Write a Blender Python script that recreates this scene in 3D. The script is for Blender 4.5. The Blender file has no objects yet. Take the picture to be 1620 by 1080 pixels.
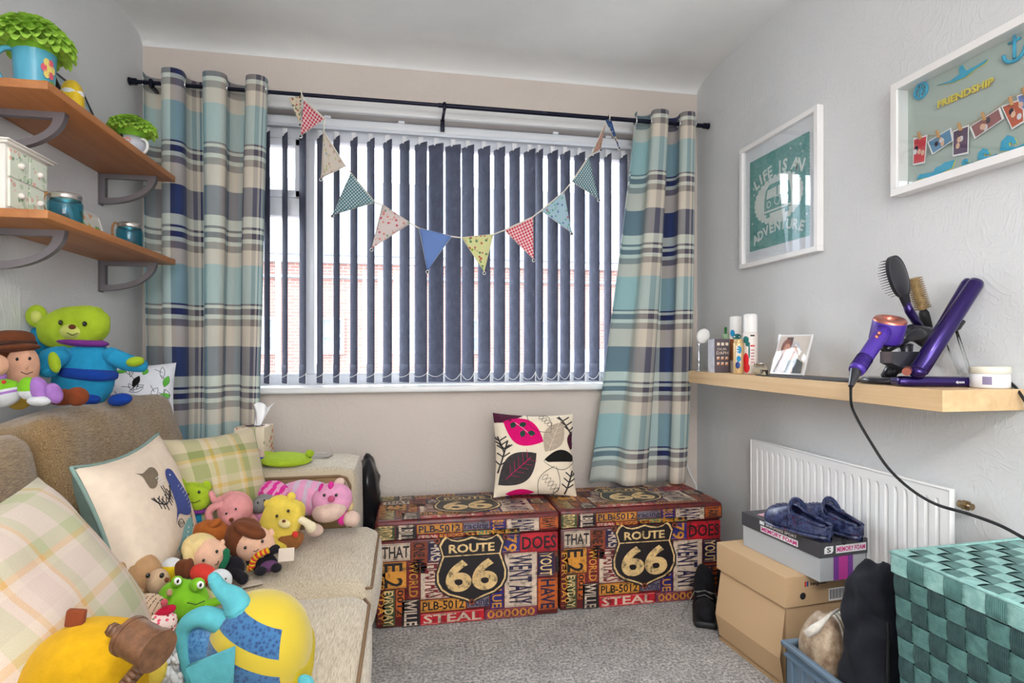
import bpy, bmesh, math, random
from mathutils import Vector, Matrix, Euler, noise
SC = bpy.context.scene
COL = SC.collection
PI = math.pi
def rad(a): return a*PI/180
def lin(c):
    c = c/255.0
    return c/12.92 if c <= 0.04045 else ((c+0.055)/1.055)**2.4
def rgb(r, g, b, a=1.0): return (lin(r), lin(g), lin(b), a)

# ------------------------------------------------------------------ camera
YAW = math.atan(170/907.0)
CAM_H = 1.067
cam_d = bpy.data.cameras.new('camera')
cam_d.sensor_width = 36.0
cam_d.lens = 36.0*907/1620
cam_d.shift_y = 12/1620.0
cam_d.clip_start = 0.02
cam = bpy.data.objects.new('camera', cam_d)
cam.location = (0, 0, CAM_H)
cam.rotation_euler = (rad(90), 0, -YAW)
COL.objects.link(cam)
SC.camera = cam

# ------------------------------------------------------------------ world, lamps, exposure
SC.view_settings.view_transform = 'Standard'
SC.view_settings.look = 'None'
SC.view_settings.gamma = 1.0
SC.view_settings.use_curve_mapping = False
SC.view_settings.exposure = 0.93
w = bpy.data.worlds.new('daylight')
SC.world = w
w.use_nodes = True
wn = w.node_tree
wn.nodes.clear()
wo = wn.nodes.new('ShaderNodeOutputWorld')
wb = wn.nodes.new('ShaderNodeBackground')
wb.inputs[0].default_value = (0.90, 0.95, 1.0, 1)
wb.inputs[1].default_value = 8.0
wn.links.new(wb.outputs[0], wo.inputs[0])
SC.cycles.max_bounces = 10
SC.cycles.diffuse_bounces = 6
SC.cycles.transparent_max_bounces = 24
SC.cycles.use_denoising = True
SC.cycles.sample_clamp_indirect = 6.0

D = 2.75        # window wall
XL = -1.121     # left wall
XR = 1.493      # right wall
ZC = 2.437      # ceiling
YB = -1.6       # wall behind the camera

def area_light(name, loc, rot, sx, sy, power, color, portal=False):
    l = bpy.data.lights.new(name, 'AREA')
    l.shape = 'RECTANGLE'; l.size = sx; l.size_y = sy
    l.energy = power; l.color = color
    if portal: l.cycles.is_portal = True
    o = bpy.data.objects.new(name, l)
    o.location = loc; o.rotation_euler = rot
    COL.objects.link(o)
    return o
# the opening of the window guides the sky light in
area_light('window_portal', (0.26, 3.02, 1.49), (rad(-90), 0, 0), 2.0, 1.3, 1, (1, 1, 1), portal=True)
# added ceiling lamp, unseen behind the camera, brightens the room and ceiling
pl_ = bpy.data.lights.new('fill_lamp_bulb', 'POINT'); pl_.energy = 44; pl_.shadow_soft_size = 0.14; pl_.color = (1.0, 0.985, 0.965)
po_ = bpy.data.objects.new('fill_lamp_bulb', pl_); po_.location = (0.15, -0.35, ZC-0.42); COL.objects.link(po_)
# added fill light before the solid rear wall, which has no window
area_light('rear_fill_light', (0.2, YB+0.06, 1.45), (rad(90), 0, 0), 1.5, 1.2, 26, (0.97, 0.98, 1.0))

# ------------------------------------------------------------------ pixel to place
SN, CS = math.sin(YAW), math.cos(YAW)
def ray(px, py):
    u = (px-810)/907.0
    return Vector((SN+u*CS, CS-u*SN, (552-py)/907.0))
def onY(px, py, Y):
    r = ray(px, py); k = Y/r.y
    return Vector((r.x*k, Y, CAM_H+r.z*k))
def onX(px, py, X):
    r = ray(px, py); k = X/r.x
    return Vector((X, r.y*k, CAM_H+r.z*k))
def onZ(px, py, Z):
    r = ray(px, py); k = (Z-CAM_H)/r.z
    return Vector((r.x*k, r.y*k, Z))
def proj(p):
    d = p.x*SN+p.y*CS
    return 810+907*(p.x*CS-p.y*SN)/d, 552-907*(p.z-CAM_H)/d
def dep(px, Y):            # camera depth of the point at screen column px and world Y
    return Y/ray(px, 552).y

# ------------------------------------------------------------------ materials
MATS = {}
class NT:
    def __init__(s, m):
        s.t = m.node_tree; s.n = s.t.nodes; s.l = s.t.links
    def new(s, typ, **kw):
        n = s.n.new(typ)
        for k, v in kw.items(): setattr(n, k, v)
        return n
    def link(s, a, b): s.l.new(a, b)
    def val(s, n, **kw):
        for k, v in kw.items():
            n.inputs[k.replace('_', ' ')].default_value = v
def base_mat(name):
    m = bpy.data.materials.new(name); m.use_nodes = True
    t = NT(m); b = t.n['Principled BSDF']
    return m, t, b
def coords(t, kind='Object', scale=(1, 1, 1), rot=(0, 0, 0)):
    tc = t.new('ShaderNodeTexCoord'); mp = t.new('ShaderNodeMapping')
    mp.inputs['Scale'].default_value = scale
    mp.inputs['Rotation'].default_value = rot
    t.link(tc.outputs[kind], mp.inputs['Vector'])
    return mp.outputs['Vector']
def noise_n(t, vec, scale, detail=3, rough=0.55, dist=0):
    n = t.new('ShaderNodeTexNoise')
    t.link(vec, n.inputs['Vector'])
    n.inputs['Scale'].default_value = scale
    n.inputs['Detail'].default_value = detail
    n.inputs['Roughness'].default_value = rough
    n.inputs['Distortion'].default_value = dist
    return n
def bump(t, b, fac, strength, dist=0.01, prev=None):
    n = t.new('ShaderNodeBump')
    n.inputs['Strength'].default_value = strength
    n.inputs['Distance'].default_value = dist
    t.link(fac, n.inputs['Height'])
    if prev is not None: t.link(prev.outputs[0], n.inputs['Normal'])
    t.link(n.outputs[0], b.inputs['Normal'])
    return n
def ramp(t, fac, stops, interp='LINEAR'):
    r = t.new('ShaderNodeValToRGB')
    r.color_ramp.interpolation = interp
    e = r.color_ramp.elements
    while len(e) < len(stops): e.new(0.5)
    for k, (p, c) in enumerate(stops):
        e[k].position = p; e[k].color = c
    if fac is not None: t.link(fac, r.inputs[0])
    return r
def mixc(t, fac, a, b_, mode='MIX'):
    n = t.new('ShaderNodeMix', data_type='RGBA', blend_type=mode)
    for s, v in ((n.inputs[0], fac), (n.inputs[6], a), (n.inputs[7], b_)):
        if hasattr(v, 'links') or isinstance(v, bpy.types.NodeSocket): t.link(v, s)
        else: s.default_value = v
    return n.outputs[2]
def math_n(t, op, a, b_=None):
    n = t.new('ShaderNodeMath', operation=op)
    for s, v in ((n.inputs[0], a), (n.inputs[1], b_)):
        if v is None: continue
        if isinstance(v, bpy.types.NodeSocket): t.link(v, s)
        else: s.default_value = v
    return n.outputs[0]

def plain(name, col, rough=0.6, metal=0.0, spec=0.5, sheen=0.0, coat=0.0, trans=0.0, ior=1.45, alpha=1.0):
    if name in MATS: return MATS[name]
    m, t, b = base_mat(name)
    b.inputs['Base Color'].default_value = rgb(*col)
    b.inputs['Roughness'].default_value = rough
    b.inputs['Metallic'].default_value = metal
    b.inputs['Specular IOR Level'].default_value = spec
    b.inputs['Sheen Weight'].default_value = sheen
    b.inputs['Coat Weight'].default_value = coat
    b.inputs['Transmission Weight'].default_value = trans
    b.inputs['IOR'].default_value = ior
    MATS[name] = m
    return m
def fabric(name, col, var=0.12, scale=60, bstr=0.35, sheen=0.3, rough=0.9, fine=900):
    """plush / cloth: gentle colour mottling with a fine nap bump"""
    if name in MATS: return MATS[name]
    m, t, b = base_mat(name)
    v = coords(t)
    n = noise_n(t, v, scale, 4)
    c = rgb(*col)
    lo = tuple(x*(1-var) for x in c[:3])+(1,); hi = tuple(min(1, x*(1+var)) for x in c[:3])+(1,)
    r = ramp(t, n.outputs[0], [(0.3, lo), (0.7, hi)])
    t.link(r.outputs[0], b.inputs['Base Color'])
    b.inputs['Roughness'].default_value = rough
    b.inputs['Specular IOR Level'].default_value = 0.15
    b.inputs['Sheen Weight'].default_value = sheen
    b.inputs['Sheen Tint'].default_value = tuple(min(1, x*1.2+.1) for x in c[:3])+(1,)
    n2 = noise_n(t, v, fine, 2)
    p = bump(t, b, n.outputs[0], bstr*0.6, 0.006)
    bump(t, b, n2.outputs[0], bstr, 0.0015, p)
    MATS[name] = m
    return m
def glassy(name, col, rough=0.02, alpha=0.12, tint=0.9):
    """thin clear sheet: mostly transparent, mirror at grazing angles"""
    if name in MATS: return MATS[name]
    m, t, b = base_mat(name)
    tr = t.new('ShaderNodeBsdfTransparent'); tr.inputs[0].default_value = rgb(*col)
    gl = t.new('ShaderNodeBsdfGlossy'); gl.inputs['Roughness'].default_value = rough
    lw = t.new('ShaderNodeLayerWeight'); lw.inputs[0].default_value = 0.5
    pw = math_n(t, 'POWER', lw.outputs['Facing'], 5.0)
    fr = math_n(t, 'ADD', math_n(t, 'MULTIPLY', pw, 0.92), 0.045)
    mx = t.new('ShaderNodeMixShader')
    t.link(fr, mx.inputs[0]); t.link(tr.outputs[0], mx.inputs[1]); t.link(gl.outputs[0], mx.inputs[2])
    t.link(mx.outputs[0], t.n['Material Output'].inputs['Surface'])
    MATS[name] = m
    return m

# ------------------------------------------------------------------ mesh builder
class MB:
    """collects shapes (each with its own material) and links them as ONE mesh object"""
    def __init__(s, M=None):
        s.v = []; s.f = []; s.m = []; s.s = []; s.uv = {}; s.mats = []; s.M = M or Matrix()
    def mi(s, mat):
        if mat not in s.mats: s.mats.append(mat)
        return s.mats.index(mat)
    def add(s, verts, faces, mat, smooth=False, uvs=None, M=None):
        M = s.M @ M if M is not None else s.M
        o = len(s.v); k = s.mi(mat)
        s.v.extend([M @ Vector(p) for p in verts])
        flip = M.determinant() < 0
        for i, f in enumerate(faces):
            f2 = [o+j for j in f]
            if uvs is not None: u2 = [uvs[j] for j in f]
            if flip:
                f2.reverse()
                if uvs is not None: u2.reverse()
            s.f.append(f2); s.m.append(k); s.s.append(smooth)
            if uvs is not None: s.uv[len(s.f)-1] = u2
    def bm(s, b, mat, smooth=False, M=None):
        b.verts.ensure_lookup_table(); b.verts.index_update()
        s.add([v.co.copy() for v in b.verts], [[v.index for v in f.verts] for f in b.faces], mat, smooth, M=M)
        b.free()
    def box(s, c, sz, mat, bev=0.0, rot=None, seg=2, smooth=None, M=None):
        b = bmesh.new(); bmesh.ops.create_cube(b, size=1.0)
        for v in b.verts: v.co = Vector((v.co.x*sz[0], v.co.y*sz[1], v.co.z*sz[2]))
        if bev > 0:
            bmesh.ops.bevel(b, geom=b.edges[:], offset=bev, segments=seg, profile=0.5, affect='EDGES')
        m = Matrix.Translation(Vector(c))
        if rot is not None: m = m @ Euler(rot).to_matrix().to_4x4()
        if M is not None: m = M @ m
        s.bm(b, mat, bev > 0 if smooth is None else smooth, M=m)
    def soft(s, c, sz, r, mat, puff=0.0, rot=None, n=10, M=None, wob=0.0, seed=0, uvscale=1.0):
        """upholstered block: rounded edges, faces puffed outwards"""
        hx, hy, hz = sz[0]/2, sz[1]/2, sz[2]/2
        V = []; F = []; U = []
        for ax in range(3):
            for sg in (-1, 1):
                o = len(V)
                for i in range(n+1):
                    for j in range(n+1):
                        a, b_ = math.sin((i/n-.5)*PI)*.5+.5 if False else i/n, j/n
                        a2, b2 = a*2-1, b_*2-1
                        p = [0, 0, 0]; p[ax] = sg; p[(ax+1) % 3] = a2; p[(ax+2) % 3] = b2
                        q = Vector((p[0]*hx, p[1]*hy, p[2]*hz))
                        inn = Vector((max(-hx+r, min(hx-r, q.x)), max(-hy+r, min(hy-r, q.y)), max(-hz+r, min(hz-r, q.z))))
                        dd = q-inn
                        if dd.length > 1e-9: q = inn+dd.normalized()*r
                        if puff:
                            k = (1-a2**2)*(1-b2**2)
                            q[ax] += sg*puff*k
                        if wob:
                            q += noise.noise_vector((q+Vector((seed*3.1, seed, 0)))*7)*wob
                        V.append(q)
                        dims = (sz[(ax+1) % 3], sz[(ax+2) % 3])
                        U.append((a*dims[0]*uvscale, b_*dims[1]*uvscale))
                for i in range(n):
                    for j in range(n):
                        q = [o+i*(n+1)+j, o+(i+1)*(n+1)+j, o+(i+1)*(n+1)+j+1, o+i*(n+1)+j+1]
                        if sg < 0: q.reverse()
                        F.append(q)
        m = Matrix.Translation(Vector(c))
        if rot is not None: m = m @ Euler(rot).to_matrix().to_4x4()
        if M is not None: m = M @ m
        s.add(V, F, mat, True, U, M=m)
    def tube(s, pts, r, mat, n=8, cap=True, smooth=True, closed=False, M=None):
        pts = [Vector(p) for p in pts]
        rs = r if isinstance(r, (list, tuple)) else [r]*len(pts)
        V = []; F = []
        N = len(pts)
        up = None
        for i, p in enumerate(pts):
            a = pts[(i-1) % N] if (closed or i > 0) else p
            b = pts[(i+1) % N] if (closed or i < N-1) else p
            t = (b-a)
            if t.length < 1e-9: t = Vector((0, 0, 1))
            t.normalize()
            if up is None:
                up = Vector((0, 0, 1)) if abs(t.z) < .9 else Vector((1, 0, 0))
            x = t.cross(up); 
            if x.length < 1e-6: x = t.orthogonal()
            x.normalize(); y = x.cross(t).normalized(); up = y
            for k in range(n):
                an = 2*PI*k/n
                V.append(p+(x*math.cos(an)+y*math.sin(an))*rs[i])
        rng = N if closed else N-1
        for i in range(rng):
            for k in range(n):
                a = i*n+k; b = i*n+(k+1) % n; c = ((i+1) % N)*n+(k+1) % n; d = ((i+1) % N)*n+k
                F.append([a, d, c, b])
        if cap and not closed:
            F.append(list(range(n))); F.append([(N-1)*n+k for k in range(n-1, -1, -1)])
        s.add(V, F, mat, smooth, M=M)
    def cyl(s, p0, p1, r0, mat, r1=None, n=20, smooth=True, M=None):
        r1 = r0 if r1 is None else r1
        p0 = Vector(p0); p1 = Vector(p1)
        t = (p1-p0).normalized(); x = t.orthogonal().normalized(); y = t.cross(x)
        V = []
        for p, r in ((p0, r0), (p1, r1)):
            for k in range(n):
                an = 2*PI*k/n; V.append(p+(x*math.cos(an)+y*math.sin(an))*r)
        s.add(V, [[k, (k+1) % n, n+(k+1) % n, n+k] for k in range(n)], mat, smooth, M=M)
        s.add(V, [list(range(n-1, -1, -1)), list(range(n, 2*n))], mat, False, M=M)
    def lathe(s, prof, c, mat, n=28, axis=None, smooth=True, M=None):
        """prof: list of (r, z) turned about z at c"""
        V = []; F = []
        for (r, z) in prof:
            for k in range(n):
                an = 2*PI*k/n; V.append(Vector((r*math.cos(an), r*math.sin(an), z)))
        for i in range(len(prof)-1):
            for k in range(n):
                F.append([i*n+k, i*n+(k+1) % n, (i+1)*n+(k+1) % n, (i+1)*n+k])
        m = Matrix.Translation(Vector(c))
        if axis is not None: m = m @ axis
        if M is not None: m = M @ m
        s.add(V, F, mat, smooth, M=m)
    def ell(s, c, r, mat, rot=None, n=20, M=None, wob=0.0, seed=0, sq=1.0, matf=None):
        """ellipsoid; sq<1 squares it off"""
        V = []; F = []; h = n//2
        def pw(x): return math.copysign(abs(x)**sq, x)
        for i in range(h+1):
            th = PI*i/h
            for k in range(n):
                ph = 2*PI*k/n
                d = Vector((pw(math.sin(th))*pw(math.cos(ph)), pw(math.sin(th))*pw(math.sin(ph)), pw(math.cos(th))))
                p = Vector((d.x*r[0], d.y*r[1], d.z*r[2]))
                if wob: p *= 1+wob*noise.noise(d*1.7+Vector((seed, seed*2.3, 0)))
                V.append(p)
        for i in range(h):
            for k in range(n):
                a, b, c2, d2 = i*n+k, i*n+(k+1) % n, (i+1)*n+(k+1) % n, (i+1)*n+k
                F.append([a, d2, c2, b])
        m = Matrix.Translation(Vector(c))
        if rot is not None: m = m @ (rot if isinstance(rot, Matrix) else Euler(rot).to_matrix().to_4x4())
        if M is not None: m = M @ m
        if matf:
            ks = {}
            for f in F:
                q = sum((V[j] for j in f), Vector())/4
                ks.setdefault(matf(q.x/r[0], q.y/r[1], q.z/r[2]) or mat, []).append(f)
            for k, fs in ks.items():
                used = sorted({j for f in fs for j in f}); ix = {j: i for i, j in enumerate(used)}
                s.add([V[j] for j in used], [[ix[j] for j in f] for f in fs], k, True, M=m)
        else: s.add(V, F, mat, True, M=m)
    def prism(s, pts, th, mat, M=None, smooth=False, back=True):
        """2-D outline (x, y) extruded th along +z"""
        n = len(pts)
        b = bmesh.new()
        vs = [b.verts.new((p[0], p[1], th)) for p in pts]
        f = b.faces.new(vs)
        f.normal_update()
        if f.normal.z < 0: f.normal_flip()
        bmesh.ops.triangulate(b, faces=[f])
        s.bm(b, mat, False, M=M)
        if th > 0:
            area = sum(pts[i][0]*pts[(i+1) % n][1]-pts[(i+1) % n][0]*pts[i][1] for i in range(n))
            P = list(pts) if area > 0 else list(reversed(pts))
            V = [(p[0], p[1], 0) for p in P]+[(p[0], p[1], th) for p in P]
            s.add(V, [[i, (i+1) % n, n+(i+1) % n, n+i] for i in range(n)], mat, smooth, M=M)
            if back:
                b = bmesh.new()
                f = b.faces.new([b.verts.new((p[0], p[1], 0)) for p in P]); f.normal_flip()
                bmesh.ops.triangulate(b, faces=[f]); s.bm(b, mat, False, M=M)
    def rect(s, x0, y0, x1, y1, mat, z=0.0, M=None):
        s.add([(x0, y0, z), (x1, y0, z), (x1, y1, z), (x0, y1, z)], [[0, 1, 2, 3]], mat, uvs=[(0, 0), (1, 0), (1, 1), (0, 1)], M=M)
    def grid(s, fn, nu, nv, mat, uvf=None, smooth=True, M=None, flip=False):
        V = []; U = []
        for i in range(nu+1):
            for j in range(nv+1):
                a, b = i/nu, j/nv
                V.append(Vector(fn(a, b))); U.append(uvf(a, b) if uvf else (a, b))
        F = []
        for i in range(nu):
            for j in range(nv):
                q = [i*(nv+1)+j, (i+1)*(nv+1)+j, (i+1)*(nv+1)+j+1, i*(nv+1)+j+1]
                if flip: q.reverse()
                F.append(q)
        s.add(V, F, mat, smooth, U, M=M)
    def text(s, st, cx, cy, h, mat, M=None, w=None, rot=0, th=0.0, bold=0.0, z=0.0):
        """lettering centred on (cx, cy), cap height h, squeezed to width w"""
        V, F, bb = text_mesh(st, bold)
        sc = h/0.7
        tw = (bb[1]-bb[0])*sc
        sx = sc*(w/tw) if w else sc
        m = Matrix.Translation((cx, cy, z)) @ Matrix.Rotation(rot, 4, 'Z') @ Matrix.Diagonal((sx, sc, 1, 1)) @ Matrix.Translation((-(bb[0]+bb[1])/2, -0.35, 0))
        if M is not None: m = M @ m
        s.add(V, F, mat, False, M=m)
    def build(s, name, parent=None, label=None, remesh=None, sub=0, solid=0.0):
        me = bpy.data.meshes.new(name)
        me.from_pydata(s.v, [], s.f)
        for mt in s.mats: me.materials.append(mt)
        me.polygons.foreach_set('material_index', s.m)
        me.polygons.foreach_set('use_smooth', s.s)
        if s.uv:
            uvl = me.uv_layers.new(name='UVMap')
            for fi, u in s.uv.items():
                ls = me.polygons[fi].loop_start
                for k, c in enumerate(u): uvl.data[ls+k].uv = c
        me.update()
        o = bpy.data.objects.new(name, me)
        COL.objects.link(o)
        if parent is not None:
            o.parent = parent
            o.matrix_parent_inverse = parent_matrix(parent).inverted()
        if label: o['label'] = label
        if remesh:
            r = o.modifiers.new('remesh', 'REMESH'); r.mode = 'VOXEL'; r.voxel_size = remesh; r.use_smooth_shade = True
            sm = o.modifiers.new('smooth', 'SMOOTH'); sm.factor = 0.5; sm.iterations = 6
        if solid:
            r = o.modifiers.new('solid', 'SOLIDIFY'); r.thickness = solid; r.offset = 0
        if sub:
            r = o.modifiers.new('sub', 'SUBSURF'); r.levels = sub; r.render_levels = sub
        return o
def parent_matrix(p):
    m = p.matrix_basis.copy()
    q = p
    while q.parent:
        m = q.parent.matrix_basis @ q.matrix_parent_inverse @ m
        q = q.parent
    return m
TXT = {}
def text_mesh(st, bold=0.0):
    k = (st, bold)
    if k not in TXT:
        c = bpy.data.curves.new('lettering', 'FONT'); c.body = st
        c.offset = bold; c.resolution_u = 6 if st == '66' else 2; c.fill_mode = 'FRONT'
        o = bpy.data.objects.new('lettering', c)
        me = bpy.data.meshes.new_from_object(o)
        V = [v.co.copy() for v in me.vertices]; F = [list(p.vertices) for p in me.polygons]
        bpy.data.objects.remove(o); bpy.data.curves.remove(c); bpy.data.meshes.remove(me)
        if not V: V = [Vector((0, 0, 0))]*3; F = [[0, 1, 2]]
        xs = [v.x for v in V]
        TXT[k] = (V, F, (min(xs), max(xs)))
    return TXT[k]
def thing(name, label, cat, loc=(0, 0, 0), group=None):
    o = bpy.data.objects.new(name, None); COL.objects.link(o)
    o.empty_display_size = 0.05
    o.location = loc
    o['label'] = label; o['category'] = cat
    if group: o['group'] = group
    return o
def tag(o, label, cat, group=None, kind=None):
    o['label'] = label; o['category'] = cat
    if group: o['group'] = group
    if kind: o['kind'] = kind
    return o
def struct(o):
    o['kind'] = 'structure'
    return o
def kids(o): return [c for c in bpy.data.objects if c.parent == o]
def dup(root, loc, rz=None, label=None, group=None):
    r = root.copy(); COL.objects.link(r); r.location = loc
    if rz is not None: r.rotation_euler = (0, 0, rz)
    if label: r['label'] = label
    if group: r['group'] = group
    for ch in kids(root):
        c = ch.copy(); COL.objects.link(c); c.parent = r
        for g in kids(ch):
            d = g.copy(); COL.objects.link(d); d.parent = c
    return r
def frame(o, xdir, ydir):
    """matrix with origin o, x along xdir, z normal"""
    x = Vector(xdir).normalized(); y = Vector(ydir); y = (y-x*y.dot(x)).normalized(); z = x.cross(y)
    return Matrix(((x.x, y.x, z.x, o[0]), (x.y, y.y, z.y, o[1]), (x.z, y.z, z.z, o[2]), (0, 0, 0, 1)))
# ------------------------------------------------------------------ surfaces of the room
def wallpaper(name, col):
    m, t, b = base_mat(name)
    v = coords(t)
    b.inputs['Roughness'].default_value = 0.75
    b.inputs['Specular IOR Level'].default_value = 0.25
    n1 = noise_n(t, v, 1.6, 3)
    c = rgb(*col)
    r = ramp(t, n1.outputs[0], [(0.3, tuple(x*.93 for x in c[:3])+(1,)), (0.7, c)])
    t.link(r.outputs[0], b.inputs['Base Color'])
    # embossed vinyl: upright threads, and swirling sprays
    v2 = coords(t, scale=(260, 260, 26))
    n2 = noise_n(t, v2, 1.0, 3, .65)
    p = bump(t, b, n2.outputs[0], 0.32, 0.0025)
    n3 = noise_n(t, v, 5.0, 2, .5, 2.6)
    m3 = math_n(t, 'PINGPONG', n3.outputs[0], 0.055)
    r3 = ramp(t, math_n(t, 'MULTIPLY', m3, 18.0), [(0.55, (0, 0, 0, 1)), (0.95, (1, 1, 1, 1))])
    bump(t, b, r3.outputs[0], 0.16, 0.004, p)
    return m
M_WALL = wallpaper('wallpaper_white', (219, 220, 221))
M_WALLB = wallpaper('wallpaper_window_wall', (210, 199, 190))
def ceiling_mat():
    m, t, b = base_mat('ceiling_paint')
    v = coords(t)
    n = noise_n(t, v, 1.3, 4, .6)
    r = ramp(t, n.outputs[0], [(0.3, rgb(226, 226, 225)), (0.65, rgb(240, 240, 239))])
    t.link(r.outputs[0], b.inputs['Base Color'])
    b.inputs['Roughness'].default_value = 0.8
    n2 = noise_n(t, v, 90, 4, .7)
    bump(t, b, n2.outputs[0], 0.25, 0.004)
    return m
M_CEIL = ceiling_mat()
def carpet_mat():
    m, t, b = base_mat('carpet_grey')
    v = coords(t)
    n = noise_n(t, v, 95, 4, .85)
    n0 = noise_n(t, v, 12, 3, .6)
    r = ramp(t, n.outputs[0], [(0.36, rgb(92, 88, 86)), (0.48, rgb(176, 171, 168)), (0.60, rgb(240, 234, 228))])
    r0 = ramp(t, n0.outputs[0], [(0.35, (0.72, 0.72, 0.72, 1)), (0.65, (1, 1, 1, 1))])
    t.link(mixc(t, 1.0, r.outputs[0], r0.outputs[0], 'MULTIPLY'), b.inputs['Base Color'])
    b.inputs['Roughness'].default_value = 1.0
    b.inputs['Specular IOR Level'].default_value = 0.05
    b.inputs['Sheen Weight'].default_value = 0.3
    bump(t, b, n.outputs[0], 1.0, 0.012)
    return m
M_CARPET = carpet_mat()
M_WHITE = plain('white_gloss_paint', (232, 232, 232), 0.35)
M_UPVC = plain('white_plastic_frame', (226, 229, 234), 0.3)
M_SILL = plain('white_sill', (236, 236, 236), 0.3)

WX0, WX1 = -0.80, 1.20
WZ0, WZ1 = 0.895, 2.185
def flat(name, vs, mat):
    b = MB(); b.add(vs, [[0, 1, 2, 3]], mat, uvs=[(0, 0), (1, 0), (1, 1), (0, 1)])
    return b.build(name)
fl = MB()
fl.box(((XL+XR)/2, (D+YB)/2, -0.05), (XR-XL+.3, D-YB+.3, 0.1), M_CARPET)
o = struct(fl.build('floor'))
cb = MB(); cb.box(((XL+XR)/2, (D+YB)/2, ZC+.05), (XR-XL+.3, D-YB+.3, .1), M_CEIL)
struct(cb.build('ceiling'))
b = MB(); b.box((XL-.05, (D+YB)/2, ZC/2), (.1, D-YB, ZC), M_WALL); struct(b.build('wall_left'))
b = MB(); b.box((XR+.05, (D+YB)/2, ZC/2), (.1, D-YB, ZC), M_WALL); struct(b.build('wall_right'))
b = MB(); b.box(((XL+XR)/2, YB-.05, ZC/2), (XR-XL+.2, .1, ZC), M_WALL); struct(b.build('wall_rear'))
b = MB()
WT = 0.24
yc = D+WT/2
b.box(((XL-.1+WX0)/2, yc, ZC/2), (WX0-XL+.1, WT, ZC), M_WALLB)
b.box(((XR+.1+WX1)/2, yc, ZC/2), (XR+.1-WX1, WT, ZC), M_WALLB)
b.box(((WX0+WX1)/2, yc, WZ0/2-.012), (WX1-WX0, WT, WZ0-.024), M_WALLB)
b.box(((WX0+WX1)/2, yc, (WZ1+ZC)/2), (WX1-WX0, WT, ZC-WZ1), M_WALLB)
struct(b.build('wall_window'))
# shallow cove along the window wall, as the ceiling paper curves down
b = MB()
b.grid(lambda a, c: (XL+(XR-XL)*a, D-.16*(1-math.sin(c*PI/2)), ZC-.05*(1-math.cos(c*PI/2))), 2, 10, M_CEIL)
struct(b.build('trim_3'))
# sill board with rounded nosing
b = MB(); b.box(((WX0+WX1)/2-.0, D+.045, WZ0-.014), (WX1-WX0+.10, .19, .030), M_SILL, bev=.009, seg=3); struct(b.build('trim_1'))
# lintel board over the recess
b = MB()
b.box(((WX0+WX1)/2, D-.006, WZ1-.012), (WX1-WX0+.06, .028, .03), M_WHITE, bev=.004)
b.box(((WX0+WX1)/2, D+.004, WZ1+.018), (WX1-WX0+.06, .02, .06), M_WHITE, bev=.004)
struct(b.build('trim_2'))

# ------------------------------------------------------------------ window: frame, panes
wroot = bpy.data.objects.new('window_1', None); COL.objects.link(wroot); wroot['kind'] = 'structure'
wroot.location = ((WX0+WX1)/2, D+.16, WZ0)
FY = D+.165
b = MB()
ft = .06
def bar(x0, x1, z0, z1, dy=0, d=.06): b.box(((x0+x1)/2, FY+dy, (z0+z1)/2), (x1-x0, d, z1-z0), M_UPVC, bev=.005)
bar(WX0, WX1, WZ0, WZ0+.055); bar(WX0, WX1, WZ1-.115, WZ1)
bar(WX0, WX0+.06, WZ0+.055, WZ1-.115); bar(WX1-.06, WX1, WZ0+.055, WZ1-.115)
pm = onY(491, 400, FY).x
bar(pm-.03, pm+.028, WZ0+.055, WZ1-.115, -.012, .085)
zt0, zt1 = onY(440, 343, FY).z, onY(440, 314, FY).z
bar(WX0+.06, pm-.03, zt0, zt1)
b.build('window_frame', wroot)
b = MB()     # opening light at the top left
fx0, fx1 = WX0+.06, pm-.03
for (x0, x1, z0, z1) in ((fx0, fx1, zt1, zt1+.035), (fx0, fx1, WZ1-.15, WZ1-.115), (fx0, fx0+.035, zt1, WZ1-.115), (fx1-.035, fx1, zt1, WZ1-.115)):
    b.box(((x0+x1)/2, FY-.012, (z0+z1)/2), (x1-x0, .05, z1-z0), M_UPVC, bev=.004)
b.build('sash', wroot)
M_PANE = glassy('window_glass', (250, 252, 253))
for (x0, x1, z0, z1) in ((fx0, fx1, WZ0+.05, zt0+.005), (fx0+.03, fx1-.03, zt1+.03, WZ1-.145), (pm+.026, WX1-.055, WZ0+.05, WZ1-.11)):
    b = MB(); b.box(((x0+x1)/2, FY+.005, (z0+z1)/2), (x1-x0, .004, z1-z0), M_PANE); b.build('pane', wroot)

# ------------------------------------------------------------------ outside: brick building across the yard
def brick_mat():
    m, t, b = base_mat('red_brick')
    v = coords(t, rot=(rad(90), 0, 0))
    n = t.new('ShaderNodeTexBrick')
    t.link(v, n.inputs['Vector'])
    n.inputs['Color1'].default_value = rgb(128, 88, 80); n.inputs['Color2'].default_value = rgb(116, 80, 74)
    n.inputs['Mortar'].default_value = rgb(136, 120, 114)
    n.inputs['Scale'].default_value = 1.0
    n.inputs['Brick Width'].default_value = 0.22; n.inputs['Row Height'].default_value = 0.07; n.inputs['Mortar Size'].default_value = 0.009
    t.link(n.outputs[0], b.inputs['Base Color']); b.inputs['Roughness'].default_value = .9
    return m
M_BRICK = brick_mat()
M_SLATE = plain('grey_roof_slate', (112, 118, 128), .7)
M_OFRAME = plain('outside_white_frame', (160, 160, 162), .5)
M_OGLASS = plain('outside_dark_glass', (90, 100, 116), .1)
M_OGROUND = plain('yard_concrete', (110, 108, 106), .9)
BY = 13.0
bl = thing('brick_building', 'red brick building with white framed windows across the yard outside', 'building', (2, BY, -2.6))
def bz(py): return onY(640, py, BY).z
b = MB(); zt = bz(418)
b.box((3, BY+2, (zt-3)/2), (30, 4, zt+3), M_BRICK); b.build('brick_wall', bl)
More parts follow.
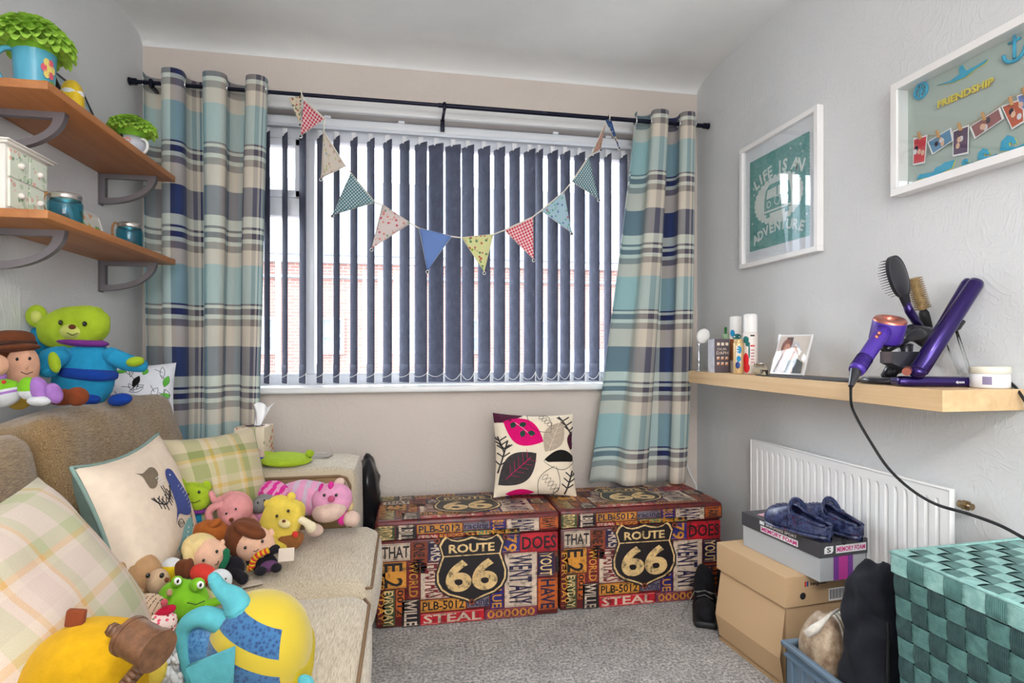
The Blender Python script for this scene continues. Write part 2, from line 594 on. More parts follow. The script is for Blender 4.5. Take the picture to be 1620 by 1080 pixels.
b = MB(); b.box((3, BY-.06, zt+.05), (30.2, .25, .16), M_OFRAME); b.box((3, BY-.05, bz(441)), (30, .14, .06), M_SLATE); b.build('gutter', bl)
b = MB()
b.prism([(-.3, 0), (2.4, 2.35), (5, 0)], 30.2, M_SLATE, M=Matrix(((0, 0, 1, -12.1), (1, 0, 0, BY), (0, 1, 0, zt+.12), (0, 0, 0, 1))))
b.build('roof', bl)
for (xa, xb) in ((508, 545), (621, 660), (740, 772), (853, 885), (955, 990), (400, 436)):
    xw0, xw1 = onY(xa, 500, BY).x, onY(xb, 500, BY).x
    z0, z1 = bz(560), bz(503)
    b = MB()
    for (p, q, r_, s_) in ((xw0, xw0+.06, z0, z1), (xw1-.06, xw1, z0, z1), (xw0, xw1, z1-.06, z1), (xw0, xw1, z0, z0+.08), ((xw0+xw1)/2-.03, (xw0+xw1)/2+.03, z0, z1), (xw0, xw1, (z0+z1)/2-.03, (z0+z1)/2+.03)):
        hz_ = (q-p) > .1
        b.box(((p+q)/2, BY-.04, (r_+s_)/2), (q-p-(.02 if hz_ else 0), .09 if hz_ else .1, s_-r_-(.0 if hz_ else .01)), M_OFRAME)
    wf = b.build('window', bl)
    g = MB(); g.box(((xw0+xw1)/2, BY-.01, (z0+z1)/2), (xw1-xw0-.04, .04, z1-z0-.04), M_OGLASS); g.build('window_pane', wf)
b = MB(); b.cyl((onY(442, 500, BY).x, BY-.12, -3), (onY(442, 500, BY).x, BY-.12, zt), .06, M_OFRAME); b.build('drainpipe', bl)
b = MB(); b.box((3, 16, -3.05), (60, 26, .1), M_OGROUND); struct(b.build('yard_ground'))
# boundary fence low outside
b = MB()
xe0, xe1 = onY(840, 560, 8).x, onY(1010, 560, 8).x
zf = onY(900, 552, 8).z
for k in range(16):
    x = xe0+(xe1-xe0)*k/15
    b.box((x, 8, (zf-3)/2), (.10, .03, zf+3), M_OFRAME)
b.box(((xe0+xe1)/2, 8.03, zf-.15), (xe1-xe0, .04, .08), M_OFRAME)
b.box(((xe0+xe1)/2, 8.03, zf-.9), (xe1-xe0, .04, .08), M_OFRAME)
tag(b.build('yard_fence'), 'pale timber fence low outside the right side of the window', 'fence')
# underside of the eaves above the window
b = MB(); b.box((.3, D+.24+.25, 2.30), (3.4, .5, .04), M_OFRAME); struct(b.build('trim_4'))
b = MB(); b.tube([(1.40, D-.02, .60), (1.405, D-.03, .52), (1.425, D-.05, .44), (1.445, D-.08, .38), (1.45, D-.10, .20), (1.45, D-.11, .01)], .003, M_WHITE, n=6); tag(b.build('white_cable'), 'thin white cable hanging in the corner beside the right curtain', 'cable')
# fixture for the added fill lamp, out of view behind the camera
cl = thing('added_fill_lamp', 'added white pendant fill lamp hanging unseen behind the viewpoint', 'lamp', (.15, -.35, ZC))
b = MB(); b.lathe([(.0, 0), (.05, 0), (.05, -.03), (.01, -.04), (.004, -.05), (.004, -.24), (.02, -.25), (.02, -.28), (0, -.28)], (.15, -.35, ZC-.001), M_WHITE); b.build('fill_lamp_base', cl)
b = MB(); b.lathe([(.20, -.30), (.22, -.52)], (.15, -.35, ZC), plain('fill_lamp_shade_cloth', (240, 236, 228), .8, trans=.5)); b.build('fill_lamp_shade', cl, solid=.002)

# ------------------------------------------------------------------ vertical blind
M_SLAT = None
def slat_mat():
    m, t, b = base_mat('blind_fabric_charcoal')
    v = coords(t, scale=(1, 1, .7))
    n = noise_n(t, v, 34, 5, .75)
    r = ramp(t, n.outputs[0], [(0.25, rgb(68, 72, 90)), (0.62, rgb(92, 97, 118)), (0.78, rgb(128, 132, 150))])
    t.link(r.outputs[0], b.inputs['Base Color'])
    b.inputs['Roughness'].default_value = .85
    n2 = noise_n(t, v, 700, 2)
    bump(t, b, n2.outputs[0], .4, .001)
    tr = t.new('ShaderNodeBsdfTranslucent'); tr.inputs[0].default_value = rgb(120, 124, 140)
    mx = t.new('ShaderNodeMixShader'); mx.inputs[0].default_value = .10
    t.link(b.outputs[0], mx.inputs[1]); t.link(tr.outputs[0], mx.inputs[2])
    t.link(mx.outputs[0], t.n['Material Output'].inputs['Surface'])
    return m
M_SLAT = slat_mat()
M_CHAIN = plain('white_bead_chain', (235, 235, 235), .4)
M_CLIP = plain('white_clip_plastic', (225, 225, 228), .4)
YS = D+.055
bd = thing('vertical_blind', 'charcoal vertical slat blind hanging in the window recess', 'blind', (.27, YS, 2.12))
b = MB()
zr = onY(700, 222, YS).z+.03
b.box(((WX0+WX1)/2, YS, zr+.012), (WX1-WX0-.02, .045, .035), M_UPVC, bev=.004)
for px in (519, 635, 877, 960): 
    q = onY(px, 200, YS); b.box((q.x, YS-.02, zr+.034), (.03, .02, .012), M_UPVC, bev=.002)
b.build('headrail', bd)
edges = [(391, 400), (418, 427), (446.5, 455), (473.5, 484), (501.5, 511), (527.5, 537.5), (554, 565.5), (580.5, 592.5), (606, 620), (632, 648), (656, 675.6),
         (678, 701.5), (704.5, 729), (730.5, 750), (756, 775.5), (781, 799), (805.5, 822.5), (828.5, 847), (847, 859), (866, 882.7), (886, 902),
         (908, 925.6), (932, 948.5), (955.7, 967), (980, 992)]
SZ1 = onY(700, 229, YS).z; SZ0 = WZ0+.013
prevb = None
ch = MB()
for k, (l, r_) in enumerate(edges):
    cx = onY((l+r_)/2, 450, YS).x
    lo, hi = 0.0, rad(85)
    for it in range(30):
        a = (lo+hi)/2
        dx, dy = .0445*math.cos(a), -.0445*math.sin(a)
        wpx = proj(Vector((cx+dx, YS+dy, 1)))[0]-proj(Vector((cx-dx, YS-dy, 1)))[0]
        if wpx > (r_-l): lo = a
        else: hi = a
    dx, dy = .0445*math.cos(a), -.0445*math.sin(a)
    nx, ny = -dy/.0445, dx/.0445
    sl = MB()
    def fn(u, v, cx=cx, dx=dx, dy=dy):
        t = (u-.5)*2
        z = SZ0+(SZ1-SZ0)*v
        if v > .97 and abs(t) < .35: z -= .0
        bow = .004*(1-t*t)
        return (cx+dx*t+(-dy/.0445)*bow*-1, YS+dy*t-(dx/.0445)*bow, z)
    sl.grid(fn, 6, 24, M_SLAT)
    # weight pocket: doubled cloth at the foot
    sl.grid(lambda u, v: Vector(fn(u, v*.075))+Vector((dy/.0445*.0016, -dx/.0445*.0016, 0)), 6, 3, M_SLAT)
    sl.text('', 0, 0, .01, M_SLAT) if False else None
    so = sl.build('slat', bd, solid=.0012)
    cp = MB(); cp.box((cx, YS, SZ1+.012), (.022, .008, .036), M_CLIP, bev=.002); cp.build('hook', so)
    # bead chain pinned at the near edge
    e = Vector((cx+dx, YS+dy, SZ0+.045)); s0 = Vector((cx-dx, YS-dy, SZ0+.03))
    pts = []
    if prevb is not None:
        for q in range(9):
            t = q/8; p = prevb.lerp(e, t); p.z -= .035*4*t*(1-t)*(.5 if l < 700 else 1.0); p.y -= .012*4*t*(1-t)
            pts.append(p)
        ch.tube(pts, .0014, M_CHAIN, n=5)
    ch.cyl((e.x, e.y-.002, SZ0-.002), (e.x, e.y-.002, SZ0+.05), .002, M_CHAIN, n=6)
    prevb = e
ch.build('bead_chain', bd)
# ------------------------------------------------------------------ curtains, rod, bunting
def plaid(name, weft, warp, pv, pu, fac=.5, transl=.12, bsc=900, tint=None):
    m, t, b = base_mat(name)
    tc = t.new('ShaderNodeTexCoord'); sp = t.new('ShaderNodeSeparateXYZ')
    t.link(tc.outputs['UV'], sp.inputs[0])
    fv = math_n(t, 'FRACT', math_n(t, 'DIVIDE', sp.outputs[1], pv))
    fu = math_n(t, 'FRACT', math_n(t, 'DIVIDE', sp.outputs[0], pu))
    rv = ramp(t, fv, weft, 'CONSTANT'); ru = ramp(t, fu, warp, 'CONSTANT')
    c = mixc(t, fac, rv.outputs[0], ru.outputs[0])
    n = noise_n(t, tc.outputs['UV'], bsc, 2)
    r2 = ramp(t, n.outputs[0], [(0.3, (.86, .86, .86, 1)), (.7, (1, 1, 1, 1))])
    c2 = mixc(t, 1.0, c, r2.outputs[0], 'MULTIPLY')
    t.link(c2, b.inputs['Base Color'])
    b.inputs['Roughness'].default_value = .85; b.inputs['Specular IOR Level'].default_value = .2
    b.inputs['Sheen Weight'].default_value = .15
    bump(t, b, n.outputs[0], .3, .001)
    if transl:
        tr = t.new('ShaderNodeBsdfTranslucent'); t.link(c2, tr.inputs[0])
        mx = t.new('ShaderNodeMixShader'); mx.inputs[0].default_value = transl
        t.link(b.outputs[0], mx.inputs[1]); t.link(tr.outputs[0], mx.inputs[2])
        t.link(mx.outputs[0], t.n['Material Output'].inputs['Surface'])
    return m
PALE = rgb(216, 224, 214); SLT = rgb(54, 66, 104); NVY = rgb(42, 44, 82); TAU = rgb(130, 122, 120); AQ = rgb(158, 196, 200); CRM = rgb(222, 212, 196); BLU = rgb(36, 56, 116)
def seq(lst):
    tot = sum(a for a, c in lst); out = []; p = 0
    for a, c in lst: out.append((p/tot, c)); p += a
    return out
# going up from the foot of a slate block (reversed reading of the cloth from top down)
weft_dn = [(40, SLT), (15, PALE), (3.5, NVY), (4.5, PALE), (8, NVY), (6, PALE), (9, TAU), (21, CRM), (52, AQ), (3, NVY), (4.5, PALE), (8, NVY), (6, PALE), (9, TAU), (28, CRM)]
weft = seq(list(reversed(weft_dn)))
warp = seq([(58, AQ), (22, PALE), (16, CRM), (9, TAU), (7, CRM), (3, NVY), (5, AQ), (3, NVY), (22, CRM), (20, PALE), (8, NVY), (32, BLU), (6, CRM), (14, CRM), (8, TAU), (5, CRM), (3, NVY), (8, PALE)])
M_CURT = plaid('checked_curtain_cloth', weft, warp, .668, .62, .40)
M_IRON = plain('dark_blue_black_metal', (24, 26, 44), .35, .6)
M_CHROME = plain('chrome', (215, 215, 218), .18, 1.0)
YR = 2.62
rl = onY(214, 129, YR); rr = onY(1112, 199, YR)
ZR = (rl.z+rr.z)/2
rod = thing('curtain_rod', 'thin dark metal curtain rod running above the whole window', 'curtain rod', (.2, YR, ZR))
b = MB(); b.cyl((-1.095, YR, ZR), (1.46, YR, ZR), .0085, M_IRON, n=14); b.cyl((.15, YR, ZR), (1.46, YR, ZR), .0105, M_IRON, n=14); b.build('pole', rod)
for sx, x in ((-1, -1.095), (1, 1.462)):
    b = MB(); b.cyl((x-.005*sx, YR, ZR), (x+.018*sx, YR, ZR), .014, M_IRON, n=16); b.cyl((x+.018*sx, YR, ZR), (x+.023*sx, YR, ZR), .016, M_IRON, n=16); b.build('finial', rod)
for px in (703, 240, 1094):
    x = onY(px, 170, YR).x
    b = MB(); b.box((x, (YR+D)/2, ZR-.016), (.012, D-YR, .012), M_IRON); b.box((x, D-.004, ZR-.03), (.02, .006, .085), M_IRON, bev=.002)
    b.box((x, YR, ZR-.004), (.014, .03, .032), M_IRON, bev=.003); b.build('bracket', rod)

def curtain(name, label, xt0, xt1, xb0, xb1, z0, z1, folds, amp, u0, ulen, vshift, seed, ring_ks, wav=None, yoff=0.0):
    """eyelet curtain: s runs over the cloth, folds are sine pleats on the rod that loosen downwards"""
    root = thing(name, label, 'curtain', ((xt0+xt1)/2, YR, z0))
    rnd = random.Random(seed)
    ph = [rnd.uniform(-.5, .5) for _ in range(folds*2+4)]
    def fn(s, t):
        z = z1+(z0-z1)*t
        xa = xt0+(xb0-xt0)*wav(t) if wav else xt0+(xb0-xt0)*t
        xb = xt1+(xb1-xt1)*t
        ang = s*folds*2*PI
        k = s*folds*2; i = int(k); fr = k-i
        wob = (ph[i]*(1-fr)+ph[min(i+1, len(ph)-1)]*fr)
        a = amp*(1-.2*t+.35*wob*t)
        y = YR+yoff+a*math.sin(ang+wob*.8*t)+.012*t*math.sin(s*23+seed+t*5)
        # pleats lean over each other: x gains a second harmonic
        x = xa+(xb-xa)*s+((xb-xa)/folds)*(-(.115+.02*math.sin(seed+ang*.5))*math.sin(2*ang)*(1-.35*t)+.10*math.sin(ang*.5+seed)*t)+.008*t*math.sin(9*s+3*t+seed)
        zz = z+.004*math.sin(ang*.5+1)*t
        return (x, y, zz)
    b = MB()
    b.grid(fn, folds*30, 60, M_CURT, uvf=lambda s, t: (u0+s*ulen, vshift-(z1-z0)*t), flip=False)
    b.build('cloth', root, solid=.0012)
    for k in ring_ks:
        s = k
        p = Vector(fn(s, .032)); q = Vector(fn(s+.004, .032))
        d = (q-p).normalized(); nrm = d.cross(Vector((0, 0, 1))).normalized()
        b = MB()
        m = frame((p.x, p.y, ZR), d, (0, 0, 1))
        pts = [m @ Vector((.021*math.cos(a*PI/12), .021*math.sin(a*PI/12), 0)) for a in range(24)]
        b.tube(pts, .0042, M_CHROME, n=8, closed=True)
        b.build('eyelet', root)
    return root
yL = YR
z1 = ZR+.045
def X(px, y=YR): return onY(px, 400, y).x
# phase of the pattern: slate block between py 333 and 373 on the right curtain
sl_top = onY(1060, 333, YR).z
curtain('curtain', 'checked blue and cream curtain left of the window, behind the sofa', X(226), X(424), X(238), X(408), .50, z1, 3, .060, .12, 1.15, 0, 3, [.02, 1/6, 2/6, .5, 4/6, 5/6, .98])
curtain('curtain', 'checked blue and cream curtain right of the window, behind the ottomans', X(1008), X(1096), X(937), X(1096), .418, z1, 2, .050, .0, .66, 0, 5, [.02, .25, .5, .75, .98], wav=lambda t: t**1.15)
# align the pattern: v = 0 must sit at a slate top; shift by uv
for o in bpy.data.objects:
    if o.name.startswith('cloth') and o.type == 'MESH':
        for l in o.data.uv_layers[0].data: l.uv[1] += (z1-sl_top)+.668*4

# bunting
M_STR = plain('cream_tape', (226, 220, 206), .8)
def check_mat(name, c1, c2, sc, kind='gingham'):
    m, t, b = base_mat(name)
    tc = t.new('ShaderNodeTexCoord'); sp = t.new('ShaderNodeSeparateXYZ'); t.link(tc.outputs['UV'], sp.inputs[0])
    if kind == 'gingham':
        a = math_n(t, 'GREATER_THAN', math_n(t, 'FRACT', math_n(t, 'MULTIPLY', sp.outputs[0], sc)), .5)
        c = math_n(t, 'GREATER_THAN', math_n(t, 'FRACT', math_n(t, 'MULTIPLY', sp.outputs[1], sc)), .5)
        f = math_n(t, 'MULTIPLY', math_n(t, 'ADD', a, c), .5)
        col = mixc(t, f, rgb(*c2), rgb(*c1))
    else:
        v = t.new('ShaderNodeTexVoronoi'); t.link(tc.outputs['UV'], v.inputs['Vector']); v.inputs['Scale'].default_value = sc
        if kind == 'dots': v.inputs['Randomness'].default_value = 0.0
        f = math_n(t, 'LESS_THAN', v.outputs['Distance'], .3 if kind == 'dots' else .36)
        if kind == 'dots': col = mixc(t, f, rgb(*c1), rgb(*c2))
        else:
            hs = t.new('ShaderNodeHueSaturation'); 
            r = ramp(t, math_n(t, 'FRACT', math_n(t, 'MULTIPLY', v.outputs['Color'], 1.0)), [(0, rgb(*c2[0])), (.35, rgb(*c2[1])), (.7, rgb(*c2[2]))], 'CONSTANT')
            t.n.remove(hs)
            col = mixc(t, f, rgb(*c1), r.outputs[0])
    t.link(col, b.inputs['Base Color']); b.inputs['Roughness'].default_value = .85; b.inputs['Specular IOR Level'].default_value = .1
    tr = t.new('ShaderNodeBsdfTranslucent'); t.link(col, tr.inputs[0])
    mx = t.new('ShaderNodeMixShader'); mx.inputs[0].default_value = .3
    t.link(b.outputs[0], mx.inputs[1]); t.link(tr.outputs[0], mx.inputs[2])
    t.link(mx.outputs[0], t.n['Material Output'].inputs['Surface'])
    return m
BM = {
 'floral_dark': check_mat('cream_floral_cotton', (226, 214, 190), ((120, 60, 60), (70, 100, 80), (180, 90, 90)), 85, 'floral'),
 'red': check_mat('red_gingham_cotton', (206, 26, 60), (246, 226, 228), 75),
 'cream': check_mat('pale_floral_cotton', (224, 214, 202), ((206, 170, 160), (200, 200, 150), (176, 186, 196)), 60, 'floral'),
 'teal': check_mat('teal_dotted_cotton', (96, 138, 150), (224, 232, 228), 95, 'dots'),
 'pink': check_mat('pink_rose_cotton', (226, 214, 210), ((206, 96, 116), (224, 150, 140), (150, 170, 150)), 70, 'floral'),
 'blue': check_mat('blue_gingham_cotton', (78, 116, 190), (150, 178, 222), 160),
 'green': check_mat('green_floral_cotton', (226, 226, 170), ((110, 150, 110), (200, 110, 90), (150, 170, 60)), 62, 'floral'),
 'sky': check_mat('light_blue_floral_cotton', (182, 208, 218), ((120, 140, 190), (120, 180, 160), (190, 120, 130)), 70, 'floral'),
 'brown': check_mat('dusty_pink_floral_cotton', (196, 150, 140), ((150, 90, 80), (170, 170, 130), (220, 190, 170)), 80, 'floral'),
 'navy': check_mat('blue_floral_cotton', (70, 100, 150), ((40, 60, 110), (220, 200, 170), (120, 150, 190)), 60, 'floral'),
}
YP = 2.575
flags = [((457, 155), (477, 152), (475, 196), 'floral_dark', 'cream floral pennant'), ((481, 158), (514, 188), (476, 214), 'red', 'red gingham pennant'),
 ((512, 208), (547, 263), (508, 282), 'cream', 'pale floral pennant'), ((555, 274), (593, 320), (526, 340), 'teal', 'teal dotted pennant'),
 ((605, 324), (649, 353), (588, 393), 'pink', 'pink rose pennant'), ((663, 361), (714, 374), (676, 428), 'blue', 'blue gingham pennant'),
 ((731, 376), (780, 371), (766, 430), 'green', 'green floral pennant'), ((798, 364), (843, 343), (844, 410), 'red', 'red gingham pennant'),
 ((856, 333), (892, 303), (904, 368), 'sky', 'light blue floral pennant'), ((905, 287), (931, 248), (947, 315), 'teal', 'teal dotted pennant'),
 ((937, 243), (957, 197), (950, 236), 'brown', 'dusty pink pennant'), ((957, 190), (967, 191), (979, 233), 'navy', 'blue patterned pennant')]
bn = thing('bunting', 'string of patterned triangle pennants draped from the curtain rod', 'bunting', tuple(onY(740, 385, YP)))
line = [(478, 150)]
for f in flags[1:11]: line += [f[0], f[1]]
line += [(963, 189)]
pts = [onY(x, y, YP) for x, y in line]
b = MB(); b.tube(pts, .0032, M_STR, n=6)
for px, py in ((478, 150), (963, 189)):
    c = onY(px, py, YR); pp = [Vector((c.x, YR+.016*math.cos(a*PI/8), ZR+.016*math.sin(a*PI/8))) for a in range(16)]
    b.tube(pp, .003, M_STR, n=6, closed=True)
b.build('tape', bn)
M_BEAD = plain('dark_bead', (52, 60, 70), .3, .3); M_RING = plain('pale_ring', (230, 228, 224), .4)
for i, (a, c, d, mk, lb) in enumerate(flags):
    A, Bq, Dq = onY(a[0], a[1], YP), onY(c[0], c[1], YP), onY(d[0], d[1], YP)
    w_ = (Bq-A).length; h_ = ((A+Bq)/2-Dq).length
    b = MB()
    def fn(u, v, A=A, Bq=Bq, Dq=Dq, i=i):
        top = A.lerp(Bq, u); p = top.lerp(Dq, v)
        p.y += .010*math.sin(v*3+i)*math.sin(u*PI)-.003
        return p
    b.grid(fn, 8, 10, BM[mk], uvf=lambda u, v, w_=w_, h_=h_: ((u-.5)*w_*(1-v)+.3, .3-v*h_))
    b.tube([A, Dq, Bq], .0013, M_STR, n=5)
    b.ell(Dq+Vector((0, -.003, -.006)), (.0075, .004, .0075), M_RING, n=10)
    b.ell(Dq+Vector((0, -.006, -.006)), (.0045, .004, .0045), M_BEAD, n=10)
    b.build('pennant', bn, label=lb, solid=.0012)

# ------------------------------------------------------------------ wood
def wood(name, c1, c2, axis='y', sc=1.0, rough=.45, coat=.0):
    m, t, b = base_mat(name)
    s = {'y': (22, .9, 22), 'x': (.9, 22, 22), 'z': (22, 22, .9)}[axis]
    v = coords(t, scale=tuple(k*sc for k in s))
    n = noise_n(t, v, 1.0, 5, .65, .6)
    r = ramp(t, n.outputs[0], [(.25, rgb(*c1)), (.5, tuple((p+q)/2 for p, q in zip(rgb(*c1), rgb(*c2)))), (.72, rgb(*c2))])
    t.link(r.outputs[0], b.inputs['Base Color'])
    b.inputs['Roughness'].default_value = rough; b.inputs['Coat Weight'].default_value = coat
    n2 = noise_n(t, v, 8.0, 3)
    bump(t, b, n2.outputs[0], .12, .001)
    return m
M_BEECH = wood('orange_beech_veneer', (156, 96, 52), (188, 124, 72))
M_OAK = wood('pale_oak_veneer', (196, 160, 116), (226, 196, 152))
M_GREYM = plain('grey_painted_metal', (132, 126, 130), .42, .5)
# left shelves
def left_shelf(zt, label, brs):
    r = thing('wall_shelf', label, 'shelf', (XL+.118, 2.05, zt-.022), group='wooden shelves on the left wall')
    b = MB(); b.box((XL+.1175, (1.64+2.462)/2, zt-.011), (.235, .822, .022), M_BEECH, bev=.0015); b.build('board', r)
    for y in brs:
        b = MB(); M = frame((XL, y+.011, zt-.022), (1, 0, 0), (0, 0, 1))   # x out of wall, y up, z = -Y
        M = Matrix(((1, 0, 0, XL), (0, 0, -1, y+.011), (0, 1, 0, zt-.022), (0, 0, 0, 1)))
        L, H, tt = .195, .112, .017
        n = 14
        outer = [(L*math.sin(a*PI/2/n)*1.0, -H*math.cos(a*PI/2/n)) for a in range(n+1)]
        outer = [(.0, -H)]+[(.012+(L-.012)*math.sin(a*PI/2/n), -.0-(H-.0)*math.cos(a*PI/2/n)) for a in range(n+1)]
        # ring between outer outline and inner outline
        inn = [(tt+.004, -H+.022)]+[(tt+.004+(L-3.0*tt)*math.sin(a*PI/2/n), -tt-(H-.022-tt)*math.cos(a*PI/2/n)) for a in range(n+1)]
        OP = outer+[(L, 0), (0, 0)]; IP = inn+[(tt+.004+(L-3.0*tt), -tt), (tt+.004, -tt)]
        for zz, fl in ((0, True), (.02, False)):
            V = [(x, y_, zz) for x, y_ in OP]+[(x, y_, zz) for x, y_ in IP]; N = len(OP)
            F = [[i, (i+1) % N, N+(i+1) % N, N+i] for i in range(N)]
            if fl: F = [list(reversed(f)) for f in F]
            b.add(V, F, M_GREYM, M=M)
        for P, fl in ((OP, False), (IP, True)):
            N = len(P); V = [(x, y_, 0) for x, y_ in P]+[(x, y_, .02) for x, y_ in P]
            F = [[i, (i+1) % N, N+(i+1) % N, N+i] for i in range(N)]
            if fl: F = [list(reversed(f)) for f in F]
            b.add(V, F, M_GREYM, M=M)
        b.box((XL+.002, y, zt-.022-H/2), (.004, .034, H+.01), M_GREYM)
        b.build('bracket', r)
    return r
ZU, ZLo = CAM_H+.678, CAM_H+.352
left_shelf(ZU, 'upper wooden wall shelf on the left, holding mugs of green flowers', (1.80, 2.395))
left_shelf(ZLo, 'lower wooden wall shelf on the left, holding the small white drawers', (1.80, 2.395))
# ------------------------------------------------------------------ sofa
def weave(name, c1, c2, c3, sc=1.0, rib='x'):
    m, t, b = base_mat(name)
    s = {'x': (40, 600, 600), 'y': (600, 40, 600), 'z': (600, 600, 40)}[rib]
    v = coords(t, scale=tuple(k*sc for k in s))
    n = noise_n(t, v, 1.0, 3, .7)
    n0 = noise_n(t, coords(t), 4, 2)
    r = ramp(t, n.outputs[0], [(.32, rgb(*c1)), (.5, rgb(*c2)), (.68, rgb(*c3))])
    r0 = ramp(t, n0.outputs[0], [(.3, (.9, .9, .9, 1)), (.7, (1, 1, 1, 1))])
    t.link(mixc(t, 1.0, r.outputs[0], r0.outputs[0], 'MULTIPLY'), b.inputs['Base Color'])
    b.inputs['Roughness'].default_value = .9; b.inputs['Specular IOR Level'].default_value = .15; b.inputs['Sheen Weight'].default_value = .35
    bump(t, b, n.outputs[0], .55, .003)
    return m
M_SOFA = weave('tan_chenille', (92, 68, 40), (140, 112, 76), (178, 152, 112), 1.0, 'y')
M_SEAT = weave('pale_chenille', (150, 134, 110), (190, 175, 150), (214, 202, 180), .9, 'y')
M_PIPE = plain('brown_piping', (118, 92, 66), .9)
ZS = .44
sofa = thing('sofa', 'beige chenille two seat sofa along the left wall, piled with soft toys', 'sofa', (-.6, 1.4, 0))
b = MB(); b.soft((-.60, 1.44, .155), (.90, 1.90, .25), .02, M_SEAT, n=8); b.build('base', sofa)
for y0, y1 in ((1.555, 2.125), (.74, 1.548)):
    b = MB(); b.soft((-.50, (y0+y1)/2, .362), (.83, y1-y0-.004, .156), .05, M_SEAT, puff=.016, n=18)
    xf = -.085
    b.tube([(xf-.016, y0+.03, .425), (xf-.003, y0+.05, .418), (xf-.003, (y0+y1)/2, .424), (xf-.003, y1-.05, .418), (xf-.016, y1-.03, .425)], .004, M_PIPE, n=6)
    b.build('seat_cushion', sofa)
# back frame
b = MB(); b.soft((-1.02, 1.44, .45), (.17, 1.86, .72), .04, M_SOFA, n=10); b.build('back_frame', sofa)
for (y0, y1, h, lean) in ((1.59, 2.38, .885, .06), (.80, 1.545, .85, .07)):
    b = MB()
    zc = (ZS+h)/2-.01
    b.soft((-.90, (y0+y1)/2, zc), (.19, y1-y0, h-ZS+.04), .050, M_SOFA, puff=.020, n=18, rot=(0, rad(-13), 0), wob=.014, seed=int(y0*10))
    b.build('back_cushion', sofa)
for (y0, y1) in ((2.13, 2.455), (.45, .735)):
    b = MB()
    x0, x1, zt = -1.08, -.17, .635
    b.soft(((x0+x1)/2, (y0+y1)/2, zt/2+.02), (x1-x0, y1-y0, zt-.03), .035, M_SEAT, puff=.006, n=14, wob=.002)
    b.build('armrest', sofa) if False else None
    a = b.build('armrest', sofa)
    p = MB(); p.soft(((x0+x1)/2, y0+.004, .36), (x1-x0-.075, .016, .50), .006, M_SOFA, n=8); p.build('shaded_inner_panel', a)  # darker slab paints in how the nap shades the arm's inner side
    p = MB()
    zz = zt-.022; yy = y0-.001
    p.tube([(x0+.05, yy, zz), (x1-.06, yy, zz), (x1-.035, yy, zz-.008), (x1-.022, yy, zz-.035), (x1-.02, yy, .44), (x1-.02, yy, .1)], .005, M_PIPE, n=6)
    p.build('piping', a)
# ------------------------------------------------------------------ printed storage ottomans
def grunge(name, col, amt=.55, rough=.38):
    m, t, b = base_mat(name)
    v = coords(t)
    n = noise_n(t, v, 38, 6, .75)
    n2 = noise_n(t, v, 9, 3, .6)
    c = rgb(*col)
    dk = tuple(x*.25+.008 for x in c[:3])+(1,)
    r = ramp(t, n.outputs[0], [(.36, dk), (.50, c), (.66, c), (.74, tuple(min(1, x*1.25+.03) for x in c[:3])+(1,))])
    r2 = ramp(t, n2.outputs[0], [(.3, (1-amt*.6,)*3+(1,)), (.6, (1, 1, 1, 1))])
    t.link(mixc(t, 1.0, r.outputs[0], r2.outputs[0], 'MULTIPLY'), b.inputs['Base Color'])
    b.inputs['Roughness'].default_value = rough
    n3 = noise_n(t, v, 300, 2)
    bump(t, b, n3.outputs[0], .15, .001)
    MATS[name] = m
    return m
G = {
 'base': grunge('print_maroon', (104, 34, 34)), 'black': grunge('print_black', (34, 28, 32)), 'cream': grunge('print_cream', (212, 190, 168)),
 'gold': grunge('print_gold', (208, 142, 52)), 'grey': grunge('print_grey', (120, 112, 122)), 'red': grunge('print_red', (192, 26, 44)),
 'blue': grunge('print_blue', (44, 40, 118)), 'navy': grunge('print_navy', (40, 34, 72)), 'purple': grunge('print_purple', (120, 44, 84)),
 'teal': grunge('print_teal', (30, 118, 96)), 'brown': grunge('print_brown', (140, 64, 36)), 'orange': grunge('print_orange', (196, 96, 34)),
 'green': grunge('print_green', (70, 84, 50)), 'lgold': grunge('print_light_gold', (224, 190, 132), .3), 'maroon': grunge('print_dark_red', (120, 28, 36)),
}
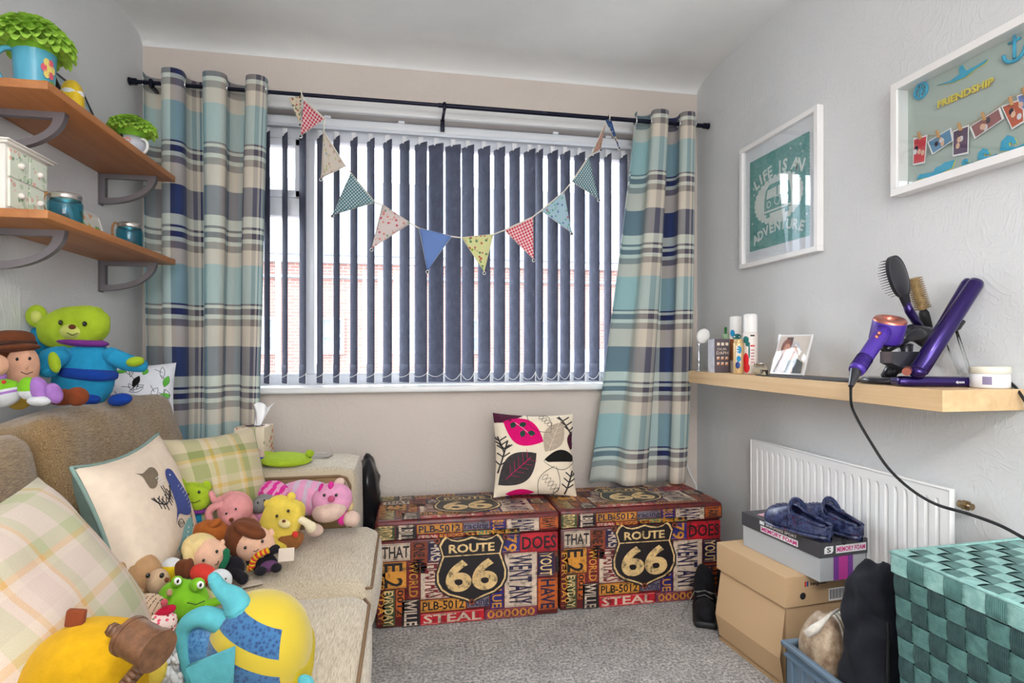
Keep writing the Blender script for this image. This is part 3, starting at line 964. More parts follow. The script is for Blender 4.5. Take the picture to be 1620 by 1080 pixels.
PL = [  # u0, u1, v0, v1, ground, ink, words, turned
 (.00, .10, .78, 1.0, 'green', 'lgold', 'EVRYDA', 1), (.10, .21, .78, 1.0, 'black', 'cream', 'ILBILL', 1), (.21, .46, .86, .99, 'gold', 'navy', 'PLB-5012', 0),
 (.46, .61, .88, .99, 'grey', 'navy', 'racing', 0), (.61, .70, .80, 1.0, 'blue', 'gold', 'BLUE', 1), (.70, .89, .82, 1.0, 'cream', 'navy', 'ANY', 1), (.89, 1.0, .84, 1.0, 'orange', 'black', 'YAW', 1),
 (.21, .33, .80, .86, 'red', 'cream', 'STEAL', 0), (.33, .55, .78, .86, 'gold', 'maroon', 'TEXAS 19', 0), (.46, .78, .80, .88, 'teal', 'gold', 'GNP-263', 0),
 (.02, .18, .61, .78, 'cream', 'black', 'THAT', 0), (.18, .27, .48, .78, 'brown', 'black', 'ONE MAY', 1), (.27, .38, .58, .78, 'navy', 'cream', '1-RR5', 1),
 (.02, .16, .36, .61, 'gold', 'black', 'E 2', 1), (.16, .23, .26, .60, 'maroon', 'gold', 'WORLD', 1), (.23, .40, .24, .58, 'cream', 'maroon', 'HE-STARS', 1),
 (.0, .05, .04, .60, 'base', 'gold', 'EVERYDAY', 1), (.03, .10, .02, .36, 'green', 'lgold', 'EVRYDAY', 1), (.10, .15, .10, .36, 'orange', 'black', '0012', 1), (.13, .23, .0, .26, 'black', 'cream', 'WILLE', 1),
 (.23, .48, .12, .24, 'gold', 'black', 'PLB-5012', 0), (.48, .61, .13, .25, 'grey', 'navy', 'racing', 0), (.23, .58, .0, .12, 'red', 'cream', 'STEAL', 0),
 (.58, .88, .0, .11, 'purple', 'gold', '000000', 0), (.61, .69, .10, .36, 'blue', 'gold', 'BLUE', 1), (.69, .88, .10, .62, 'cream', 'navy', 'WENT ANY', 1),
 (.78, 1.0, .61, .84, 'red', 'black', 'DOES', 0), (.67, .78, .62, .80, 'blue', 'gold', '79', 1), (.88, .98, .37, .61, 'navy', 'lgold', 'YOUT', 1),
 (.88, 1.0, .05, .36, 'orange', 'navy', 'HAVE', 1), (.38, .67, .25, .34, 'cream', 'red', 'MT BURG', 0), (.98, 1.0, .36, .61, 'brown', 'black', 'I', 0),
]
def shield(s):
    h = [(0, .475), (.10, .445), (.20, .43), (.30, .455), (.355, .50), (.40, .46), (.445, .37), (.42, .28), (.40, .20), (.44, .08), (.48, -.05), (.475, -.18), (.42, -.29), (.32, -.37), (.18, -.42), (.06, -.47), (0, -.52)]
    return [(x*s, y*s) for x, y in h]+[(-x*s, y*s) for x, y in reversed(h[1:-1])]
def print_face(b, M, W, H, v0=0.0, v1=1.0, with_shield=True, z=.0006):
    """plates of the printed leatherette between v0 and v1 of the pattern, on a W x H rectangle (x right, y up)"""
    for (a, c, d, e, bg, ink, wd, tr) in PL:
        d2, e2 = max(d, v0), min(e, v1)
        if e2-d2 < .03 or (e2-d2) < .45*(e-d): continue
        x0, x1 = a*W, c*W
        y0, y1 = (d2-v0)/(v1-v0)*H, (e2-v0)/(v1-v0)*H
        g = .0025
        b.rect(x0+g, y0+g, x1-g, y1-g, G[bg], z=z, M=M)
        cx, cy = (x0+x1)/2, (y0+y1)/2
        b.rect(x0+g*2, y1-g*3, x1-g*2, y1-g*2.5, G[ink], z=z*1.5, M=M); b.rect(x0+g*2, y0+g*2.5, x1-g*2, y0+g*3, G[ink], z=z*1.5, M=M)
        if tr: b.text(wd, cx, cy, (x1-x0)*.66, G[ink], M=M, w=(y1-y0)*.9, rot=-PI/2, bold=.018, z=z*2)
        else: b.text(wd, cx, cy, (y1-y0)*.62, G[ink], M=M, w=(x1-x0)*.9, bold=.018, z=z*2)
    if with_shield:
        cx, cy = W*.51, H*(.50-v0)/(v1-v0) if v1-v0 < 1.01 and v1 < .99 else H*.5
        sx = min(W*.42, 1); sy = H*.66/(v1-v0)*1.0 if v1 < .99 else H*.8
        for k, (sc, mt) in enumerate(((1.0, 'black'), (.95, 'lgold'), (.90, 'black'))):
            b.prism([(x*sx*sc, y*sy*sc) for x, y in shield(1.0)], 0, G[mt], M=M @ Matrix.Translation((cx, cy, z*(3+k*.6))))
        MM = M @ Matrix.Translation((cx, cy, z*5))
        b.text('ROUTE', 0, sy*.295, sy*.115, G['lgold'], M=MM, w=sx*.60, bold=.03)
        b.rect(-sx*.385, sy*.185, sx*.385, sy*.20, G['lgold'], M=MM)
        b.text('66', 0, -sy*.09, sy*.40, G['lgold'], M=MM, w=sx*.68, bold=.035)
        for p, q in ((-.45, .42), (.45, .42), (0, -.47)):
            b.cyl((p*sx, q*sy, 0), (p*sx, q*sy, .0006), .012*W/.72, G['brown'], n=14, M=MM)
            b.cyl((p*sx, q*sy, 0), (p*sx, q*sy, .0009), .006*W/.72, G['black'], n=10, M=MM)
def ottoman(label, x0, x1, yf, dp, rz):
    W = x1-x0; HB, HL = .335, .078
    r = thing('storage_ottoman', label, 'ottoman', ((x0+x1)/2, yf+dp/2, 0), group='printed storage ottomans under the window')
    T = Matrix.Translation(((x0+x1)/2, yf+dp/2, 0)) @ Matrix.Rotation(rz, 4, 'Z')
    b = MB(T)
    b.box((0, 0, HB/2+.002), (W, dp, HB-.004), G['base'], bev=.006)
    def side(ang, half, wid): # matrix of a vertical face
        R = Matrix.Rotation(ang, 4, 'Z')
        return R @ Matrix(((1, 0, 0, -wid/2), (0, 0, -1, -half), (0, 1, 0, 0), (0, 0, 0, 1)))
    print_face(b, side(0, dp/2, W), W, HB, 0, .80)
    print_face(b, side(PI/2, W/2, dp), dp, HB, 0, .80, False)
    print_face(b, side(-PI/2, W/2, dp), dp, HB, 0, .80, False)
    b.build('body', r)
    b = MB(T)
    o = .006
    b.box((0, 0, HB+HL/2), (W+2*o, dp+2*o, HL), G['base'], bev=.016, seg=4)
    S = side(0, dp/2+o, W); S = S @ Matrix.Translation((0, HB+.002, 0))
    print_face(b, S, W, HL-.018, .80, 1.0, False)
    S = side(PI/2, W/2+o, dp) @ Matrix.Translation((0, HB+.002, 0)); print_face(b, S, dp, HL-.018, .80, 1.0, False)
    S = side(-PI/2, W/2+o, dp) @ Matrix.Translation((0, HB+.002, 0)); print_face(b, S, dp, HL-.018, .80, 1.0, False)
    print_face(b, Matrix.Translation((-W/2, -dp/2, HB+HL)), W, dp)
    b.build('lid', r)
    return r
ottoman('left storage ottoman, printed with number plates and a road shield, beside the sofa', -.105, .608, 2.235, .365, 0)
ottoman('right storage ottoman, printed with number plates and a road shield, below the right curtain', .622, 1.335, 2.255, .345, 0)

# ------------------------------------------------------------------ cushions
def pillow(b, M, w, h, t, mat, back=None, seed=0, n=22, pinch=.10, wr=.012):
    """stuffed square cushion in the x-y plane of M, thickness along z"""
    def P(a, c, sg):
        u, v = a*2-1, c*2-1
        e = max(0.0, (1-u*u)*(1-v*v))
        x = w/2*u*(1-pinch*(1-v*v)*abs(u)**1.5); y = h/2*v*(1-pinch*(1-u*u)*abs(v)**1.5)
        z = sg*(t/2*e**.42)
        q = Vector((x*3/w, y*3/h, seed+sg))
        z += sg*wr*noise.noise(q*1.5)*e**.5
        return (x, y, z)
    b.grid(lambda a, c: P(a, c, 1), n, n, mat, uvf=lambda a, c: (a*w, c*h), M=M)
    b.grid(lambda a, c: P(a, c, -1), n, n, back or mat, uvf=lambda a, c: (a*w, c*h), M=M, flip=True)
    return P
def on_pillow(P, w, h):
    """turns flat cushion coordinates (metres from its centre) into a point just above the front"""
    def f(x, y, lift=.0015):
        a, c = x/w+.5, y/h+.5
        q = P(min(1, max(0, a)), min(1, max(0, c)), 1)
        return (q[0], q[1], q[2]+lift)
    return f
def patch(b, M, f, pts, mat, lift=.0012, dense=.008):
    """filled outline printed on a cushion: fine triangles that follow its bulge"""
    n = len(pts)
    bm = bmesh.new()
    fa = bm.faces.new([bm.verts.new((p[0], p[1], 0)) for p in pts]); fa.normal_update()
    if fa.normal.z < 0: fa.normal_flip()
    bmesh.ops.triangulate(bm, faces=[fa])
    for _ in range(4):
        es = [e for e in bm.edges if e.calc_length() > dense*2]
        if not es: break
        bmesh.ops.subdivide_edges(bm, edges=es, cuts=1)
        bmesh.ops.triangulate(bm, faces=[q for q in bm.faces if len(q.verts) > 3])
    for v in bm.verts: v.co = Vector(f(v.co.x, v.co.y, lift))
    b.bm(bm, mat, True, M=M)
def stroke(b, M, f, pts, r, mat, lift=.0005, closed=False):
    out = []
    m = len(pts) if closed else len(pts)-1
    for i in range(m):
        p, q = pts[i], pts[(i+1) % len(pts)]
        L = math.hypot(q[0]-p[0], q[1]-p[1]); k = max(1, int(L/.012))
        for j in range(k): out.append(f(p[0]+(q[0]-p[0])*j/k, p[1]+(q[1]-p[1])*j/k, lift))
    if not closed: out.append(f(pts[-1][0], pts[-1][1], lift))
    b.tube(out, r, mat, n=5, M=M, closed=closed)
def leaf(cx, cy, L, W, ang, n=14):
    out = []
    for i in range(n*2):
        t = i/n if i < n else 2-i/n
        s = 1 if i < n else -1
        x = (t-.5)*L; y = s*W/2*math.sin(PI*t)**.9
        out.append((cx+x*math.cos(ang)-y*math.sin(ang), cy+x*math.sin(ang)+y*math.cos(ang)))
    return out
# leaf cushion on the ottomans
M_CC = fabric('cream_cotton', (232, 218, 196), .04, 30, .15, .1)
M_MAG = fabric('magenta_print', (206, 14, 104), .06, 60, .1, .1); M_CHAR = fabric('charcoal_print', (62, 58, 58), .15, 60, .1, .1)
M_STONE = fabric('stone_print', (176, 160, 142), .06, 60, .1, .1); M_BLK = fabric('black_print', (30, 28, 28), .1, 60, .1, .1)
M_DGR = fabric('dark_green_print', (36, 70, 58), .1, 60, .1, .1); M_PLUM = fabric('plum_print', (74, 30, 50), .1, 60, .1, .1)
bl_, br_ = onY(787, 780, 2.44), onY(912, 776, 2.44)
w_, h_ = .375, .37
cx = (bl_.x+br_.x)/2
c0 = Vector((cx, 2.50, .414+h_/2*.965+.004))
M = Matrix.Translation(c0) @ Matrix.Rotation(rad(2), 4, 'Y') @ Matrix.Rotation(rad(-16), 4, 'X') @ Matrix(((1, 0, 0, 0), (0, 0, -1, 0), (0, 1, 0, 0), (0, 0, 0, 1)))
b = MB(); P = pillow(b, M, w_, h_, .12, M_CC, M_CHAR, seed=2, pinch=.07)
f = on_pillow(P, w_, h_)
S = .375
def cc(x, y): return ((x-.5)*S, (.5-y)*S)      # 0..1 picture coordinates, y down
def pl(pts): return [cc(*p) for p in pts]
patch(b, M, f, leaf(*cc(.34, .24), .20, .13, rad(-28)), M_MAG)
patch(b, M, f, leaf(*cc(.10, .05), .20, .06, rad(8)), M_PLUM)
patch(b, M, f, leaf(*cc(.26, .68), .215, .135, rad(38)), M_CHAR)
patch(b, M, f, leaf(*cc(.72, .30), .17, .10, rad(55)), M_STONE)
patch(b, M, f, leaf(*cc(.80, .56), .165, .075, rad(4)), M_BLK)
patch(b, M, f, [p for p in leaf(*cc(.80, .60), .15, .05, rad(2)) if p[1] < cc(0, .59)[1]], M_CC, .002)
patch(b, M, f, leaf(*cc(.30, .97), .13, .035, 0), M_MAG)
patch(b, M, f, leaf(*cc(.97, .34), .09, .05, rad(80)), M_PLUM)
stroke(b, M, f, leaf(*cc(.55, .10), .15, .10, rad(-50)), .0012, M_BLK, closed=True)
stroke(b, M, f, leaf(*cc(.64, .86), .17, .10, rad(70)), .0012, M_BLK, closed=True)
stroke(b, M, f, leaf(*cc(.80, .58), .17, .085, rad(4)), .0011, M_BLK, closed=True)
for k in range(9): stroke(b, M, f, pl([(.64+.04*k, .60), (.65+.038*k, .66-.002*abs(4-k)**2)]), .0008, M_BLK)
stroke(b, M, f, pl([(.12, .80), (.42, .55)]), .0016, M_MAG)
for k in range(5):
    x, y = .18+.05*k, .755-.045*k
    stroke(b, M, f, pl([(x, y), (x-.01, y-.12)]), .0011, M_MAG); stroke(b, M, f, pl([(x, y), (x+.11, y+.02)]), .0011, M_MAG)
stroke(b, M, f, pl([(.62, .50), (.80, .12)]), .0012, M_CC)
for k in range(4):
    x, y = .66+.035*k, .42-.075*k
    stroke(b, M, f, pl([(x, y), (x-.05, y-.06)]), .001, M_CC); stroke(b, M, f, pl([(x, y), (x+.08, y-.03)]), .001, M_CC)
for (x0, y0, x1, y1, d) in ((.02, .72, .14, .36, 1), (.98, .28, .80, .04, -1), (.84, .98, .96, .70, 1), (.10, .5, .02, .3, 1)):
    stroke(b, M, f, pl([(x0, y0), (x1, y1)]), .004, M_CHAR)
    for k in range(3):
        t = .25+.25*k; x, y = x0+(x1-x0)*t, y0+(y1-y0)*t
        stroke(b, M, f, pl([(x, y), (x+.09, y-.05)]), .003, M_CHAR); stroke(b, M, f, pl([(x, y), (x-.07, y-.05)]), .003, M_CHAR)
stroke(b, M, f, pl([(.24, .12), (.34, .20), (.44, .30)]), .0014, M_CC)
for x, y, a in ((.22, .16, 60), (.34, .15, 20), (.33, .27, 70), (.44, .26, -10)): patch(b, M, f, leaf(*cc(x, y), .035, .025, rad(a)), M_DGR, .002)
for k in range(5): 
    x, y = .56+.03*k, .04+.035*k
    stroke(b, M, f, leaf(*cc(x+.02, y), .03, .016, rad(30)), .0009, M_BLK, closed=True)
for k in range(5):
    x, y = .60+.035*k, .78+.04*k
    stroke(b, M, f, leaf(*cc(x-.01, y), .035, .016, rad(40)), .0009, M_BLK, closed=True)
tag(b.build('cushion'), 'cream cushion with magenta and charcoal leaves leaning on the ottomans', 'cushion')
# ------------------------------------------------------------------ radiator
M_RAD = plain('radiator_enamel', (236, 236, 236), .3, coat=.2)
M_BRASS = plain('dull_brass', (150, 130, 100), .35, .9)
XRD = 1.432
y0r, y1r = 1.290, 2.185; zr0, zr1 = .22, .690
rd = thing('radiator', 'white ridged panel radiator under the oak shelf on the right wall', 'radiator', (1.45, 1.73, zr0))
b = MB()
NG = 25
prof = [(y0r, 0.0), (y0r+.02, 0)]
pit = (y1r-y0r-.05)/NG
for k in range(NG):
    s = y0r+.025+k*pit
    prof += [(s+pit*.10, 0), (s+pit*.22, .009), (s+pit*.42, .009), (s+pit*.54, 0)]
prof += [(y1r-.02, 0), (y1r, 0)]
zs = [(zr0, 0), (zr0+.03, 0), (zr0+.05, 1), (zr1-.05, 1), (zr1-.03, 0), (zr1-.012, 0), (zr1, 0)]
V = []; F = []
for (z, k) in zs:
    for (y, d) in prof: V.append((XRD+d*k, y, z))
n = len(prof)
for i in range(len(zs)-1):
    for j in range(n-1): F.append([i*n+j, (i+1)*n+j, (i+1)*n+j+1, i*n+j+1])
b.add(V, F, M_RAD, False)
b.box((XRD+.012, (y0r+y1r)/2, (zr0+zr1)/2), (.004, y1r-y0r, zr1-zr0), M_RAD)
for y in (y0r, y1r): b.box((XRD+.006, y, (zr0+zr1)/2), (.016, .004, zr1-zr0), M_RAD, bev=.001)
b.box((XRD+.006, (y0r+y1r)/2, zr1), (.018, y1r-y0r+.004, .006), M_RAD, bev=.002)
b.box((XRD+.006, (y0r+y1r)/2, zr0), (.016, y1r-y0r, .004), M_RAD)
for y in (y0r+.12, y1r-.12): b.box((XRD+.037, y, (zr0+zr1)/2), (.046, .03, .3), M_RAD)
b.build('panel', rd)
b = MB()
v = Vector((1.455, y0r-.006, .655))
b.cyl(v, v+Vector((0, -.014, 0)), .010, M_BRASS, n=12); b.cyl(v+Vector((0, -.014, 0)), v+Vector((0, -.024, 0)), .014, M_BRASS, n=6, smooth=False)
b.cyl(v+Vector((0, -.024, 0)), v+Vector((0, -.036, 0)), .009, M_BRASS, n=12)
b.build('bleed_valve', rd)

# ------------------------------------------------------------------ boxes by the radiator
M_CARD = plain('kraft_card', (196, 164, 126), .75); M_CARD2 = plain('kraft_card_inside', (176, 144, 106), .85)
M_INK = plain('dark_ink', (40, 40, 44), .6); M_WHT = plain('white_print', (238, 238, 238), .5); M_RED = plain('red_print', (196, 40, 50), .5); M_BLUE = plain('blue_print', (40, 60, 130), .5)
def boxframe(near, far, z):
    """frame whose x runs from the far corner to the near corner, y up, normal to the room; plus the one round the corner"""
    n_, f_ = Vector((near[0], near[1], z)), Vector((far[0], far[1], z))
    L = (n_-f_).length; d = (n_-f_).normalized()
    return frame(f_, d, (0, 0, 1)), L, d
def card_box(label, near, far, z0, h, wd, lidh, m_body, m_lid, name='shoe_box', grow=.004):
    Mx, L, d = boxframe(near, far, z0)
    out = Vector((-d.y, d.x, 0)); 
    # d points to the camera (-Y); box extends towards the wall (+X)
    inward = Vector((-d.y, d.x, 0)); inward = inward if inward.x > 0 else -inward
    T = frame(Vector((far[0], far[1], z0))+d*L/2+inward*wd/2, inward, -d)      # x to the wall, y away from camera, z up
    r = thing(name, label, 'box', tuple(Vector((far[0], far[1], z0))+d*L/2+inward*wd/2))
    return r, T, L
near, far = (1.164, 1.595), (1.131, 1.939)
bx, T, L = card_box('plain brown card boot box with a deep lid, standing on the carpet', near, far, 0, .356, .245, .10, M_CARD, M_CARD)
b = MB(T); wd = .245; hh = .356
g = .012
b.box((0, 0, .13), (wd-2*g, L-2*g, .25), M_CARD, bev=.002, smooth=False)
b.box((.0, 0, .005), (wd-g, L-g, .01), M_CARD2)
# bowed side flaps
b.add([(-wd/2+.004, -L/2+.012, .02), (-wd/2+.004, L/2-.012, .02), (-wd/2+g-.001, L/2-.012, .262), (-wd/2+g-.001, -L/2+.012, .262), (-wd/2-.012, -L/2+.010, .10), (-wd/2-.014, L/2-.012, .10)], [[0, 4, 5, 1], [4, 3, 2, 5]], M_CARD)
b.add([(-wd/2+.004, -L/2+.004, .02), (wd/2-.01, -L/2+.004, .02), (wd/2-.012, -L/2+.010, .26), (-wd/2+.012, -L/2+.010, .26)], [[0, 1, 2, 3]], M_CARD)
b.build('body', bx, solid=.0)
b = MB(T)
b.box((0, 0, hh-.048), (wd, L, .096), M_CARD, bev=.0015, smooth=False)
E = T @ Matrix(((1, 0, 0, -wd/2), (0, 0, -1, -L/2-.0008), (0, 1, 0, hh-.096), (0, 0, 0, 1)))   # end face towards the camera
E0 = T.inverted() @ E
b.rect(.072, .060, .078, .076, M_RED, M=E0); b.rect(.080, .060, .086, .076, M_BLUE, M=E0)
b.text('berghaus', .125, .068, .011, M_INK, M=E0, w=.062, bold=.02); b.text('LIVE FOR ADVENTURE', .198, .068, .006, M_WHT, M=E0, w=.06)
b.cyl((.065, .032, 0), (.065, .032, .0006), .011, M_INK, n=20, M=E0)
b.rect(.165, .004, .235, .044, M_WHT, M=E0)
for k in range(14): b.rect(.170+k*.0042, .010, .170+k*.0042+(.0018 if k % 3 else .003), .040, M_INK, z=.0005, M=E0)
b.build('lid', bx)

M_SKG = plain('silver_grey_card', (176, 180, 184), .4); M_SKD = plain('charcoal_card', (70, 70, 76), .4); M_PINK = plain('pink_magenta_card', (190, 60, 150), .4); M_PUR = plain('purple_card', (120, 60, 150), .4); M_MAGT = plain('magenta_ink', (206, 30, 130), .5)
near, far = (1.239, 1.538), (1.203, 1.893)
sb, T, L = card_box('grey shoe box with charcoal lid, stacked on the brown boot box', near, far, .356, .12, .185, .05, M_SKG, M_SKD)
wd = .185
b = MB(T); b.box((0, 0, .045), (wd-.008, L-.008, .088), M_SKG, bev=.001, smooth=False)
E0 = Matrix(((1, 0, 0, -wd/2), (0, 0, -1, -L/2+.0032), (0, 1, 0, 0), (0, 0, 0, 1)))
b.rect(.055, .001, .130, .080, M_PINK, M=E0); b.rect(.055, .001, .075, .080, M_PUR, z=.0003, M=E0); b.rect(.110, .001, .130, .080, M_PUR, z=.0003, M=E0)
b.build('body', sb)
b = MB(T); b.box((0, 0, .098), (wd, L, .046), M_SKD, bev=.001, smooth=False)
E0 = Matrix(((1, 0, 0, -wd/2), (0, 0, -1, -L/2-.0006), (0, 1, 0, .075), (0, 0, 0, 1)))
b.rect(.060, .010, .178, .034, M_WHT, M=E0); b.text('MEMORY FOAM', .119, .022, .014, M_MAGT, M=E0, w=.110, bold=.03, z=.0004)
b.prism([(.016, .012), (.044, .012), (.050, .018), (.050, .034), (.022, .034), (.016, .028)], 0, M_WHT, M=E0); b.text('S', .033, .023, .014, M_SKD, M=E0, w=.016, bold=.03, z=.0004)
E1 = Matrix(((0, 0, -1, -wd/2-.0006), (-1, 0, 0, L/2), (0, 1, 0, .075), (0, 0, 0, 1)))
b.rect(.10, .006, .27, .026, M_WHT, M=E1); b.text('MEMORY FOAM', .185, .016, .013, M_MAGT, M=E1, w=.16, bold=.03, z=.0004)
b.text('SKECHERS SPORT', .195, .036, .009, M_WHT, M=E1, w=.14, bold=.03, z=.0004); b.rect(.095, .030, .118, .042, M_WHT, M=E1)
b.cyl((wd/2-.093+.0, -L/2-.0003, .118), (wd/2-.093, -L/2-.0009, .118), .010, M_INK, n=16)
lidm = b.build('lid', sb)
b = MB(T); b.box((.01, .06, .1225), (.12, .16, .002), plain('pink_tissue', (232, 180, 196), .9), rot=(0, 0, .2)); b.build('tissue_paper', sb)

# clogs
def clog_mat():
    m, t, b = base_mat('navy_marbled_foam')
    v = coords(t)
    n = noise_n(t, v, 45, 4, .7, .8)
    r = ramp(t, n.outputs[0], [(.30, rgb(16, 18, 44)), (.46, rgb(30, 36, 72)), (.55, rgb(70, 82, 120)), (.60, rgb(28, 34, 68)), (.72, rgb(120, 50, 78))])
    t.link(r.outputs[0], b.inputs['Base Color']); b.inputs['Roughness'].default_value = .35; b.inputs['Specular IOR Level'].default_value = .5
    return m
M_CLOG = clog_mat(); M_CLOGIN = plain('navy_foam_inside', (32, 34, 84), .6)
def clog(label, heel, toe, z, flip=1):
    L = .235
    heel = Vector((heel[0], heel[1], z)); toe = Vector((toe[0], toe[1], z))
    r = thing('clog', label, 'shoe', tuple((heel+toe)/2), group='navy foam clogs')
    d = (toe-heel).normalized()
    T = frame(heel, d, Vector((-d.y, d.x, 0)))
    def wid(s):
        k = [(0, .0), (.02, .012), (.06, .022), (.14, .030), (.25, .033), (.45, .036), (.68, .047), (.85, .043), (.95, .028), (.985, .016), (1, .0)]
        for (a, x), (c, y) in zip(k, k[1:]):
            if s <= c: tt = (s-a)/(c-a); tt = tt*tt*(3-2*tt) if .02 < a < .9 else math.sin(tt*PI/2) if a < .5 else 1-math.cos((1-tt)*PI/2)*0-tt if False else tt; return x+(y-x)*tt
        return 0
    def cen(s): return flip*.010*math.sin(s*PI*1.1)
    b = MB(T)
    def sole(u, v):
        s = u; a = v*2*PI; w_ = wid(s)+.004
        return (s*L, cen(s)+w_*math.cos(a), .013+.013*math.sin(a)+.006*max(0, s-.8)*5*.3)
    b.grid(sole, 30, 12, M_CLOG)
    b.build('sole', r)
    b = MB(T)
    def top(s):
        return .030+.040*math.exp(-((s-.46)/.20)**2)+.022*math.exp(-((s-.75)/.18)**2) if s > .4 else .070-.026*math.cos(s/.4*PI/2)
    def shell(u, v):
        s = .012+.976*u; sd = v*2-1
        w_ = wid(s); h = top(s)*(1-(max(0, s-.88)/.12)**2*.6)
        # opening in the rear part: wall reaches up only part of the arch
        op = 0 if s > .56 else min(1, (.56-s)/.10)**.5
        arc = PI/2*(1-op*.60)
        a = math.copysign(1, sd)*(PI/2-arc*(1-abs(sd))) if op > 0 else sd*PI/2
        if op > 0: a = sd/abs(sd) * (PI/2-arc*(1-abs(sd))) if sd else (PI/2-arc)
        return (s*L, cen(s)+w_*math.sin(a)*(1+.0), .020+(h)*math.cos(a)**.8 if math.cos(a) > 0 else .020)
    for sd_ in (0, 1): b.tube([shell(k/20*.56, .4999 if sd_ == 0 else .5001) for k in range(1, 21)], .0042, M_CLOG, n=6)
    for half in (0, 1):
        b.grid((lambda u, v: shell(u, v*.4999)) if half == 0 else (lambda u, v: shell(u, .5001+v*.4999)), 36, 10, M_CLOG)
    # heel counter
    b.grid(lambda u, v: ((.012+.0*v)*L+(1-math.cos((u-.5)*PI))*.012-.002*0, cen(.02)+.020*math.sin((u-.5)*PI)*(.85+.15*v), .015+.034*v), 10, 5, M_CLOG)
    b.build('upper', r, solid=.004)
    b = MB(T); b.grid(lambda u, v: ((.03+.9*u)*L, cen(.03+.9*u)+(v*2-1)*(wid(.03+.9*u)-.004), .027+.002*math.cos((v*2-1)*2)), 16, 6, M_CLOGIN); b.build('footbed', r)
    b = MB(T)     # heel strap folded over the front opening, on rivets
    pts = []
    for k in range(13):
        a = -PI/2+PI*k/12
        pts.append((L*(.44+.07*math.cos(a)), cen(.4)+(.044)*math.sin(a), .052+.052*math.cos(a)))
    for dz in (-.006, 0, .006): b.tube([(p[0], p[1], p[2]+dz) for p in pts], .0035, M_CLOG, n=6)
    for sd in (-1, 1): b.cyl((L*.44, cen(.3)+sd*.044, .060), (L*.44, cen(.3)+sd*.051, .060), .009, M_CLOG, n=16)
    b.build('strap', r)
    b = MB(T)
    for i, (s, o_) in enumerate([(.66, -.02), (.66, 0), (.66, .02), (.74, -.026), (.74, -.009), (.74, .009), (.74, .026), (.82, -.018), (.82, 0), (.82, .018)]):
        h = top(s); a = math.asin(max(-1, min(1, o_/wid(s))))
        p = Vector((s*L, cen(s)+o_, .0225+h*math.cos(a)**.8)); b.ell(p, (.0042, .0042, .0012), M_CLOGIN, n=8)
    b.build('vent_holes', r)
ZB = .356+.121
q1 = onZ(1215, 812, ZB); 
h1 = onZ(1332, 856, ZB); t1 = onZ(1212, 818, ZB)
d1 = (t1-h1).normalized()
h1 = onZ(1318, 853, ZB+.01); clog('navy marbled clog at the room side of the grey shoe box, strap forward', (h1.x-.006, h1.y), (h1.x-.006+d1.x*.235, h1.y+d1.y*.235), ZB, 1)
h2 = onZ(1362, 853, ZB+.01); clog('navy marbled clog nearer the radiator on the grey shoe box', (h2.x+.004, h2.y), (h2.x+.004+d1.x*.235, h2.y+d1.y*.235), ZB, -1)

# black trainers with laces between the ottoman and the boot box
M_BLKF = fabric('black_fabric', (26, 26, 30), .2, 40, .3, .2); M_BLKR = plain('black_rubber', (22, 22, 24), .6); M_LACE = plain('grey_lace', (120, 118, 114), .8)
def shoe(label, heel, ang, L=.25, z=0.0):
    r = thing('walking_boot', label, 'shoe', (heel[0], heel[1], z), group='black shoes by the boot box')
    T = Matrix.Translation((heel[0], heel[1], z)) @ Matrix.Rotation(ang, 4, 'Z')
    b = MB(T); b.soft((L/2, 0, .016), (L, .09, .032), .015, M_BLKR, n=8); b.build('sole', r)
    b = MB(T); b.ell((L*.68, 0, .045), (L*.32, .042, .04), M_BLKF, n=20); b.ell((L*.24, 0, .095), (L*.22, .040, .095), M_BLKF, n=20, wob=.15, sq=.8); b.build('upper', r, remesh=.006)
    b = MB(T)
    for k in range(4): b.tube([(L*(.42+.07*k), -.03, .088-.010*k), (L*(.44+.07*k), 0, .102-.012*k), (L*(.46+.07*k), .03, .088-.010*k)], .002, M_LACE, n=5)
    for s in (-1, 1): b.tube([(L*.44, 0, .10), (L*.42, s*.04, .09), (L*.50, s*.07, .03), (L*.62, s*.09, .004), (L*.75, s*.08, .004)], .002, M_LACE, n=5)
    b.build('laces', r)
pS = onZ(1118, 962, 0)
shoe('black laced walking shoe on the carpet, between the right ottoman and the boot box', (1.27, 2.00), rad(200), .20) if False else None
shoe('black laced walking boot on the carpet in front of the right ottoman', (1.225, 2.20), rad(243), .22)
shoe('black laced walking boot half hidden behind the brown boot box', (1.315, 2.21), rad(268), .22)

# ------------------------------------------------------------------ crate with bags
M_CRATE = plain('blue_grey_plastic', (98, 118, 136), .45)
cr = thing('plastic_crate', 'blue grey plastic crate on the floor holding a bag, in front of the boot box', 'crate', (1.26, 1.34, 0))
b = MB()
cx0, cx1, cy0, cy1, ch_ = 1.10, 1.42, 1.17, 1.505, .205
for (p, q, r_, s_) in ((cx0, cx1, cy1-.004, cy1), (cx0, cx1, cy0, cy0+.004), (cx0, cx0+.004, cy0, cy1), (cx1-.004, cx1, cy0, cy1)):
    b.box(((p+q)/2, (r_+s_)/2, ch_/2), (q-p, s_-r_, ch_-.004), M_CRATE)
b.box(((cx0+cx1)/2, (cy0+cy1)/2, .004), (cx1-cx0, cy1-cy0, .006), M_CRATE)
for k in range(7): b.box((cx0-.003, cy0+.03+k*(cy1-cy0-.06)/6, ch_/2-.01), (.006, .006, ch_-.03), M_CRATE)
b.build('body', cr)
b = MB()
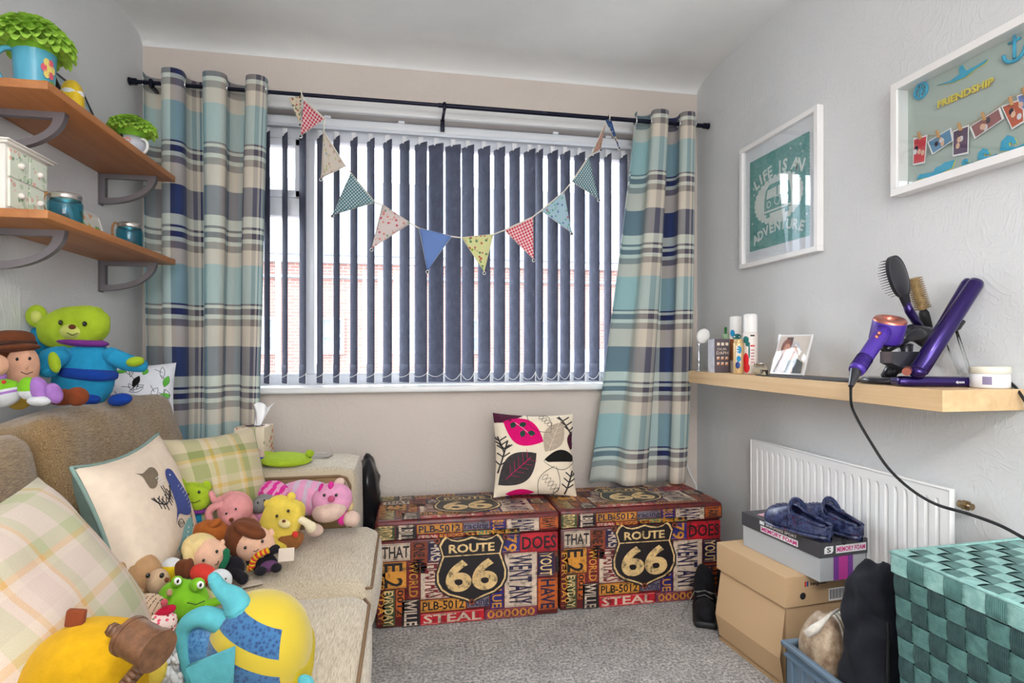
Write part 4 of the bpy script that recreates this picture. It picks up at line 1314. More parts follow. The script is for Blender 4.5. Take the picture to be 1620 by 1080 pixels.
for (p, q, r_, s_) in ((cx0-.012, cx1+.012, cy1-.006, cy1+.010), (cx0-.012, cx1+.012, cy0-.010, cy0+.006), (cx0-.012, cx0+.006, cy0, cy1), (cx1-.006, cx1+.012, cy0, cy1)):
    b.box(((p+q)/2, (r_+s_)/2, ch_), (q-p, s_-r_, .014), M_CRATE, bev=.003)
b.box((cx0-.004, (cy0+cy1)/2, ch_-.03), (.010, cy1-cy0, .006), M_CRATE)
b.build('rim', cr)
def leather(name, c1, c2, sc=25):
    m, t, b = base_mat(name)
    n = noise_n(t, coords(t), sc, 4, .7)
    r = ramp(t, n.outputs[0], [(.35, rgb(*c1)), (.65, rgb(*c2))]); t.link(r.outputs[0], b.inputs['Base Color'])
    b.inputs['Roughness'].default_value = .45; bump(t, b, n.outputs[0], .25, .002)
    return m
M_LB = leather('worn_taupe_leather', (122, 96, 74), (186, 166, 142)); M_LW = leather('pale_metallic_leather', (190, 182, 172), (226, 220, 210))
hb = thing('handbag', 'taupe leather bag with pale zip panel and buckle, inside the plastic crate', 'bag', (1.19, 1.36, .01))
pa = onY(1288, 1030, 1.42)
c_ = Vector((1.168, 1.425, .172))
b = MB(); b.ell(c_, (.060, .068, .152), M_LB, n=28, sq=.75, wob=.1, seed=3); b.build('body', hb)
b = MB()
for dx in (-.018, -.006, .006):
    pts = [c_+Vector((.030+dx, -.069*math.sin(a)*.98-.004, .154*math.cos(a))) for a in [PI*k/16 for k in range(17)]]
    b.tube(pts, .0035, M_LW, n=6)
b.build('zip', hb)
b = MB(); 
b.tube([onY(1275, 1003, 1.362), onY(1288, 995, 1.352), onY(1300, 985, 1.352), onY(1312, 973, 1.365), onY(1326, 964, 1.39)], [.010, .012, .008, .004, .004], M_LW, n=10); b.build('handle', hb)
M_BAG = fabric('black_bag_cloth', (30, 31, 38), .25, 18, .5, .25)
bg = thing('black_bag', 'black cloth bag slumped between the boot box and the woven hamper', 'bag', (1.33, 1.27, .01))
b = MB()
b.ell((1.182, 1.275, .27), (.064, .080, .245), M_BAG, n=30, wob=.16, seed=5, sq=.85)
b.ell((1.26, 1.245, .22), (.080, .065, .20), M_BAG, n=24, wob=.16, seed=8, sq=.9)
b.ell((1.33, 1.29, .34), (.065, .07, .15), M_BAG, n=20, wob=.2, seed=2)
bo = b.build('body', bg, remesh=.008)
tx_ = bpy.data.textures.new('cloth_folds', 'CLOUDS'); tx_.noise_scale = .085; tx_.noise_depth = 1
dm = bo.modifiers.new('folds', 'DISPLACE'); dm.texture = tx_; dm.strength = .035; dm.mid_level = .55; dm.texture_coords = 'LOCAL'
b = MB()
b.tube([(1.150, 1.195, .20), (1.148, 1.195, .28), (1.155, 1.20, .36), (1.17, 1.22, .44), (1.19, 1.25, .50)], .004, M_BLKR, n=6)
b.tube([(1.215, 1.185, .18), (1.215, 1.185, .28), (1.22, 1.195, .38), (1.235, 1.215, .44)], .004, M_BLKR, n=6)
b.build('piping', bg)

# ------------------------------------------------------------------ woven hamper
def strap_mat(name, c1, c2):
    m, t, b = base_mat(name)
    n = noise_n(t, coords(t, scale=(60, 60, 60)), 1, 3)
    r = ramp(t, n.outputs[0], [(.3, rgb(*c1)), (.7, rgb(*c2))]); t.link(r.outputs[0], b.inputs['Base Color'])
    wv = t.new('ShaderNodeTexWave'); tc = t.new('ShaderNodeTexCoord'); t.link(tc.outputs['UV'], wv.inputs['Vector']); wv.inputs['Scale'].default_value = 3.2
    b.inputs['Roughness'].default_value = .38; bump(t, b, wv.outputs[0], .35, .0015)
    return m
M_ST1 = strap_mat('teal_strap', (66, 104, 102), (90, 132, 128)); M_ST2 = strap_mat('grey_green_strap', (36, 62, 64), (56, 86, 86)); M_ST3 = strap_mat('pale_teal_strap', (118, 164, 160), (154, 196, 190))
hm = thing('laundry_hamper', 'teal woven strap hamper with lid, nearest on the right by the radiator', 'hamper', (1.28, .90, 0))
HX0, HX1, HY0, HY1, HZ = 1.10, 1.452, .70, 1.127, .602
def woven(b, M, W, H, nx, ny, mh, mv, tap=0.0, lift=.004):
    """over-and-under straps; tap narrows the foot"""
    cw, chh = W/nx, H/ny
    for i in range(nx):
        for j in range(ny):
            over = (i+j) % 2 == 0
            def fn(u, v, i=i, j=j, over=over):
                x = (i+u)*cw; y = (j+v)*chh
                if over: zz = lift*math.sin(u*PI)*1.0+.001; y = (j+.04+.92*v)*chh; x = (i-.12+1.24*u)*cw
                else: zz = lift*math.sin(v*PI)*1.0+.001; x = (i+.04+.92*u)*cw; y = (j-.12+1.24*v)*chh
                x = min(W, max(0, x)); y = min(H, max(0, y))
                k = 1-tap*(1-y/H)
                return ((x-W/2)*k, y, zz)
            b.grid(fn, 5, 5, mh if over else mv, uvf=(lambda u, v: (v, u)) if over else (lambda u, v: (u, v)), M=M)
M_HIN = plain('hamper_lining', (40, 60, 60), .8)
tp = .10
b = MB()
W1, W2 = HY1-HY0, HX1-HX0
yc, xc = (HY0+HY1)/2, (HX0+HX1)/2
dz = HZ-.05
V = []
for z, k in ((.004, 1-tp), (dz, 1)):
    for sx, sy in ((-1, -1), (1, -1), (1, 1), (-1, 1)): V.append((xc+sx*(W2/2-.004)*k, yc+sy*(W1/2-.004)*k, z))
b.add(V, [[0, 1, 5, 4], [1, 2, 6, 5], [2, 3, 7, 6], [3, 0, 4, 7], [0, 3, 2, 1]], M_HIN)
def sidem(ang, half, Hh):
    # leaning face: bottom pulled in by tp*half
    R = Matrix.Rotation(ang, 4, 'Z'); k = tp*half/Hh
    B = Matrix(((1, 0, 0, 0), (0, k*-1, -1, -half*(1-tp)), (0, 1, 0, 0), (0, 0, 0, 1)))
    return Matrix.Translation((xc, yc, .004)) @ R @ B
woven(b, sidem(-PI/2, W2/2, dz), W1, dz, 10, 12, M_ST1, M_ST2, tp)
woven(b, sidem(PI/2, W2/2, dz), W1, dz, 10, 12, M_ST1, M_ST2, tp)
woven(b, sidem(0, W1/2, dz), W2, dz, 8, 12, M_ST1, M_ST2, tp)
woven(b, sidem(PI, W1/2, dz), W2, dz, 8, 12, M_ST1, M_ST2, tp)
b.build('basket', hm)
b = MB()
e = .008
b.box((xc, yc, HZ-.022), (W2+e, W1+e, .040), M_HIN)
for ang, half, wdt in ((-PI/2, W2/2+e/2, W1+e), (PI/2, W2/2+e/2, W1+e), (0, W1/2+e/2, W2+e), (PI, W1/2+e/2, W2+e)):
    R = Matrix.Translation((xc, yc, HZ-.045)) @ Matrix.Rotation(ang, 4, 'Z') @ Matrix(((1, 0, 0, 0), (0, 0, -1, -half), (0, 1, 0, 0), (0, 0, 0, 1)))
    woven(b, R, wdt, .045, 10, 1, M_ST3, M_ST1, 0, .003)
woven(b, Matrix.Translation((xc, yc-(W1+e)/2, HZ)), W2+e, W1+e, 9, 11, M_ST3, M_ST1, 0, .004)
ptsr = [(xc-W2/2-e/2, yc-W1/2-e/2, HZ), (xc-W2/2-e/2, yc+W1/2+e/2, HZ), (xc+W2/2+e/2, yc+W1/2+e/2, HZ+.008), (xc+W2/2+e/2, yc-W1/2-e/2, HZ)]
b.tube(ptsr+[ptsr[0]], .0045, M_ST3, n=6)
b.build('lid', hm)
# ------------------------------------------------------------------ oak shelf on the right wall and what stands on it
ZO = .969
b = MB(); b.box((1.375, (1.151+2.39)/2, ZO-.026), (.236, 1.239, .052), M_OAK, bev=.001, smooth=False)
tag(b.build('floating_shelf'), 'thick pale oak floating shelf on the right wall above the radiator', 'shelf')
def onX_(px, X): return onX(px, 590, X).y
def shelf_pt(px, X): return Vector((X, onX_(px, X), ZO))
# slate runner
b = MB(); y0, y1 = onX_(1335, 1.275), onX_(1196, 1.275)
b.box((1.335, (y0+y1)/2, ZO+.003), (.12, y1-y0, .005), leather('dark_slate', (40, 40, 46), (78, 78, 86), 120), bev=.001)
tag(b.build('slate_mat'), 'thin dark slate mat lying along the oak shelf', 'mat')
# box book
M_MARB = leather('white_marbled_card', (206, 208, 222), (236, 236, 242), 30); M_AUB = plain('mauve_grey_card', (92, 80, 88), .5); M_COPP = plain('copper_foil', (216, 140, 96), .3, .6); M_CREM = plain('cream_print', (240, 222, 200), .5)
p0 = shelf_pt(1130.5, 1.272)
wd = p0.y-0
T = Matrix.Translation((p0.x, p0.y, ZO)) @ Matrix.Rotation(rad(-8), 4, 'Z')    # x to the wall, y away
b = MB(T); bw, bd_, bh = .062, .070, .140
b.box((bw/2, bd_/2, bh/2), (bw, bd_, bh), M_AUB, bev=.001, smooth=False)
b.add([(-.0006, 0, 0), (-.0006, bd_, 0), (-.0006, bd_, bh), (-.0006, 0, bh)], [[0, 3, 2, 1]], M_MARB)
b.add([(0, 0, bh+.0006), (bw, 0, bh+.0006), (bw, bd_, bh+.0006), (0, bd_, bh+.0006)], [[0, 1, 2, 3]], M_MARB)
E0 = Matrix(((1, 0, 0, 0), (0, 0, -1, -.0006), (0, 1, 0, 0), (0, 0, 0, 1)))
for (yy, mt) in ((.119, M_CREM), (.060, M_COPP), (.037, M_COPP)):
    for k in range(3): b.rect(.010+k*.018, yy-.006, .022+k*.018, yy+.006, mt, M=E0); b.add([(.010+k*.018, yy-.006, .0003), (.022+k*.018, yy+.006, .0003), (.010+k*.018, yy+.006, .0003)], [[0, 1, 2]], M_CREM, M=E0)
b.text('OUR', .031, .098, .009, M_CREM, M=E0, w=.040); b.text('DAPH', .033, .082, .013, M_CREM, M=E0, w=.05)
tag(b.build('gift_box'), 'small box with mauve front and marbled side reading OUR DAPH', 'box')
# white brush with metal stem behind it
wbr = thing('vanity_brush', 'white headed brush on a metal stem at the far end of the oak shelf', 'brush', tuple(shelf_pt(1117, 1.30)))
p = shelf_pt(1117, 1.285)+Vector((0, .03, 0))
b = MB(); b.lathe([(0, 0), (.012, 0), (.012, .004), (.004, .008), (.004, .04), (.007, .05), (.004, .06), (.004, .10), (.008, .115), (.007, .125), (0, .127)], (1.262, p.y-.01, ZO+.0005), M_CHROME, n=14); b.build('stem', wbr)
b = MB(); b.ell((1.282, p.y-.012, ZO+.155), (.030, .014, .034), plain('white_plastic', (236, 234, 230), .4), rot=(0, rad(35), 0)); b.build('head', wbr)
# bottles and cans
def can(name, label, px, X, r, prof, mats, extra=None, cat='can', group=None):
    p = shelf_pt(px, X)
    o = thing(name, label, cat, tuple(p), group)
    for (nm, pr, mt) in prof:
        b = MB(); b.lathe([(a*r, z) for a, z in pr], tuple(p+Vector((0, 0, .0005))), mt, n=28)
        if extra and nm == 'body': extra(b, p, r)
        b.build(nm, o)
    return o
M_PEACH = plain('pearl_white_paint', (232, 222, 216), .3); M_GLD = plain('pale_gold_paint', (214, 182, 130), .3, .3); M_GRN = plain('green_plastic', (40, 130, 50), .35); M_PGR = plain('frosted_green', (176, 206, 170), .3)
M_TEALP = plain('teal_ink', (20, 110, 110), .4); M_REDP = plain('bright_red_ink', (214, 30, 40), .4); M_ORP = plain('brown_orange_ink', (150, 86, 50), .4); M_BLUP = plain('sky_ink', (20, 140, 190), .4)
M_WHITEP = plain('white_cap', (240, 238, 236), .3)
def wrap(b, p, r, a0, a1, z0, z1, mt, lift=.0005, n=8):
    """label piece bent round a can; a in degrees, 0 faces the camera, growing to the wall"""
    base = math.atan2(-p.y, -p.x)
    b.grid(lambda u, v: (p.x+(r+lift)*math.cos(base+rad(a0+(a1-a0)*u)), p.y+(r+lift)*math.sin(base+rad(a0+(a1-a0)*u)), p.z+z0+(z1-z0)*v), n, 1, mt)
def bl(b, p, r, a, z, ra, rz, mt, lift=.0008):
    base = math.atan2(-p.y, -p.x)
    pts = [(a+ra*math.cos(k*PI/8), z+rz*math.sin(k*PI/8)) for k in range(16)]
    V = [(p.x+(r+lift)*math.cos(base+rad(x)), p.y+(r+lift)*math.sin(base+rad(x)), p.z+y) for x, y in pts]
    c = (p.x+(r+lift*1.6)*math.cos(base+rad(a)), p.y+(r+lift*1.6)*math.sin(base+rad(a)), p.z+z)
    b.add(V+[c], [[k, (k+1) % 16, 16] for k in range(16)], mt)
def ex1(b, p, r):
    wrap(b, p, r, -60, 60, .05, .14, M_ORP); bl(b, p, r, -30, .165, 22, .014, M_BLUP, .001); bl(b, p, r, 10, .15, 40, .012, M_TEALP, .001); bl(b, p, r, 30, .10, 18, .02, M_GLD, .001)
def ex2(b, p, r):
    bl(b, p, r, -35, .055, 24, .028, M_REDP); bl(b, p, r, -30, .025, 26, .02, M_REDP); bl(b, p, r, -38, .135, 28, .014, M_TEALP); bl(b, p, r, -20, .118, 18, .010, M_TEALP)
    wrap(b, p, r, 0, 34, .148, .154, plain('black_ink', (20, 20, 20), .5)); wrap(b, p, r, 0, 36, .108, .114, M_REDP)
    for k in range(5): wrap(b, p, r, 4, 32-3*(k % 2), .092-.012*k, .096-.012*k, plain('rose_ink', (190, 110, 120), .5))
    bl(b, p, r, -8, .09, 6, .03, M_TEALP)
def ex3(b, p, r):
    wrap(b, p, r, -28, 30, .03, .112, M_CREM); bl(b, p, r, 10, .095, 24, .016, M_BLUP, .001); bl(b, p, r, 5, .06, 24, .012, M_BLUP, .001); bl(b, p, r, -5, .035, 26, .014, plain('navy_ink', (30, 60, 130), .4), .001)
    for k in range(3): wrap(b, p, r, -20, 5, .100-.01*k, .103-.01*k, M_WHITEP, .0014)
cap = [(.93, .162), (.95, .225), (.90, .233), (.70, .236), (0, .236)]
bodyp = [(0, 0), (.96, 0), (1, .004), (1, .158), (.94, .164), (0, .165)]
can('aerosol_can', 'white capped dry shampoo can with brown and teal print, behind the small gold can', 1164, 1.375, .0265, [('body', bodyp, M_PEACH), ('cap', cap, M_WHITEP)], None, ex1)
can('aerosol_can', 'tall white aerosol can printed with red flowers and leaves, left of the candle jar', 1187, 1.345, .0275, [('body', bodyp, M_PEACH), ('cap', cap, M_WHITEP)], None, ex2)
can('aerosol_can', 'small gold travel can with blue print, between the tall cans and the mauve box', 1168, 1.298, .0195, [('body', [(0, 0), (.95, 0), (1, .003), (1, .118), (.9, .124), (0, .125)], M_GLD), ('cap', [(.85, .124), (.85, .134), (.7, .137), (0, .137)], M_GLD)], None, ex3)
can('lotion_bottle', 'green bottle with a pump behind the mauve box', 1148, 1.41, .022, [('body', [(0, 0), (1, 0), (1, .13), (.8, .14), (0, .14)], M_GRN), ('cap', [(.7, .14), (.7, .165), (0, .166)], M_PGR), ('pump', [(.25, .16), (.25, .195), (.0, .196)], M_GRN)], None, None, 'bottle')
M_GLASS = plain('clear_glass', (240, 244, 242), .03, trans=1.0, ior=1.3); M_WAX = plain('cream_wax', (232, 216, 190), .6); M_SILV = plain('silver_lid', (196, 190, 184), .25, .9)
can('candle_jar', 'small glass candle jar with silver lid on the oak shelf', 1203, 1.325, .023, [('jar', [(0, 0), (1, 0), (1, .036), (.9, .04)], M_GLASS), ('wax', [(0, .003), (.92, .003), (.92, .028), (0, .028)], M_WAX), ('lid', [(0, .046), (.98, .046), (1, .044), (1, .039), (.9, .038)], M_SILV)], None, None, 'candle')
can('tealight_holder', 'tiny glass tealight holder on the slate mat before the candle jar', 1209, 1.272, .012, [('glass', [(0, 0), (1, 0), (1.05, .022), (.9, .022), (.85, .004), (0, .004)], M_GLASS), ('wax', [(0, .004), (.8, .004), (.8, .012), (0, .012)], M_WAX)], None, None, 'candle holder')
# photo block
BLp, BRp = onX(1217, 589, 1.31), None
pb = thing('photo_block', 'unframed photo of two people behind glass, leaning on the wall', 'photo', tuple(shelf_pt(1245, 1.34)))
A = Vector((1.335, onX_(1218, 1.335), ZO+.007)); Bq = Vector((1.335, onX_(1269, 1.335), ZO+.007))
Bq.x = 1.36; Bq.y = onX(1269, 590, 1.36).y
L = (Bq-A).length; hgt = .150
up = Vector((.30, .05, 1)).normalized()
M = frame(A, Bq-A, up)
b = MB(M); b.box((L/2+.004, hgt/2, -.0035), (L, hgt, .006), M_WHITEP)
SK1 = plain('photo_skin', (214, 150, 120), .4); HR1 = plain('photo_auburn_hair', (130, 72, 44), .4); HR2 = plain('photo_grey_hair', (200, 196, 200), .4); JK = plain('photo_navy', (40, 46, 70), .4); CRMP = plain('photo_cream', (222, 208, 194), .4); LEOP = plain('photo_brown_print', (110, 80, 64), .4)
m = .006
b.rect(m+.004, m, L-m+.004, hgt-m, CRMP, M=Matrix.Translation((0, 0, .0003)))
def ov(cx, cy, rx, ry, mt, z, n=20): b.prism([(cx+rx*math.cos(2*PI*k/n), cy+ry*math.sin(2*PI*k/n)) for k in range(n)], 0, mt, M=Matrix.Translation((0, 0, z)))
b.rect(L*.30, hgt*.72, L*.5, hgt*.93, plain('photo_dark', (70, 56, 52), .4), z=.0005)
b.prism([(.012, m), (.02, hgt*.35), (.05, hgt*.5), (.062, hgt*.3), (.062, m)], 0, LEOP, M=Matrix.Translation((0, 0, .0006)))
ov(L*.34, hgt*.66, .024, .034, HR1, .0008); b.prism([(L*.22, m), (L*.20, hgt*.45), (L*.3, hgt*.75), (L*.46, hgt*.6), (L*.42, m)], 0, HR1, M=Matrix.Translation((0, 0, .0009)))
ov(L*.37, hgt*.60, .016, .026, SK1, .0012)
b.prism([(L*.44, m), (L*.48, hgt*.35), (L*.7, hgt*.42), (L*.94, hgt*.30), (L*.95, m)], 0, JK, M=Matrix.Translation((0, 0, .0007)))
ov(L*.62, hgt*.62, .022, .030, HR2, .0010); ov(L*.61, hgt*.52, .017, .028, SK1, .0013); b.prism([(L*.56, m), (L*.58, hgt*.3), (L*.66, hgt*.3), (L*.68, m)], 0, SK1, M=Matrix.Translation((0, 0, .0014)))
b.rect(L*.575, hgt*.535, L*.60, hgt*.575, JK, z=.0016); b.rect(L*.625, hgt*.535, L*.65, hgt*.575, JK, z=.0016)
b.build('print', pb)
b = MB(M); b.box((L/2+.004, hgt/2, .004), (L, hgt, .003), glassy('photo_glass', (250, 250, 250))); b.build('glass', pb)

# ---------------- hair dryer stand, dryer, brushes, straightener
M_PURP = plain('violet_plastic', (72, 44, 150), .38, .1, coat=.2); M_PURD = plain('deep_violet_metal', (46, 28, 96), .25, .7, coat=.3); M_COP = plain('rose_copper', (196, 120, 104), .3, .8); M_DG = plain('dark_grey_gloss', (44, 44, 50), .28, .3, coat=.3); M_DK = plain('dark_red_mesh', (60, 18, 26), .5)
d0 = 1.48
def W(px, py, Y): return onY(px, py, Y)
st = thing('dryer_stand', 'dark grey stand with curved arm holding the dryer and two brushes', 'stand', (1.36, 1.40, ZO))
b = MB()
c = onZ(1403, 600, ZO); c = Vector((1.352, 1.405, ZO))
b.lathe([(0, 0), (.066, 0), (.070, .004), (.070, .014), (.062, .018), (0, .019)], c+Vector((0, 0, .0005)), M_DG, n=36); b.build('base', st)
b = MB()
pts = [W(1404, 597, 1.40), W(1412, 583, 1.40), W(1450, 571, 1.40), W(1474, 560, 1.40), W(1478, 545, 1.39), W(1464, 530, 1.38), W(1440, 526, 1.37)]
b.tube(pts, [.018, .020, .018, .020, .024, .026, .024], M_DG, n=14)
b.tube([W(1496, 592, 1.42), W(1488, 570, 1.41), W(1474, 545, 1.40), W(1452, 528, 1.39)], [.014, .016, .022, .024], M_DG, n=12)
b.tube([W(1428, 532, 1.37), W(1410, 545, 1.36), W(1400, 553, 1.35)], [.022, .016, .012], M_DG, n=12)
b.tube([W(1466, 530, 1.37), W(1450, 528, 1.36), W(1430, 532, 1.36), W(1420, 542, 1.36)], [.016, .018, .018, .014], M_DG, n=12)
b.build('arm', st)
b = MB(); b.tube([W(1433, 579, 1.37), W(1433, 545, 1.36)], [.014, .018], M_DG, n=12)
b.prism([(0, 0), (.085, .0), (.085, -.026), (.055, -.055), (.0, -.030)], .05, M_DG, M=frame(W(1392, 556, 1.34), Vector((CS, -SN, 0)), (0, 0, 1)))
b.build('cup', st)
hd = thing('hair_dryer', 'violet hair dryer with copper ring, held by the dark stand', 'hair dryer', tuple(W(1403, 520, 1.33)))
b = MB()
top, bot = W(1403, 499, 1.335), W(1406, 545, 1.345)
ax = (bot-top).normalized()
# tilt the barrel so its open ring faces a little to the camera
tilt = Vector((-SN*.35, -CS*.35, .93)).normalized(); ctr = (top+bot)/2
R = tilt.to_track_quat('Z', 'Y').to_matrix().to_4x4()
HLn = .033
b.lathe([(.020, HLn-.006), (.038, HLn-.002), (.0405, HLn-.008), (.0405, -HLn+.006), (.038, -HLn), (.018, -HLn)], ctr, M_PURP, n=36, axis=R); b.build('barrel', hd)
b = MB(); b.lathe([(.018, HLn-.020), (.018, HLn-.004), (.022, HLn+.001), (.036, HLn+.001), (.0395, HLn-.004), (.0405, HLn-.009)], ctr, M_COP, n=36, axis=R); b.build('copper_ring', hd)
b = MB(); b.lathe([(0, HLn-.02), (.0185, HLn-.018)], ctr, M_DK, n=24, axis=R); b.lathe([(0, -HLn+.004), (.03, -HLn+.002)], ctr, M_DG, n=24, axis=R); b.build('outlet', hd)
b = MB()
h0, h1 = W(1399, 522, 1.325), W(1354, 587, 1.285)
b.tube([h0, h0.lerp(h1, .2), h0.lerp(h1, .6), h0.lerp(h1, .95), h1], [.020, .0195, .0185, .0195, .018], M_PURP, n=20); b.build('handle', hd)
b = MB()
for k in range(7): 
    q0 = h0.lerp(h1, .70+.035*k); q1 = h0.lerp(h1, .715+.035*k); b.cyl(q0, q1, .0202, M_PURD, n=20)
b.build('filter', hd)
for k in (0, 1):
    bb = MB(); bb.ell(W(1387+4*k, 533-6*k, 1.302), (.006, .004, .006), M_COP, n=10); bb.build('button', hd)
b = MB(); q = W(1346, 611, 1.268); b.cyl(h1, q, .014, M_DG, r1=.006, n=14); b.build('cable_boot', hd)
pts = [q]+[onX(x, y, 1.235) for x, y in ((1347, 640), (1356, 662), (1378, 700), (1405, 740), (1440, 773), (1480, 797), (1530, 812), (1580, 830), (1622, 852), (1660, 872))]
def smooth(pts, k=5):
    pts = [Vector(p) for p in pts]; out = []
    for i in range(len(pts)-1):
        p0, p1, p2, p3 = pts[max(i-1, 0)], pts[i], pts[i+1], pts[min(i+2, len(pts)-1)]
        for j in range(k):
            t = j/k
            out.append(.5*((2*p1)+(p2-p0)*t+(2*p0-5*p1+4*p2-p3)*t*t+(-p0+3*p1-3*p2+p3)*t**3))
    out.append(pts[-1]); return out
pts[1] = onX(1347, 640, 1.242)
b = MB(); b.tube(smooth(pts), .0036, M_BLKR, n=8); b.build('cable', hd)
# paddle brush
br = thing('hair_brush', 'dark paddle brush with a violet handle standing in the stand', 'hair brush', tuple(W(1455, 519, 1.38)))
R2 = Vector((CS, -SN, 0)); F2 = Vector((-SN, -CS, 0)); U2 = Vector((0, 0, 1))
pc = W(1418, 438, 1.38)
ux = (R2*math.cos(rad(17))+U2*math.sin(rad(17))).normalized(); uy = (U2*math.cos(rad(17))-R2*math.sin(rad(17))).normalized()
fr_ = frame(pc, (ux+F2*-.35), uy)
b = MB(fr_)
ovp = [(.034*math.copysign(abs(math.cos(2*PI*k/32))**.8, math.cos(2*PI*k/32)), .060*math.copysign(abs(math.sin(2*PI*k/32))**.9, math.sin(2*PI*k/32))) for k in range(32)]
b.prism(ovp, .010, M_DG, smooth=True)
b.ell((0, 0, .008), (.033, .058, .006), M_DG, n=24)
b.prism([(-.016, -.050), (.016, -.050), (.011, -.085), (-.009, -.085)], .010, M_DG)
b.build('paddle', br)
b = MB(fr_); b.ell((0, 0, -.001), (.030, .054, .008), plain('black_rubber_pad', (30, 26, 28), .7), n=24)
for i in range(-4, 5):
    for j in range(-7, 8):
        x, y = i*.0068, j*.0070
        if (x/.031)**2+(y/.054)**2 < 1: b.cyl((x, y, -.004), (x*1.15, y*1.06, -.026), .0007, M_DG, n=4); b.ell((x*1.15, y*1.06, -.026), (.0012, .0012, .0012), M_DG, n=6)
b.build('bristles', br)
b = MB(); b.tube([fr_ @ Vector((.001, -.078, .005)), fr_ @ Vector((.003, -.10, .005)), W(1457, 521, 1.385)], [.010, .0115, .012], M_PURD, n=14); b.build('handle', br)
# round brush
rb_ = thing('round_brush', 'round bristle brush with a black handle behind the paddle brush', 'hair brush', tuple(W(1463, 515, 1.41)))
p0, p1 = W(1445, 440, 1.41), W(1460, 489, 1.41); p2 = W(1468, 520, 1.41)
b = MB(); b.cyl(p0, p1, .012, leather('bronze_barrel', (120, 96, 60), (170, 140, 90), 80), n=16)
ax = (p1-p0).normalized(); ox = ax.orthogonal().normalized(); oy = ax.cross(ox)
M_BR = plain('tan_bristle', (134, 112, 78), .7)
for i in range(15):
    for k in range(16):
        a = 2*PI*(k+.5*(i % 2))/16; dr = ox*math.cos(a)+oy*math.sin(a); q = p0.lerp(p1, (i+.5)/15)
        b.cyl(q+dr*.011, q+dr*.022, .0007, M_BR, n=4)
b.build('barrel', rb_)
b = MB(); b.tube([p1, p1.lerp(p2, .2), p2], [.008, .013, .013], M_BLKR, n=14); b.build('handle', rb_)
# straightener and its dock
dk = thing('straightener_dock', 'long violet dock with clear props at the near end of the oak shelf', 'stand', (1.36, 1.255, ZO))
b = MB()
a0, a1 = onZ(1428, 609, ZO), onZ(1556, 611, ZO)
a0 = Vector((1.268, 1.300, ZO)); a1 = Vector((1.462, 1.236, ZO))
Md = frame((a0+a1)/2, a1-a0, Vector((0, 1, 0)))
Ld = (a1-a0).length
b.soft((0, 0, .0135), (Ld, .058, .026), .012, M_PURD, n=10, M=Md)
E0 = Md @ Matrix(((1, 0, 0, 0), (0, 0, -1, -.0298), (0, 1, 0, 0), (0, 0, 0, 1)))
b.text('dyson', .040, .014, .006, M_WHT, M=E0, bold=.02); b.build('base', dk)
b = MB()
T1 = W(1513, 523, 1.262); B1 = W(1538, 600, 1.262)
b.tube([T1, B1], .0035, M_GLASS, n=8); b.tube([W(1498, 545, 1.285), W(1516, 592, 1.285)], .0018, M_GLASS, n=6)
b.build('clear_prop', dk)
b = MB(); b.tube([W(1505, 522, 1.262), W(1516, 518, 1.262), W(1524, 508, 1.262)], [.007, .007, .006], M_DG, n=10); b.build('rest', dk)
sr = thing('hair_straightener', 'violet and copper hair straightener leaning across its dock', 'hair straightener', tuple(W(1447, 594, 1.262)))
def strm(px0, py0, px1, py1, Y0, Y1, ra, rb__, mt, nm):
    b = MB(); p, q = W(px0, py0, Y0), W(px1, py1, Y1)
    b.tube([p, p.lerp(q, .02), p.lerp(q, .5), p.lerp(q, .95), p.lerp(q, .99), q], [ra*.7, ra, ra*.97, rb__, rb__*.85, rb__*.4], mt, n=20); b.build(nm, sr); return p, q
p, q = strm(1452, 588, 1546, 444, 1.258, 1.258, .0215, .0195, M_PURD, 'arm')
strm(1448, 583, 1534, 443, 1.278, 1.278, .013, .015, M_PURD, 'arm')
b = MB(); b.cyl(W(1436, 585, 1.252), W(1434, 588, 1.240), .010, M_COP, n=16); b.build('hinge_cap', sr)
b = MB(); b.ell(p.lerp(q, 0), (.021, .021, .016), M_PURD, n=18); b.build('foot', sr)
cb_ = [W(1545, 602, 1.235), W(1560, 598, 1.225), W(1590, 601, 1.195), W(1606, 612, 1.165), W(1620, 632, 1.135), W(1640, 665, 1.11)]
b = MB(); b.tube(smooth(cb_), .0034, M_BLKR, n=8); b.tube([cb_[0]+Vector((-.008, 0, 0)), cb_[0].lerp(cb_[1], .6)], .005, M_BLKR, n=8); b.build('cable', sr)
# cream tub
M_TUB = plain('white_tub', (230, 230, 232), .35); M_TUBL = plain('cream_lid', (226, 222, 206), .4)
tb = thing('cream_tub', 'white tub with cream lid at the near end of the oak shelf', 'tub', (1.447, 1.197, ZO))
b = MB(); b.lathe([(0, 0), (.038, 0), (.041, .003), (.041, .034), (.038, .037), (0, .037)], (1.448, 1.197, ZO+.0005), M_TUB, n=32)
wrap(b, Vector((1.448, 1.197, ZO)), .041, -20, 6, .010, .030, plain('grey_violet_ink', (130, 120, 150), .5)); b.build('jar', tb)
b = MB(); b.lathe([(.0395, .036), (.042, .038), (.042, .052), (.040, .054), (0, .054)], (1.448, 1.197, ZO+.0005), M_TUBL, n=32); b.build('lid', tb)

